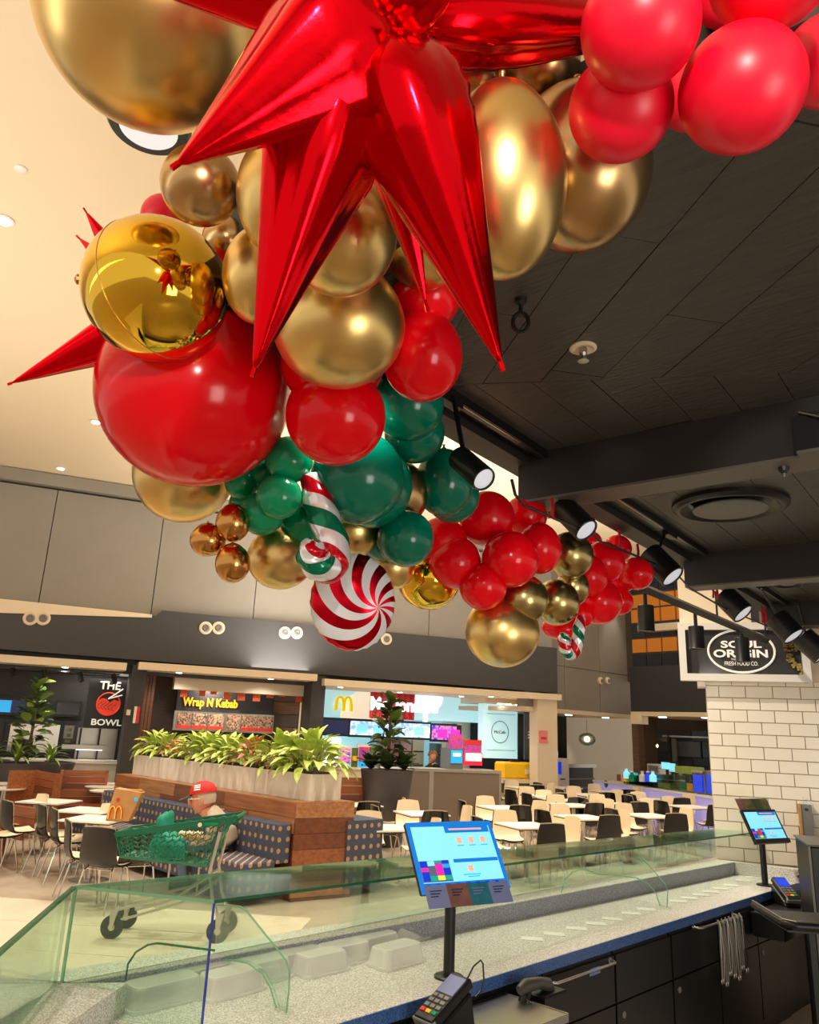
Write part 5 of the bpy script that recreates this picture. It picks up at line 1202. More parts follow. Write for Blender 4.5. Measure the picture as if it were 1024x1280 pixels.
# folded board leaning by the tiled wall
f=G(1006,1088,ZR); t=thing('leaning_board','tall narrow grey board with a pale wooden edge against the tiled wall','board',f)
bx=FT.hit(1006,1006,-.06); bx0=FT.hit(1005,1050,-.06).x; bw=FT.hit(1018,1040,-.06).x-bx0; bz1=FT.hit(1010,1006,-.06).z
boxp('board',M['grey_plastic'],t,FT,bx0,bx0+bw,-.06,-.02,ZR-.02,bz1); boxp('wooden_edge',M['kraft'],t,FT,bx0-.02,bx0,-.07,-.01,ZR-.02,bz1)
boxp('hook',M['steel'],t,FT,bx0+bw*.3,bx0+bw*.34,-.04,-.035,bz1,bz1+.06); boxp('hook',M['steel'],t,FT,bx0+bw*.7,bx0+bw*.74,-.04,-.035,bz1,bz1+.06)
boxp('clip_slot',M['black_metal'],t,FT,bx0+bw*.35,bx0+bw*.65,-.065,-.06,bz1-.05,bz1-.03)
# black equipment at the right edge
e_=P(1012,1058,5.2); 
t=thing('black_fridge','tall black appliance cut off by the right edge of the picture','appliance',(e_.x,e_.y,0))
EF=Frame((e_.x,e_.y,0),R(20)); boxp('body',M['black_metal'],t,EF,0,.6,0,.6,0,e_.z,bev=.01); boxp('top_trim',M['beam_under'],t,EF,-.01,.6,-.01,.6,e_.z,e_.z+.012)
boxp('edge_strip',M['grey_plastic'],t,EF,-.008,.004,-.008,.004,.05,e_.z)
e_=P(985,1160,3.9); t=thing('black_work_shelf','black rounded work shelf jutting in at the right edge','shelf',(e_.x,e_.y,0))
EF=Frame((e_.x,e_.y,0),R(32)); zt=e_.z+.03
boxp('top_plate',M['black_metal'],t,EF,0,.7,-.0,.5,zt-.05,zt-.04); 
m=MB(EF); m.tube([(.7,0,zt-.02),(.04,0,zt-.02),(.0,.04,zt-.02),(0,.5,zt-.02)],.022,10); m.smooth=True; m.build('rolled_rim',M['black_metal'],t)
m=MB(EF); m.tube([(.7,-.01,zt+.003),(.04,-.01,zt+.003),(-.01,.04,zt+.003),(-.01,.5,zt+.003)],.004,6); m.build('bright_lip',M['steel'],t)
for x in (.12,.6): boxp('leg',M['black_metal'],t,EF,x,x+.03,.05,.08,0,zt-.05)
# ================================================================== SEATING AREA
def chair(kind):
    lb={'black':'gloss black moulded chair with steel legs','cream':'cream moulded chair with steel legs'}[kind]
    t=thing('shell_chair',lb,'chair',(0,0,0))
    prof=[(-.22,.455),(-.12,.44),(.02,.435),(.12,.445),(.185,.485),(.215,.56),(.225,.66),(.235,.76),(.25,.86)]
    def grid(off,wk=1):
        g=[]
        for i,(y,z) in enumerate(prof):
            w_=[.20,.225,.235,.235,.23,.225,.22,.205,.185][i]*wk; row=[]
            for j in range(7):
                u=(j-3)/3; 
                bow=.025*u*u
                yy,zz=y,z
                if i<4: zz+=bow
                else: yy-=bow*1.6
                if i==8: zz-=.015*u*u
                row.append((u*w_,yy,zz))
            g.append(row)
        return g
    m=MB(); m.sheet(grid(0),-.012 if kind=='x' else .012); m.smooth=True; m.ang=50
    m.build('shell',M['black_shell' if kind=='black' else 'cream_shell'],t)
    if kind=='black':
        m=MB(); m.sheet([[(p[0]*.97,p[1]-.004*(i>3)-.0,p[2]+.003) for p in row] for i,row in enumerate(grid(0))],-.004 if False else .003); 
        # cream inner face: lifted just off the shell towards the sitter
        for v in m.bm.verts: v.co.y-=.006; v.co.z+=.008
        m.smooth=True; m.build('inner_face',M['cream_shell'],t)
    for sx in (-1,1):
        for sy in (-1,1):
            m=MB(); m.tube([(sx*.15,sy*.10,.435),(sx*.17,sy*.15,.41),(sx*.215,sy*.235 if sy<0 else .25,.0)],.0095,6); m.build('leg',M['chrome'],t)
    m=MB(); m.tube([(-.16,-.12,.42),(.16,-.12,.42)],.008,6); m.tube([(-.16,.12,.42),(.16,.12,.42)],.008,6); m.build('under_frame',M['chrome'],t)
    return t
def table(round_=False,wx=.7,wy=.7,base='disc'):
    t=thing('cafe_table','white square cafe table','table',(0,0,0))
    m=MB(); m.box(-wx/2,wx/2,-wy/2,wy/2,.722,.742); m.build('table_top',M['white_top'],t)
    m=MB(); m.box(-wx/2+.004,wx/2-.004,-wy/2+.004,wy/2-.004,.708,.7215); m.build('under_edge',M['dark_edge'],t)
    m=MB(); m.cyl((0,0,.02),(0,0,.708),.035,seg=14); m.build('column',M['steel'],t)
    m=MB(); m.lathe((0,0,0),(0,0,1),[(0,.24),(.012,.24),(.02,.2),(.03,.04)],24); m.build('base_plate',M['steel'],t)
    return t
def roundtable():
    t=thing('cafe_table','white round cafe table','table',(0,0,0))
    m=MB(); m.lathe((0,0,.718),(0,0,1),[(0,.33),(.024,.35)],28); m.build('table_top',M['white_top'],t)
    m=MB(); m.cyl((0,0,.02),(0,0,.718),.03,seg=12); m.build('column',M['steel'],t)
    m=MB(); m.lathe((0,0,0),(0,0,1),[(0,.22),(.02,.2),(.03,.04)],20); m.build('base_plate',M['steel'],t); return t
PRO={}
def place(kind,x,y,rz,lb,group):
    if kind not in PRO:
        o={'black':lambda:chair('black'),'cream':lambda:chair('cream'),'table':table,'round':roundtable}[kind]()
        PRO[kind]=(o,[c for c in col.objects if c.parent==o]); o.location=(x,y,0); o.rotation_euler=(0,0,rz)
        o['label']=lb; o['group']=group; return o
    o,ch=PRO[kind]; return copy_tree(o,(x,y,0),rz,lb,group,ch)
# --- left tables and black chairs (nearest group)
ang0=R(28)
TL=[(62,1001,'white table furthest left of the paper bag, with a black chair at its end'),(112,1012,'white table in the middle of the three beside the paper bag'),(122,1023,'nearest of the three white tables, beside the paper bag')]
LT=[]
for px,py,lb in TL:
    g=G(px,py,.742); place('table',g.x,g.y,R(30),lb,'white tables on the left'); LT.append(g)
for px,py,lb in [(6,979,'round white table cut off by the left edge, far one'),(8,985,'round white table cut off by the left edge, near one'),(126,979,'round white table in front of the timber bench, furthest'),(130,983,'round white table in front of the timber bench, middle'),(137,988,'round white table in front of the timber bench, nearest')]:
    g=G(px,py,.742); place('round',g.x,g.y,0,lb,'round tables by the timber benches')
def facing(px,py): # yaw so that the sitter's front (-y) points to image direction px,py
    return 0
def chair_at(kind,px,py,z,rz,lb,group):
    g=G(px,py,z); place(kind,g.x,g.y,rz,lb,group)
# back of chair is local +y ; we want the backs towards the left of the picture
dirL=-cr.copy(); dirL.z=0; dirL.normalize(); fw=Vector((cf.x,cf.y,0)).normalized()
def yaw_back(d): return math.atan2(d.y,d.x)-PI/2
bl=yaw_back((dirL*1.0-fw*1.1).normalized())
chair_at('black',22,1040,.44,bl,'black chair furthest left whose full side shows, by the first white table','black chairs on the left')
chair_at('black',-3,1046,.44,bl+.1,'black chair mostly cut off by the left edge of the picture','black chairs on the left')
chair_at('black',66,1046,.44,bl-.1,'second black chair from the left, tucked at the middle table','black chairs on the left')
chair_at('black',84,1053,.44,bl-.25,'third black chair from the left, half behind the fourth','black chairs on the left')
chair_at('black',104,1072,.44,bl-.35,'fourth black chair from the left, at the corner of the nearest table','black chairs on the left')
chair_at('black',133,1082,.44,yaw_back((-fw*1.0+dirL*.25).normalized()),'black chair with its broad gloss back to the camera, left of the green cart','black chairs on the left')
chair_at('black',168,1078,.44,yaw_back((-fw*.8-dirL*.55).normalized()),'black chair partly behind the green cart basket','black chairs on the left')
chair_at('cream',30,1030,.44,bl+PI,'cream chair on the far side of the first white table','cream chairs on the left')
chair_at('cream',112,1046,.44,bl+PI,'cream chair on the far side of the nearest left table','cream chairs on the left')
chair_at('cream',141,974,.46,bl,'cream chair between the dark tiled column and the planter','cream chairs on the left')
chair_at('black',133,972,.46,bl+.3,'black chair at the right end of the timber bench back','black chairs on the left')
chair_at('cream',158,976,.46,bl-.3,'cream chair touching the left end of the white planter','cream chairs on the left')
# --- timber benches behind
def bench(lb,p0,p1,zt,dp,ends=True,nb=5):
    a=G(p0[0],p0[1],zt); b=G(p1[0],p1[1],zt); a.z=b.z=0; F=Frame(a,math.atan2(b.y-a.y,b.x-a.x)); L=(b-a).length
    t=thing('timber_bench',lb,'bench',F.at(L/2,0,0),F.ang)
    mats=['red_timber','wood_plank','wood_plank3']
    for k in range(nb):
        z0=.42+(zt-.42)*k/nb; z1=.42+(zt-.42)*(k+1)/nb-.008
        boxp('back_board',M[mats[k%3]],t,F,0,L,0,.05,z0,z1)
    for k in range(3): boxp('seat_board',M[mats[k%3]],t,F,0,L,-.45+.15*k,-.45+.15*k+.142,.40,.44)
    boxp('front_panel',M['wood_plank3'],t,F,0,L,-.42,-.38,0,.40)
    if ends:
        boxp('end_panel',M['wood_plank'],t,F,-.05,0,-.45,.05,0,zt); boxp('end_panel',M['wood_plank'],t,F,L,L+.05,-.02,.06,0,zt)
    return t
bench('slatted timber bench in front of the charcoal planter, angled end towards the camera',(46,963),(70,967),1.05,.5)
bench('long slatted timber bench right of the charcoal planter',(80,962),(133,963),1.02,.5)
bench('slatted timber bench partly hidden behind the first white table',(0,1003),(46,1010),.72,.5,False,2)
bench('dark timber bench back between the white planter and the burger shop plant bowl',(421,971),(463,972),1.15,.5)
# --- planter island with upholstered bench
cA=G(371,1004,1.1); cB=G(441,1003,1.1); cL=G(145,968,1.1)
for v in (cA,cB,cL): v.z=0
IF=Frame(cA,math.atan2((cA-cL).y,(cA-cL).x)); LI=(cA-cL).length
WI=abs((IF.I@cB).y); WI=max(WI,.8); sk=(IF.I@cB).x
bi=thing('planter_bench','long timber clad planter island with a blue dotted upholstered seat','planter bench',IF.at(-LI/2,WI/2,0),IF.ang)
zt=1.1; boxp('core',M['wood_plank3'],bi,IF,-LI+.01,-.02,.02,WI-.02,0,zt-.02)
wm=['wood_plank2','wood_plank3','wood_plank3','wood_plank','wood_plank']
hb=zt/6.2
def plankrow(z0,z1,k):
    # long face boards staggered and end face board
    x=-LI; n_=0
    while x<0:
        ln=.9+((k*37+n_*53)%40)/50; xe=min(x+ln,-.0)
        boxp('board',M[['wood_plank','wood_plank2','wood_plank3'][(k+n_)%3]],bi,IF,x,xe-.004,0,.02,z0,z1); x+=ln; n_+=1
z=zt; k=0
while z>.02:
    z0=max(z-hb,0)
    if z>.8: plankrow(z0+.003,z-.002,k)
    m=MB(IF); e0_=(0,0); e1_=(sk,WI)
    m.prism([(0,0),(sk,WI),(sk-.02,WI),(-.02,0)],z0+.003,z-.002); m.build('end_board',M[wm[k%5]],bi)
    z=z0; k+=1
m=MB(IF); m.prism([(-LI,0),(0,0),(sk,WI),(-LI,WI)],zt-.003,zt+.012); m.build('top_board',M['wood_plank2'],bi)
# upholstered back and seat, ribbed
xs0=-LI+.05
for i in range(11):
    xa=xs0+(LI-.1)*i/11; xb_=xs0+(LI-.1)*(i+1)/11
    boxp('back_pad',M['bench_fabric'],bi,IF,xa+.004,xb_-.004,-.2,-.005,.42,.86,bev=.012)
    boxp('seat_pad',M['bench_fabric'],bi,IF,xa+.004,xb_-.004,-.68,-.205,.12,.46,bev=.012)
xr=(IF.I@G(461,1040,.8))
m=MB(IF); m.prism([(sk+.01,WI-.1),(sk+.01,WI+.5),(sk-.7,WI+.5),(sk-.7,WI-.1)],.1,.88); m.build('rear_pad',M['bench_fabric'],bi)
# white planter trough on top
tz=1.42
pa=IF.I@G(166,973,zt+.012); pb_=IF.I@G(388,1001,zt+.012); pc=IF.I@G(419,1001,zt+.012)
py0=.22; py1=py0+.5
xl=IF.I@HIT(166,960,IF.at(0,py0,0),IF.y); xr_=IF.I@HIT(388,985,IF.at(0,py0,0),IF.y)
tz=(IF.I@HIT(300,957,IF.at(0,py0,0),IF.y)).z
tr=thing('planter_trough','long chalk white planter trough standing on the timber island','planter',IF.at((xl.x+xr_.x)/2,(py0+py1)/2,zt+.012),IF.ang)
nseg=4
for i in range(nseg):
    xa=xl.x+(xr_.x-xl.x)*i/nseg; xb_=xl.x+(xr_.x-xl.x)*(i+1)/nseg
    boxp('box',M['white_planter'],tr,IF,xa+.004,xb_-.004,py0,py1,zt+.013,tz-.01)
    boxp('soil',M['soil'],tr,IF,xa+.03,xb_-.03,py0+.03,py1-.03,tz-.011,tz)
# leaves
def leaf_mesh(name,L,W,curl,mat):
    m=MB(); n=5; rows=[]
    for i in range(n+1):
        u=i/n; w_=W*math.sin(PI*min(u*.92+.06,1))**.8; z=curl*u*(1-u)*2-curl*u*u*1.1
        rows.append([m.bm.verts.new((-w_/2,u*L,z+.04*W)),m.bm.verts.new((0,u*L,z-.06*W)),m.bm.verts.new((w_/2,u*L,z+.04*W))])
    for a_,b_ in zip(rows,rows[1:]):
        for j in range(2): m.bm.faces.new((a_[j],a_[j+1],b_[j+1],b_[j]))
    me=bpy.data.meshes.new(name); m.bm.to_mesh(me); m.bm.free(); me.materials.append(mat); smooth_mesh(me,60); return me
LM={'pale':leaf_mesh('leaf',.30,.14,.09,M['leaf_pale']),'pink':leaf_mesh('leaf',.2,.09,.06,M['leaf_pink']),'strap':leaf_mesh('leaf',.42,.06,.16,M['leaf_mid']),'fid':leaf_mesh('leaf',.40,.30,.05,M['leaf_dark']),'shade':leaf_mesh('leaf',.36,.24,.06,M['leaf_shade']),'midf':leaf_mesh('leaf',.38,.28,.05,M['leaf_mid'])}
def leaf(par,kind,loc,az,el,s=1,roll=0):
    o=bpy.data.objects.new('leaf',LM[kind]); col.objects.link(o); o.parent=par
    Mx=Matrix.Rotation(az,4,'Z')@Matrix.Rotation(el,4,'X')@Matrix.Rotation(roll,4,'Y')@Matrix.Scale(s,4)
    o.matrix_local=Matrix.Translation(loc)@Mx; return o
def clump(F,x,y,z,n,kind,rad,lb,s=1.,name='aglaonema_plant',cat='plant',group=None,h=.25):
    t=thing(name,lb,cat,F.at(x,y,z),F.ang,group)
    m=MB(Frame(F.at(x,y,z),F.ang)); 
    for k in range(5): a_=k*1.26; m.tube([(0,0,0),(rad*.2*math.cos(a_),rad*.2*math.sin(a_),h*.5),(rad*.35*math.cos(a_),rad*.35*math.sin(a_),h)],.008,5)
    m.build('stem',M['leaf_mid'] if kind!='pink' else M['leaf_pink'],t)
    for k in range(n):
        a_=k*2.399+random.uniform(-.2,.2); r_=rad*math.sqrt((k+.5)/n)*.75; el=R(75-95*(k/n)+random.uniform(-12,12))
        zz=h*(1.15-.95*(k/n))+random.uniform(-.02,.04)
        leaf(t,kind,(r_*math.cos(a_),r_*math.sin(a_),zz),a_-PI/2,el,s*random.uniform(.8,1.15),random.uniform(-.4,.4))
    return t
span=xr_.x-xl.x
cl=[(.06,26,'pale',.9,'yellow green leafy plant at the far left end of the white trough'),(.15,22,'pale',.85,'yellow green leafy plant, second from the left in the white trough'),(.24,12,'pink',.8,'small coral leaved plant low near the left end of the white trough'),(.33,26,'pale',.9,'yellow green leafy plant, third from the left in the white trough'),(.43,26,'pale',.95,'yellow green leafy plant behind the red cap in the white trough'),(.53,26,'pale',.95,'yellow green leafy plant just right of the red cap in the trough'),(.63,24,'pale',.95,'yellow green leafy plant left of the larger coral plant in the trough'),(.71,16,'pink',1.1,'larger coral leaved plant in the white trough'),(.80,30,'pale',1.1,'tall yellow green plant just right of the coral plant in the trough'),(.93,34,'pale',1.2,'tallest yellow green plant at the right end of the white trough')]
for u,n,kd,s,lb in cl: clump(IF,xl.x+span*u,(py0+py1)/2-(.12 if kd=='pink' else 0),tz-.0,int(n*2.2),kd,.36*s,lb,s*(.82 if kd=='pale' else .75),'leafy_plant','plant','plants in the white trough',.22*s)
# --- fiddle leaf plants in charcoal bowls
def bowl(px,py,zr,rad,lb):
    g=G(px,py,zr); t=thing('planter_bowl',lb,'planter',(g.x,g.y,0))
    m=MB(); m.lathe((g.x,g.y,0),(0,0,1),[(0,rad*.62),(.1,rad*.66),(zr-.12,rad*.97),(zr,rad),(zr,rad*.93),(zr-.05,rad*.9)],36); m.smooth=True; m.ang=35; m.build('bowl',M['grey_planter'],t)
    m=MB(); m.lathe((g.x,g.y,zr-.06),(0,0,1),[(0,rad*.9),(.03,rad*.9)],24); m.build('soil',M['soil'],t); return g
def fiddle(g,zr,hh,rad,nl,lb,s=1,dark=False):
    t=thing('fiddle_leaf_plant',lb,'plant',(g.x,g.y,zr))
    m=MB(); m.tube([(g.x,g.y,zr-.03),(g.x+.03,g.y,zr+hh*.5),(g.x,g.y,zr+hh)],[.035,.028,.015],8); m.build('trunk',M['stem'],t)
    for k in range(nl):
        u=(k+.5)/nl; a_=k*2.399; z=.18*hh+.82*hh*u
        r_=rad*(.25+.2*math.sin(u*5))
        kd=['fid','midf','shade'][k%3] if not dark else ['shade','fid','shade'][k%3]
        leaf(t,kd,(r_*math.cos(a_)*.6,r_*math.sin(a_)*.6,z),a_-PI/2,R(random.uniform(-10,50)+40*(u-.5)),s*random.uniform(.85,1.25),random.uniform(-.5,.5))
def strap(g,zr,rad,n,lb,dx,s=1.,kind='strap'):
    t=thing('strappy_plant',lb,'plant',(g.x+dx.x,g.y+dx.y,zr-.03))
    m=MB(Frame((g.x+dx.x,g.y+dx.y,zr-.03),0)); m.cyl((0,0,0),(0,0,.12),.04,.02,seg=8); m.build('crown',M['stem'],t)
    for k in range(n):
        a_=k*2.399; leaf(t,kind,(.03*math.cos(a_),.03*math.sin(a_),.05+.1*(k/n)),a_-PI/2,R(20+55*(k/n)+random.uniform(-8,8)),s*random.uniform(.8,1.15))
rt=Vector((cr.x,cr.y,0)).normalized()
def far_bowl(px,py,zr,rpx,lbb,lbf,lbs,hpx,dark=False):
    g=G(px,py,zr); dep=(g-EYE).dot(cf); rad=rpx*dep/FPX
    g=bowl(px,py,zr,rad,lbb); hh=hpx*dep/FPX
    fiddle(g,zr,hh,rad*.75 if not dark else rad,80 if not dark else 54,lbf,.62 if not dark else .66,dark)
    for k,lb in enumerate(lbs): strap(g,zr,rad,26,lb,rt*(rad*(-.62+.62*k))-fw*rad*(.25+.2*(k==1)),.95 if not dark else .7,'strap' if not dark else 'shade')
    return g
far_bowl(33,952,1.08,57,'huge charcoal planter bowl at the left behind the timber bench','tall fiddle leaf plant in the charcoal bowl at the left',['bright strappy plant at the left side of the big charcoal bowl','bright strappy plant at the front of the big charcoal bowl','bright strappy plant at the right side of the big charcoal bowl'],96)
far_bowl(484,962,1.3,33,'charcoal planter bowl in front of the burger shop','dark fiddle leaf plant standing before the burger shop menu screens',['low green plant at the left rim of the bowl before the burger shop','low green plant at the front rim of the bowl before the burger shop','low green plant at the right rim of the bowl before the burger shop'],84,True)
# --- grey partition screen
pA=G(510,960,1.22); pB=G(540,961,1.22); pC=G(627,964,1.22)
for v in (pA,pB,pC): v.z=0
t=thing('partition_screen','grey brown panelled partition screen standing behind the near monitor','partition',(pB.x,pB.y,0))
for a_,b_ in ((pA,pB),(pB,pC)):
    F=Frame(a_,math.atan2((b_-a_).y,(b_-a_).x)); L=(b_-a_).length
    boxp('panel',pm('taupe screen cloth',(112,98,84),.8),t,F,.05,L-.05,.01,.04,.12,1.16)
    for q0,q1,z0,z1 in ((0,.05,0,1.22),(L-.05,L,0,1.22)): boxp('frame_post',M['upper_wall'],t,F,q0,q1,0,.05,z0,z1)
    boxp('frame_rail',M['upper_wall'],t,F,.05,L-.05,0,.05,1.16,1.22); boxp('frame_rail',M['upper_wall'],t,F,.05,L-.05,0,.05,.06,.12)
t=thing('litter_bin','small dark bin with a red panel left of the partition screen','bin',G(502,1001,.3)); gq=G(502,1010,.2); t.location=(gq.x,gq.y,0); WM[t.name]=Matrix.Translation((gq.x,gq.y,0))
BF=Frame((gq.x,gq.y,0),YAW); boxp('body',M['black_metal'],t,BF,-.18,.18,-.15,.15,0,.8); boxp('red_panel',M['paper_red'],t,BF,-.02,.17,-.165,-.15,.38,.74)
# --- rows of tables and chairs across the hall
RT=[(475,1034,'nearest white table left of the big monitor'),(527,1016,'white table in front of the partition screen'),(447,1005,'white table just right of the planter island end'),(658,1031,'white table right behind the big monitor'),(628,1009,'white table at the right end of the partition'),(729,1021,'white table in the middle of the hall nearest the glass'),(812,1019,'white table nearest the glass left of the tiled wall'),(717,1006,'white table behind the middle hall table'),(772,1005,'white table second row towards the lavender counter'),(822,1001,'white table second row near the tiled wall'),(677,994,'white table right of the partition, third row'),(737,993,'white table third row centre'),(790,990,'white table third row towards the lavender counter'),(838,989,'white table third row right'),(872,992,'white table partly behind the tiled wall edge'),(655,984,'small far table below the yellow case'),(705,984,'small far table before the pale pillar'),(755,983,'small far table before the shutter recess'),(865,1008,'white table beside the tiled wall in the second row'),(440,988,'far table left of the burger shop bowl'),(850,1000,'table close to the tiled wall in the middle rows'),(700,999,'table mid hall behind the monitor table')]
kinds=['cream','black','cream','cream']
gi=0
def near_words(k): return ['back to the camera at left','back to the camera at right','far side left','far side right'][k]
for ti,(px,py,lb) in enumerate(RT):
    g=G(px,py,.742)
    if any((g-LTc).length<.8 for LTc in LT): pass
    ra_=R(52)+random.uniform(-.05,.05)
    gl=W3.I@g
    if gl.y>-1.05 and gl.x>-.8:
        if gl.y>-.2: continue
        gl.y=-1.05; g=W3.M@gl
    ra_=R(62); place('table',g.x,g.y,ra_,lb,'white tables in the hall')
    ex=Vector((math.cos(ra_),math.sin(ra_),0)); ey=Vector((-ex.y,ex.x,0))
    lab=lb.replace('white table','').replace('small far table','far').replace('nearest','').strip()
    for k,(sx,sy) in enumerate(((-.0,-1),(0,1))):
        for s2 in (-1,1):
            if (ti*3+k*2+s2)%7==0 and ti>6: continue
            kd='black' if (ti*5+k*3+(s2>0)*2)%5 in (0,3) and not (k==0 and s2==1 and ti%2) else 'cream'
            d=ex*(s2*.62*(1 if k==0 else 1))+ey*(0)
            if k==1: d=ex*(s2*.1)+ey*(s2*.62)
            p=g+d; il=IF.I@p; wl_=W3.I@p
            if -LI<il.x<.5 and -.4<il.y<WI+.75: continue
            if wl_.y>-.32 and wl_.x>-.4: continue
            back=d.normalized() if k==1 else ex*s2
            gi+=1
            side={(0,-1):'left side',(0,1):'right side',(1,-1):'near side',(1,1):'far side'}[(k,s2)]
            place(kd,p.x,p.y,yaw_back(back)+random.uniform(-.15,.15),'%s chair, %s, %s'%(kd,side,lb.replace('white table ','table ').replace(' left of the tiled wall',' by tiled wall').replace('nearest table left','near table left').replace('in the middle of the hall nearest the glass','mid hall by the glass')),'%s chairs around the hall tables'%kd)
# --- paper bag
g=G(150,1026,.742); bgp=Frame((g.x,g.y,.742),YAW-R(8))
a_=HIT(135,1020,g,fw); b_=HIT(193,1000,g,fw); bw=abs((b_-a_).dot(rt)); bh=HIT(165,1000,g,fw).z-.742
t=thing('paper_bag','brown paper takeaway bag with yellow arches on a white table','bag',(g.x,g.y,.742),YAW)
m=MB(Frame((g.x,g.y,.742),YAW)); W_=bw*.5
m.slab([(-.17,-.06,0),(.13,-.06,0),(.26,-.06,.36),(-.1,-.06,.40)],(0,.14,0)); bmesh.ops.bevel(m.bm,geom=list(m.bm.edges),offset=.008,segments=1,affect='EDGES'); m.build('sack',M['kraft'],t)
BG=Frame((g.x,g.y,.742),YAW)
m=MB(BG)
for s in (-1,1): m.tube([(-.05+s*.04+.042*math.cos(PI-PI*i/10),-.066,.03+.15*math.sin(PI*i/10)**.6) for i in range(11)],.016,6)
m.build('red_arches_outline',M['paper_red'],t)
m=MB(BG)
for s in (-1,1): m.tube([(-.05+s*.04+.042*math.cos(PI-PI*i/10),-.076,.03+.15*math.sin(PI*i/10)**.6) for i in range(11)],.01,6)
m.build('yellow_arches',M['paper_yellow'],t)
boxp('blue_sticker',M['screen_mid'],t,BG,.17,.21,-.068,-.061,.25,.29); boxp('red_print',M['paper_red'],t,BG,-.06,-.02,-.068,-.061,.24,.28)
boxp('top_fold',M['kraft'],t,BG,-.08,.24,-.03,.05,.37,.385)
# ------------------------------------------------------------------ shopping cart
cw=G(235,1178,0); depc=(cw-EYE).dot(fw)
# build in a frame square to the view: x right, y away, measured in metres
def CX_(px,py,dy=0.0):   # point of the picture on the cart's near side plane (+dy behind)
    return HIT(px,py,(cw.x+fw.x*dy,cw.y+fw.y*dy,0),fw)
t=thing('shopping_cart','dark green plastic shopping cart with steel legs holding teal bags','cart',(cw.x,cw.y,0),YAW)
TLc,TRc,BRc,BLc=[CX_(*p) for p in ((145,1042),(283,1024),(258,1083),(151,1071))]
bk=fw*.42
def lattice(name,A,B,C_,D,nu,nv,th,mat,nrm):
    """A top-left B top-right C bottom-right D bottom-left"""
    m=MB()
    def pt(u,v): return (A*(1-u)+B*u)*(1-v)+(D*(1-u)+C_*u)*v
    for j in range(nv+1):
        v=j/nv; pts=[pt(i/nu,min(max(v+(.5/nv if i%2 else 0)-.25/nv,0),1)) for i in range(nu+1)]
        m.tube(pts,th,4)
    for i in range(nu+1):
        for j in range(nv):
            if (i+j)%2==0: m.tube([pt(i/nu,j/nv),pt(i/nu,(j+1)/nv)],th,4)
    o=m.build(name,mat,t); return o
lattice('near_side',TLc,TRc,BRc,BLc,26,7,.006,M['basket'],fw)
lattice('far_side',TLc+bk,TRc+bk,BRc+bk*.9,BLc+bk*.9,18,5,.006,M['basket'],fw)
lattice('front_side',TLc,TLc+bk,BLc+bk*.9,BLc,8,6,.006,M['basket'],fw)
lattice('floor_grid',BLc,BRc,BRc+bk*.9,BLc+bk*.9,16,6,.006,M['basket'],fw)
lattice('rear_flap',TRc,TRc+bk,BRc+bk*.9,BRc,8,6,.006,M['basket'],fw)
RM=M['basket']
m=MB(); m.slab([TLc+Vector((0,0,.02)),TRc+Vector((0,0,.02)),TRc+Vector((0,0,-.055))-rt*.03,TLc+Vector((0,0,-.03))],-fw*.02); m.build('top_rim',RM,t)
m=MB(); m.slab([TLc+bk+Vector((0,0,.02)),TRc+bk+Vector((0,0,.02)),TRc+bk+Vector((0,0,-.04)),TLc+bk+Vector((0,0,-.03))],fw*.02); m.build('top_rim',RM,t)
m=MB(); m.tube([TLc,TLc+bk],.02,6); m.build('top_rim',RM,t)
m=MB(); m.tube([BLc,BRc],.014,6); m.tube([TLc,BLc],.012,6); m.build('corner_rib',RM,t)
hA=CX_(296,1019); m=MB(); m.slab([TRc+Vector((0,0,.02)),hA,hA-Vector((0,0,.04)),TRc-Vector((0,0,.11))],-fw*.03); m.build('handle_bracket',RM,t)
m=MB(); m.slab([p+bk for p in (TRc+Vector((0,0,.02)),hA,hA-Vector((0,0,.04)),TRc-Vector((0,0,.11)))],fw*.03); m.build('handle_bracket',RM,t)
m=MB(); m.tube([hA-fw*.02-Vector((0,0,.02)),hA+bk-Vector((0,0,.02))],.018,10); m.build('handle',M['basket'],t)
m=MB(); q=CX_(250,1031,-.03); m.cyl(q,q-fw*.008,.02,seg=14); m.build('rivet',M['white_plastic'],t)
q=CX_(263,1030,-.03); m=MB(); m.slab([q+rt*-.06+Vector((0,0,-.02)),q+rt*.06+Vector((0,0,-.01)),q+rt*.09+Vector((0,0,.005)),q+rt*.06+Vector((0,0,.02)),q+rt*-.06+Vector((0,0,.01))],-fw*.006); m.build('label_plate',M['green'],t)
# steel frame
for dz,nm in ((0,'near'),(.4,'far')):
    d=fw*dz
    m=MB(); m.tube([CX_(275,1040)+d,CX_(262,1090)+d,CX_(266,1125)+d,CX_(273,1148)+d],.016,8); m.smooth=True; m.build('frame_leg',M['cart_steel'],t)
    m=MB(); m.tube([CX_(262,1095)+d,CX_(225,1118)+d,CX_(143,1138)+d,CX_(146,1148)+d],.014,8); m.smooth=True; m.build('base_rail',M['cart_steel'],t)
    m=MB(); m.tube([CX_(262,1108)+d,CX_(230,1128)+d,CX_(150,1150)+d],.012,8); m.smooth=True; m.build('base_rail',M['cart_steel'],t)
    for (wx_,wy_) in ((139,1165),(272,1165)):
        c=CX_(wx_,wy_)+d; rad=12.5*8/FPX; c.z=rad
        m=MB(); m.cyl(c-fw*.015,c+fw*.015,rad,seg=20); o=m.build('wheel',M['rubber'],t)
        m=MB(); m.cyl(c-fw*.018,c+fw*.018,rad*.3,seg=14); m.build('hub',M['cart_steel'],o)
        m=MB(); m.slab([c+Vector((0,0,rad*1.5))-rt*.03-fw*.03,c+Vector((0,0,rad*1.5))+rt*.05-fw*.03,c+rt*.015-fw*.03,c-rt*.015-fw*.03],fw*.008); m.build('fork',M['cart_steel'],t)
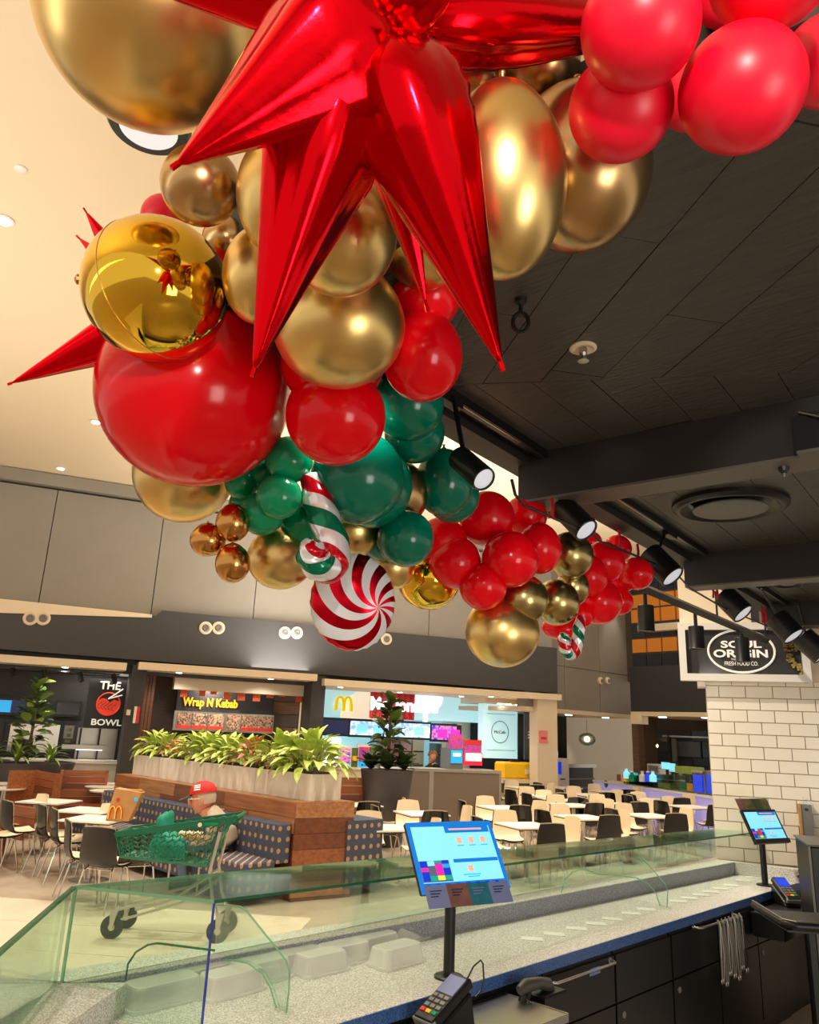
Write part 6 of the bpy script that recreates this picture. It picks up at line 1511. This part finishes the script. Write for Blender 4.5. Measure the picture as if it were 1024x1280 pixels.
for x_ in (205,243):
    m=MB(); m.tube([CX_(x_,1083)+fw*.2,CX_(x_-4,1120)+fw*.2],.01,6); m.build('strut',M['cart_steel'],t)
# bags and things in the cart
def blob(name,lb,cat,px,py,rx,ry,rz,mat,dy=.2,seed=0,extra=None):
    c=CX_(px,py,dy); random.seed(seed); m=MB(); m.ell(c,rx,ry,rz,20,14)
    for v in m.bm.verts:
        n_=(v.co-c); k=1+.16*math.sin(n_.x*40+seed)*math.cos(n_.z*33+seed*2)+.08*math.sin(n_.y*60); v.co=c+n_*k
    m.smooth=True; o=m.build(name,mat); return tag(o,lb,cat)
blob('shopping_bag','crumpled teal shopping bag in the middle of the cart basket','bag',210,1058,.22,.14,.14,M['bag_green'],.2,1)
blob('shopping_bag','upright teal shopping bag poking above the cart rim','bag',207,1035,.10,.09,.17,M['bag_green'],.26,2)
c=CX_(236,1046,.2); t2=thing('egg_tray','brown cup shaped tray of eggs at the right of the cart','tray',c)
m=MB(); m.slab([c+rt*-.12-Vector((0,0,.03)),c+rt*.14-Vector((0,0,.03)),c+rt*.14-Vector((0,0,.0)),c+rt*-.12-Vector((0,0,.0))],fw*.16); m.build('tray',M['kraft'],t2)
for k in range(12):
    m=MB(); m.ell(c+rt*(-.1+.04*(k%6))+fw*(.03+.07*(k//6))+Vector((0,0,.02)),.019,.019,.025,10,8); m.smooth=True; m.build('egg',M['cream_shell'],t2)
random.seed(11)
# ------------------------------------------------------------------ people
def skin_body(name,joints,edges_,mat,par,sub=2):
    me=bpy.data.meshes.new(name); me.from_pydata([tuple(WM[par.name].inverted()@j[0]) for j in joints],edges_,[]); 
    o=bpy.data.objects.new(name,me); col.objects.link(o); o.parent=par; WM[o.name]=WM[par.name]
    sk_=o.modifiers.new('skin','SKIN'); sk_.use_smooth_shade=True
    for i,j in enumerate(joints):
        d=me.skin_vertices[0].data[i]; r_=j[1]; d.radius=r_ if isinstance(r_,tuple) else (r_,r_); d.use_root=(i==0)
    ss=o.modifiers.new('sub','SUBSURF'); ss.levels=sub; ss.render_levels=sub; me.materials.append(mat); return o
# seated man on the upholstered bench, facing left
pd=7.75
def J(px,py,dy=0.): 
    b=HIT(px,py,EYE+fw*(pd+dy),fw); return b
sitd=(IF.I@HIT(265,1085,IF.at(0,-.45,0),IF.y)); base=IF.at(sitd.x,-.45,0); pd=(base-EYE).dot(fw)
hips=HIT(272,1078,base,fw); 
t=thing('seated_man','seated man in a red cap, glasses and a stone grey jacket, facing left','person',(base.x,base.y,0),YAW)
k8=pd/FPX
def mpx(n): return n*k8
hp=J(276,1080); hp.z=max(hp.z,.5)
jk=skin_body('jacket',[(hp+rt*.05,(.2,.2)),(J(280,1055,.0),(.2,.2)),(J(278,1034),(.195,.2)),(J(274,1018),(.15,.15)),(J(263,1012),(.075,.075)),
   (J(266,1024,-.2),(.085,.085)),(J(262,1050,-.26),(.062,.062)),(J(236,1054,-.22),(.045,.045)),
   (J(268,1024,.2),(.085,.085)),(J(262,1050,.24),(.062,.062)),(J(236,1054,.2),(.045,.045))],
   [(0,1),(1,2),(2,3),(3,4),(3,5),(5,6),(6,7),(3,8),(8,9),(9,10)],M['jacket'],t)
kn=.5
k1=J(222,1080,-.12); k1.z=.52; k2=J(222,1082,.12); k2.z=.52
a1=J(228,1120,-.12); a1.z=.1; a2=J(228,1120,.12); a2.z=.1
hp2=hp.copy(); hp2.z=.55
skin_body('jeans',[(hp2,(.15,.14)),(hp2-fw*.1-rt*.12,(.1,.1)),(k1,(.078,.078)),(a1,(.055,.055)),(hp2+fw*.1-rt*.12,(.1,.1)),(k2,(.078,.078)),(a2,(.055,.055))],[(0,1),(1,2),(2,3),(0,4),(4,5),(5,6)],M['jeans'],t)
for a_ in (a1,a2):
    m=MB(); m.ell((0,0,0),.13,.05,.055,14,10,Matrix.Rotation(YAW,3,'Z'));
    for v in m.bm.verts: v.co+=Vector((a_.x,a_.y,.055))-rt*.06; v.co.z=max(v.co.z,.005)
    m.smooth=True; m.build('shoe',M['black_metal'],t)
# hands: palm and five fingers, resting on the phone/table edge
def hand(w_,dirv,side,par,s=1.):
    up=Vector((0,0,1)); sd=dirv.cross(up).normalized()*side
    m=MB(); Mx=Matrix((dirv,sd,up)).transposed(); m.ell(w_+dirv*.045*s,.052*s,.04*s,.018*s,12,8,Mx); m.smooth=True; h_=m.build('hand',M['skin'],par)
    for i in range(4):
        b0=w_+dirv*.08*s+sd*(.03-.02*i)*s; L_=[.07,.078,.073,.058][i]*s
        m=MB(); m.tube([b0,b0+dirv*L_*.5-up*.006*s,b0+dirv*L_*.85-up*.03*s,b0+dirv*L_*.9-up*.045*s],[.0095*s,.009*s,.008*s,.006*s],8); m.smooth=True; m.build('finger',M['skin'],h_)
    b0=w_+dirv*.03*s+sd*.035*s; m=MB(); m.tube([b0,b0+dirv*.03*s+sd*.03*s,b0+dirv*.06*s+sd*.035*s-up*.01*s],[.013*s,.011*s,.008*s],8); m.smooth=True; m.build('thumb',M['skin'],h_)
hand(J(233,1054,-.22),(-rt*1+fw*.1).normalized(),1,t); hand(J(233,1054,.2),(-rt*1-fw*.1).normalized(),-1,t)
# head facing left, slightly down
def head(c,face,up,s,par,skinm,hair,cap=None,glasses=False):
    side=up.cross(face).normalized(); Mx=Matrix((face,side,up)).transposed()
    m=MB(); m.ell((0,0,0),.095*s,.078*s,.115*s,22,16)
    for v in m.bm.verts:
        x,y,z=v.co
        if z<0: v.co.x+= .018*s*(-z/(.115*s)); v.co.y*=1-.25*(-z/(.115*s))
        if x>0 and abs(z)<.03*s: v.co.x-=.004*s
        v.co=c+Mx@v.co
    m.smooth=True; h_=m.build('head',skinm,par)
    def el(nm,p,r_,mat,par2=h_):
        mm=MB(); mm.ell(c+Mx@(Vector(p)*s),r_[0]*s,r_[1]*s,r_[2]*s,12,8,Mx); mm.smooth=True; return mm.build(nm,mat,par2)
    el('nose',(.105,0,-.018),(.022,.013,.024),skinm); 
    for q in (-1,1):
        el('ear',(-.005,q*.08,-.01),(.018,.01,.032),skinm); el('eye',(.084,q*.03,.012),(.011,.012,.008),M['white_plastic']); el('brow',(.088,q*.03,.03),(.01,.018,.005),hair)
    el('mouth',(.098,0,-.062),(.008,.022,.006),M['leaf_pink'])
    mm=MB(); mm.cyl(c+Mx@Vector((-.02*s,0,-.08*s)),c+Mx@Vector((-.045*s,0,-.18*s)),.052*s,.06*s,seg=14); mm.smooth=True; mm.build('neck',skinm,par)
    hh=MB(); hh.ell((0,0,0),.1*s,.084*s,.115*s,20,14)
    for v in list(hh.bm.verts):
        if (v.co.x>.035*s and v.co.z<.06*s) or v.co.z<-.055*s: hh.bm.verts.remove(v)
    for v in hh.bm.verts: v.co=c+Mx@(v.co+Vector((-.008*s,0,.008*s)))
    hh.smooth=True; hh.build('hair',hair,par)
    if cap:
        mm=MB(); mm.ell((0,0,0),.112*s,.094*s,.095*s,22,14)
        for v in list(mm.bm.verts):
            if v.co.z<-.012*s: mm.bm.verts.remove(v)
        for v in mm.bm.verts: v.co=c+Mx@(v.co+Vector((-.004*s,0,.045*s)))
        mm.smooth=True; cp=mm.build('cap',M['cap_red'],par)
        mm=MB(); mm.sheet([[Vector((.09*s+.09*s*u,y*.075*s*(1-.25*u),.038*s-.02*s*u-.012*s*y*y)) for y in (-1,-.5,0,.5,1)] for u in (0,.5,1)],.006*s)
        for v in mm.bm.verts: v.co=c+Mx@v.co
        mm.build('peak',M['cap_green'],cp)
        for k in range(3):
            mm=MB(); mm.sheet([[Vector((-.02*s+.05*s*u,(.0965 if True else 0)*s*math.cos(.35+.2*k+.12*w2),.04*s+.098*s*math.sin(.35+.2*k+.12*w2))) for w2 in (0,1)] for u in (0,.5,1)],.003*s)
            for v in mm.bm.verts: v.co=c+Mx@Vector((v.co.x+.02*s,v.co.y*1.0,v.co.z))
            mm.build('white_stripe',M['white_plastic'],cp)
    if glasses:
        mm=MB()
        for q in (-1,1):
            cc=c+Mx@Vector((.108*s,q*.034*s,.008*s)); mm.tube([cc+Mx@Vector((0,.025*s*math.cos(2*PI*i/14),.02*s*math.sin(2*PI*i/14))) for i in range(15)],.0025*s,5)
            mm.tube([c+Mx@Vector((.105*s,q*.058*s,.012*s)),c+Mx@Vector((.0*s,q*.088*s,.006*s))],.0028*s,5)
        mm.build('glasses',M['white_plastic'],par)
    return h_
hs_=mpx(37)/.26
face=(-rt*1-fw*.05-Vector((0,0,.18))).normalized(); up_=Vector((0,0,1)); up_=(up_-face*up_.dot(face)).normalized()
head(J(254,998),face,up_,max(hs_,.9),t,M['skin'],M['hair_grey'],True,True)
# worker behind the burger counter
g=FA.hit(541,944,2.3); wp=FA.at(g.x,2.3,0)
t=thing('shop_worker','worker with curly brown hair and dark shirt behind the burger shop counter','person',wp,YAW)
wd=(wp-EYE).dot(fw)
def JW(px,py,dy=0): return HIT(px,py,wp+fw*dy,fw)
hd=JW(541,946); 
hp=Vector((wp.x,wp.y,.95))+fw*.1; ch=hd-Vector((0,0,.42))+fw*.1; 
skin_body('dark_shirt',[(hp,(.16,.13)),((hp+ch)/2,(.17,.13)),(ch,(.19,.13)),(ch+Vector((0,0,.16)),(.12,.1)),(hd-Vector((0,0,.16)),(.06,.06)),
  (ch+rt*.2+Vector((0,0,.08)),(.08,.08)),(ch+rt*.3-Vector((0,0,.15)),(.06,.06)),(hd+rt*.13-Vector((0,0,.2))-fw*.12,(.045,.045)),
  (ch-rt*.2+Vector((0,0,.08)),(.08,.08)),(ch-rt*.27-Vector((0,0,.2)),(.06,.06)),(ch-rt*.1-fw*.25-Vector((0,0,.25)),(.045,.045))],
  [(0,1),(1,2),(2,3),(3,4),(3,5),(5,6),(6,7),(3,8),(8,9),(9,10)],M['dark_shirt'],t)
skin_body('trousers',[(hp-Vector((0,0,.02)),(.16,.13)),(hp-rt*.09-Vector((0,0,.45)),(.085,.085)),(hp-rt*.1-Vector((0,0,.9)),(.06,.06)),(hp+rt*.09-Vector((0,0,.45)),(.085,.085)),(hp+rt*.1-Vector((0,0,.9)),(.06,.06))],[(0,1),(1,2),(0,3),(3,4)],M['black_metal'],t)
for s in (-1,1):
    m=MB(); m.ell((wp.x+fw.x*.05+rt.x*s*.1,wp.y+fw.y*.05+rt.y*s*.1,.045),.06,.12,.045,12,8); m.smooth=True; m.build('shoe',M['black_metal'],t)
face=(-fw+rt*.35-Vector((0,0,.35))).normalized(); up_=Vector((0,0,1)); up_=(up_-face*up_.dot(face)).normalized()
head(hd,face,up_,1.25,t,M['skin'],M['hair_brown'])
hand(hd+rt*.13-Vector((0,0,.19))-fw*.12,(Vector((0,0,1))*.9-rt*.2+fw*.1).normalized(),1,t,1.0) if False else hand(hd+rt*.12-Vector((0,0,.17))-fw*.12,(-fw*.3+rt*-.8).normalized(),1,t)
hand(ch-rt*.08-fw*.27-Vector((0,0,.25)),(-fw*.6+rt*.5).normalized(),-1,t)
m=MB(); 
for k in range(26):
    a_=k*2.4; z=.12*(k/26)-.01; m.ell(hd+Vector((.0,0,.05+z*.9))+rt*(.115*math.cos(a_)*(1-.5*k/26))+fw*(.04+.1*math.sin(a_)*(1-.5*k/26)),.045,.045,.04,8,6)
m.smooth=True; m.build('curls',M['hair_brown'],t)
# ================================================================== BALLOON GARLAND
random.seed(3)
def balloon_mesh(name,mat,pear=.0):
    bm=bmesh.new(); seg=48; prof=[]
    n=30
    for i in range(1,n):
        a=PI*i/n; z=math.cos(a); r=math.sin(a)
        # slight pear shape towards the neck (-z)
        r*=1-pear*max(0,-z)**1.5*.55
        zz=z if z>0 else z*(1+pear*.35)
        prof.append((zz,r))
    zb=prof[-1][0]
    prof+= [(zb-.03,.045),(zb-.07,.03),(zb-.09,.05),(zb-.12,.055)]
    rows=[[bm.verts.new((r*math.cos(2*PI*k/seg),r*math.sin(2*PI*k/seg),z)) for k in range(seg)] for z,r in prof]
    top=bm.verts.new((0,0,1)); bot=bm.verts.new((0,0,zb-.10))
    for k in range(seg): bm.faces.new((top,rows[0][k],rows[0][(k+1)%seg])); bm.faces.new((bot,rows[-1][(k+1)%seg],rows[-1][k]))
    for a_,b_ in zip(rows,rows[1:]):
        for k in range(seg): bm.faces.new((a_[k],b_[k],b_[(k+1)%seg],a_[(k+1)%seg]))
    bmesh.ops.recalc_face_normals(bm,faces=bm.faces)
    me=bpy.data.meshes.new(name); bm.to_mesh(me); bm.free(); me.materials.append(mat)
    for p in me.polygons: p.use_smooth=True
    return me
BM={k:balloon_mesh('balloon',M[k],.12) for k in ('red','redm','teal','green','gold','bronze','antique','copper','foil_gold')}
def balloon(px,py,r,dep,mat,lb,ry=None,ang=0,name='balloon'):
    """centre pixel, horizontal and vertical half size in pixels, distance in metres"""
    c=P(px,py,dep); R_=r*dep/FPX/ (ray(px,py).length**.5)
    R2=(ry or r)*dep/FPX/(ray(px,py).length**.5)
    o=bpy.data.objects.new(name,BM[mat]); col.objects.link(o); o.location=c
    if ry and ry>r*1.04 or (ry and ry<r*.96):
        # long axis along the picture's vertical (turned by ang)
        ax=(cu*math.cos(R(ang))-cr*math.sin(R(ang))).normalized(); up=ax if ax.z>0 else -ax
        q=(-up).to_track_quat('Z','Y'); o.rotation_euler=q.to_euler(); o.scale=(R_,R_,R2)
    else:
        ax=(-fw*1.0-Vector((0,0,.35))+Vector((random.uniform(-.5,.5),random.uniform(-.5,.5),random.uniform(-.4,.3)))).normalized()
        o.rotation_euler=ax.to_track_quat('Z','Y').to_euler(); o.scale=(R_,R_,R_)
    hue={'red':'red','redm':'raspberry red','teal':'dark green','green':'emerald green','gold':'gold','bronze':'bronze','antique':'olive gold','copper':'copper','foil_gold':'mirror gold foil'}[mat]
    tag(o,hue+' balloon '+lb,'balloon',hue+' balloons of the garland'); return o
B=[
 (192,12,158,1.75,'gold','filling the top left corner behind the red star',None,0),
 (251,232,52,1.7,'bronze','just right of the black-rimmed ceiling lamp',54,0),
 (348,250,54,1.62,'gold','half hidden behind the left downward star spike',78,8),
 (322,346,45,1.9,'gold','small, just left of the long left star spike',61,0),
 (425,292,74,1.55,'gold','large, between the two long downward star spikes',80,0),
 (424,407,84,1.95,'gold','large, hanging under the star above the small reds',80,0),
 (530,310,50,2.05,'gold','behind the thin middle star spike',53,0),
 (628,228,84,1.31,'gold','tall oval, right of the longest star spike',126,0),
 (722,212,96,1.5,'bronze','wide, behind the tall oval gold one over the planks',107,0),
 (668,80,62,1.62,'bronze','glimpsed under the right star arm',None,0),
 (588,98,38,1.55,'bronze','small dark, in the gap right of the star centre',None,0),
 (800,34,81,1.10,'redm','at the top, left of the biggest raspberry one',82,0),
 (776,136,69,1.22,'redm','lowest of the upper right cluster',71,0),
 (927,112,84,1.15,'redm','biggest in front, right side of the upper right cluster',None,0),
 (965,-36,86,1.12,'redm','cut off by the top edge, upper right cluster',76,0),
 (1034,76,62,1.32,'redm','cut off by the right edge, upper right cluster',None,0),
 (864,122,44,1.38,'redm','barely showing between the two lower upper-right ones',None,0),
 (906,-6,42,1.38,'redm','barely showing between the two top ones',None,0),
 (684,48,34,1.75,'redm','under the right star arm beside the upper cluster',None,0),
 (205,272,30,2.5,'redm','peeping over the mirror gold sphere',None,0),
 (282,300,30,2.3,'bronze','small, squeezed right of the mirror gold sphere',None,0),
 (244,490,122,2.35,'red','biggest of all, under the mirror gold sphere',None,0),
 (416,452,66,2.24,'red','tucked under the large gold one, mostly hidden',62,0),
 (420,520,63,2.22,'red','hanging right of the biggest red one',None,0),
 (528,445,51,2.14,'red','below the tip of the thin star spike',58,0),
 (533,370,44,2.17,'red','behind the tip of the thin star spike',None,0),
 (354,382,27,2.1,'gold','small, between left star spike and big gold',None,0),
 (510,507,45,2.6,'teal','upper one under the small red at right',None,0),
 (518,542,38,2.72,'teal','second one down under the small red at right',None,0),
 (361,575,30,2.42,'green','topmost small one beside the candy cane',None,0),
 (349,621,29,2.38,'green','centre of the small cluster left of the candy cane',None,0),
 (328,642,28,2.45,'green','lowest of the small cluster left of the candy cane',None,0),
 (302,604,21,2.5,'green','leftmost of the small cluster, under the biggest red',None,0),
 (330,592,22,2.52,'green','at the back of the small cluster',None,0),
 (306,630,20,2.55,'green','at the left rear of the small cluster',None,0),
 (381,655,31,2.55,'green','behind the lower part of the big candy cane',None,0),
 (447,597,59,2.5,'teal','largest, right of the candy cane',None,0),
 (462,607,54,2.66,'teal','directly behind the largest dark green one',None,0),
 (500,617,36,2.8,'bronze','narrow slice behind the largest dark green one',40,0),
 (555,604,37,2.85,'teal','left of the first spotlight lens',42,0),
 (566,620,34,2.95,'teal','peeping below the one beside the spotlight',None,0),
 (507,673,36,2.7,'teal','just above the swirl foil disc at right',None,0),
 (480,668,34,2.85,'teal','behind, between the candy cane and the swirl disc',None,0),
 (441,663,34,2.78,'gold','right of the candy cane, above the swirl disc',None,0),
 (230,592,63,2.62,'gold','large, below the biggest red balloon',65,0),
 (260,675,22.5,2.4,'copper','left one of the three small ones',21,0),
 (291,654,21.5,2.38,'copper','upper one of the three small ones',24,0),
 (291,704,22,2.36,'copper','lower one of the three small ones',25,0),
 (351,697,42,2.55,'gold','medium, beside the three small copper ones',40,0),
 (489,708,30,2.95,'gold','glimpsed at the upper right of the swirl disc',None,0),
 (552,679,33,3.1,'red','leftmost of the middle red cluster',None,0),
 (569,703,33,3.05,'red','lower left of the middle red cluster',None,0),
 (604,733,30,3.0,'red','lowest of the middle red cluster',None,0),
 (609,648,35,3.15,'red','top front of the middle red cluster',None,0),
 (657,645,27,3.4,'red','top right of the middle red cluster under the beam',None,0),
 (638,699,36,3.0,'red','front centre of the middle red cluster',None,0),
 (674,686,28,3.15,'red','right of the middle red cluster',32,0),
 (712,694,30,3.45,'antique','upper one of the four, below the second spotlight',None,0),
 (654,749,32,3.1,'antique','front left of the four',None,0),
 (696,753,29,3.25,'antique','front right of the four',30,0),
 (716,734,21,3.5,'antique','rear of the four',24,0),
 (683,634,15,3.6,'bronze','tiny, under the first beam end',None,0),
 (628,789,47,3.1,'gold','big round lowest one of the whole garland',45,0),
 (736,721,24,3.7,'red','left one of the far red cluster',27,0),
 (754,703,27,3.85,'red','top front one of the far red cluster',None,0),
 (796,717,21,4.0,'red','rightmost one of the far red cluster',None,0),
 (772,686,18,4.4,'red','top rear one of the far red cluster',None,0),
 (749,752,29,3.8,'red','lowest front one of the far red cluster',28,0),
 (775,752,17,4.05,'red','lowest right one of the far red cluster',None,0),
 (776,722,20,4.1,'red','centre rear one of the far red cluster',None,0),
 (703,784,26,3.6,'red','flat slice behind the lowest gold one',16,0),
 (725,768,18,3.75,'red','behind the top of the small candy cane',None,0),
 (738,678,15,4.2,'red','tiny, at the top left of the far cluster',None,0),
]
for (px,py,r,dep,mt,lb,ry,an) in B: balloon(px,py,r,dep,mt,lb,ry,an)
# mirror foil spheres with a welded seam
def foil_ball(px,py,r,dep,lb,tilt):
    c=P(px,py,dep); R_=r*dep/FPX/(ray(px,py).length**.5)
    t=thing('foil_sphere',lb,'balloon',c,0,'mirror gold foil spheres')
    m=MB(); m.ell(c,R_,R_,R_,56,36); m.smooth=True; m.build('foil_skin',M['foil_gold'],t)
    ax=tilt.normalized(); u=ax.cross(Vector((0,0,1))).normalized(); v=ax.cross(u)
    m=MB(); m.tube([c+(u*math.cos(2*PI*i/48)+v*math.sin(2*PI*i/48))*R_*1.002 for i in range(49)],.0016,5); m.build('seam',M['gold'],t)
    m=MB(); q=c+(-cr*.97-fw*.25).normalized()*R_; m.lathe(q,(q-c),[(0,.012),(.006,.014),(.012,.006)],10); m.build('valve',M['bronze'],t)
foil_ball(195,362,93,2.0,'big mirror gold foil sphere at the left above the biggest red balloon',cr*.9-fw*.5+cu*.1)
foil_ball(536,722,40,3.15,'yellow mirror gold foil sphere below the dark green balloons, right of the swirl disc',cr*.5-fw*.8)
# star bursts
def spike(t,base,tip,r_,mat,seg=36,n=30,seed=0):
    base=Vector(base); tip=Vector(tip); ax=(tip-base); L=ax.length; ax.normalize()
    u=ax.cross(fw).normalized(); v=ax.cross(u).normalized(); m=MB(); rows=[]
    prof=[(0,.35),(.06,.72),(.14,.95),(.22,1.0),(.34,.92),(.5,.70),(.66,.48),(.8,.30),(.92,.14),(.985,.06),(1,.02)]
    def pr(x):
        for (a,b),(c_,d) in zip(prof,prof[1:]):
            if x<=c_: k=(x-a)/(c_-a); k=k*k*(3-2*k) if False else k; return b+(d-b)*k
        return .02
    for i in range(n+1):
        s=i/n; R0=pr(s)*r_; ring=[]
        for k in range(seg):
            th_=2*PI*k/seg; f=1+.07*math.cos(4*th_+seed)+.035*math.cos(7*th_+seed*2+s*1.5)
            f+=.035*math.sin(s*95+3*math.sin(th_*2+seed))*max(0,1-abs(s-.2)/.2)*(.5+.5*math.cos(th_*3+seed))
            seam=max(0,math.cos(th_*1.0+seed*.3))**60*.10
            f+=seam+max(0,math.cos(th_+PI+seed*.3))**60*.10
            ring.append(m.bm.verts.new(base+ax*(s*L)+u*(R0*f*math.cos(th_))+v*(R0*f*math.sin(th_))))
        rows.append(ring)
    for a_,b_ in zip(rows,rows[1:]):
        for k in range(seg): m.bm.faces.new((a_[k],a_[(k+1)%seg],b_[(k+1)%seg],b_[k]))
    m.bm.faces.new(rows[0][::-1]); m.bm.faces.new(rows[-1])
    m.smooth=True; m.ang=80; o=m.build('spike',mat,t)
    mm=MB(); mm.obox(tip+ax*.004,.006,.006,.014,Matrix((u,v,ax)).transposed()); mm.build('tip_tab',mat,o)
    return o
c0_=P(462,66,1.22)
st=thing('starburst_balloon','huge mirror red foil starburst balloon with long spikes at the top of the picture','balloon',c0_)
for i,(bx,by,bd,tx_,ty_,td,r_) in enumerate([
 (470,30,1.16,222,205,1.02,.105),(436,72,1.16,318,462,1.13,.083),(468,110,1.30,533,382,1.36,.046),(478,50,1.15,626,455,1.12,.088),
 (470,10,1.22,60,-62,1.30,.07),(500,25,1.24,905,30,1.55,.068),(470,25,1.12,640,-150,1.05,.06),(465,20,1.22,450,-260,1.25,.07),(450,10,1.25,260,-220,1.3,.07),(480,60,1.35,560,120,1.75,.06)]):
    spike(st,P(bx,by,bd),P(tx_,ty_,td),r_,M['foil_red'],seed=i*1.7)
m=MB(); m.ell(c0_,.05,.05,.05,20,14); m.smooth=True; m.build('core',M['foil_red'],st)
c1_=P(178,372,2.32)
st=thing('starburst_balloon','second mirror red starburst balloon mostly hidden behind the mirror gold sphere','balloon',c1_)
for i,(tx_,ty_,td,r_) in enumerate([(107,264,2.35,.045),(98,297,2.5,.045),(14,479,2.3,.072),(250,430,2.5,.05)]):
    spike(st,P(178 if i<2 else 186,372 if i<2 else 405,2.38),P(tx_,ty_,td),r_,M['foil_red'],seed=i*2.3,seg=24,n=20)
m=MB(); m.ell(c1_,.05,.05,.05,16,10); m.smooth=True; m.build('core',M['foil_red'],st)
# swirl foil disc: a pillow facing the camera
def swirl(px,py,rx,ry,dep,lb):
    c=P(px,py,dep); sx=rx*dep/FPX; sy=ry*dep/FPX
    z=-(ray(px,py).normalized()); x=cr-z*cr.dot(z); x.normalize(); y=z.cross(x)
    me=bpy.data.meshes.new('swirl_disc_balloon'); bm=bmesh.new(); bmesh.ops.create_uvsphere(bm,u_segments=72,v_segments=32,radius=1)
    for v in bm.verts:
        rr=math.hypot(v.co.x,v.co.y); th_=math.atan2(v.co.y,v.co.x)
        k=1+.012*math.cos(26*th_)*max(0,(rr-.82)/.18)
        v.co=Vector((v.co.x*sx*k,v.co.y*sy*k,v.co.z*sx*.52))
    bm.to_mesh(me); bm.free(); smooth_mesh(me,80); me.materials.append(M['swirl'])
    o=bpy.data.objects.new('swirl_disc_balloon',me); col.objects.link(o); o.matrix_world=Matrix.Translation(c)@Matrix((x,y,z)).transposed().to_4x4()
    tag(o,lb,'balloon')
swirl(441,752,53,61,2.6,'red and white swirl foil disc balloon hanging below the candy cane')
def cane(pts,rad,mat,lb,dep):
    P_=[Vector(P(x,y,d)) for x,y,d in pts]
    # smooth by Catmull-Rom
    out=[]
    for i in range(len(P_)-1):
        p0=P_[max(i-1,0)];p1_=P_[i];p2_=P_[i+1];p3=P_[min(i+2,len(P_)-1)]
        for k in range(7):
            t_=k/7; out.append(.5*((2*p1_)+(p2_-p0)*t_+(2*p0-5*p1_+4*p2_-p3)*t_*t_+(3*p1_-p0-3*p2_+p3)*t_**3))
    out.append(P_[-1]); n=len(out)
    rr=[rad*min(1,(.55+ 3.2*min(i,n-1-i)/n))*(1+.05*math.sin(i*1.1)) for i in range(n)]; rr[0]*=.3; rr[-1]*=.35
    m=MB(); m.tube(out,rr,20,uv=True); m.smooth=True; m.ang=80; tag(m.build('candy_cane_balloon',mat),lb,'balloon')
cane([(386,592,2.42),(396,622,2.4),(408,655,2.36),(419,688,2.32),(414,708,2.30),(398,706,2.26),(390,692,2.24),(392,678,2.22)],.048,M['cane'],'large striped candy cane foil balloon with its hook at the bottom',2.4)
cane([(727,770,3.25),(724,785,3.22),(722,803,3.2),(716,817,3.2),(708,813,3.2),(705,800,3.2),(706,791,3.2)],.026,M['cane_b'],'small striped candy cane foil balloon under the far red cluster',3.2)
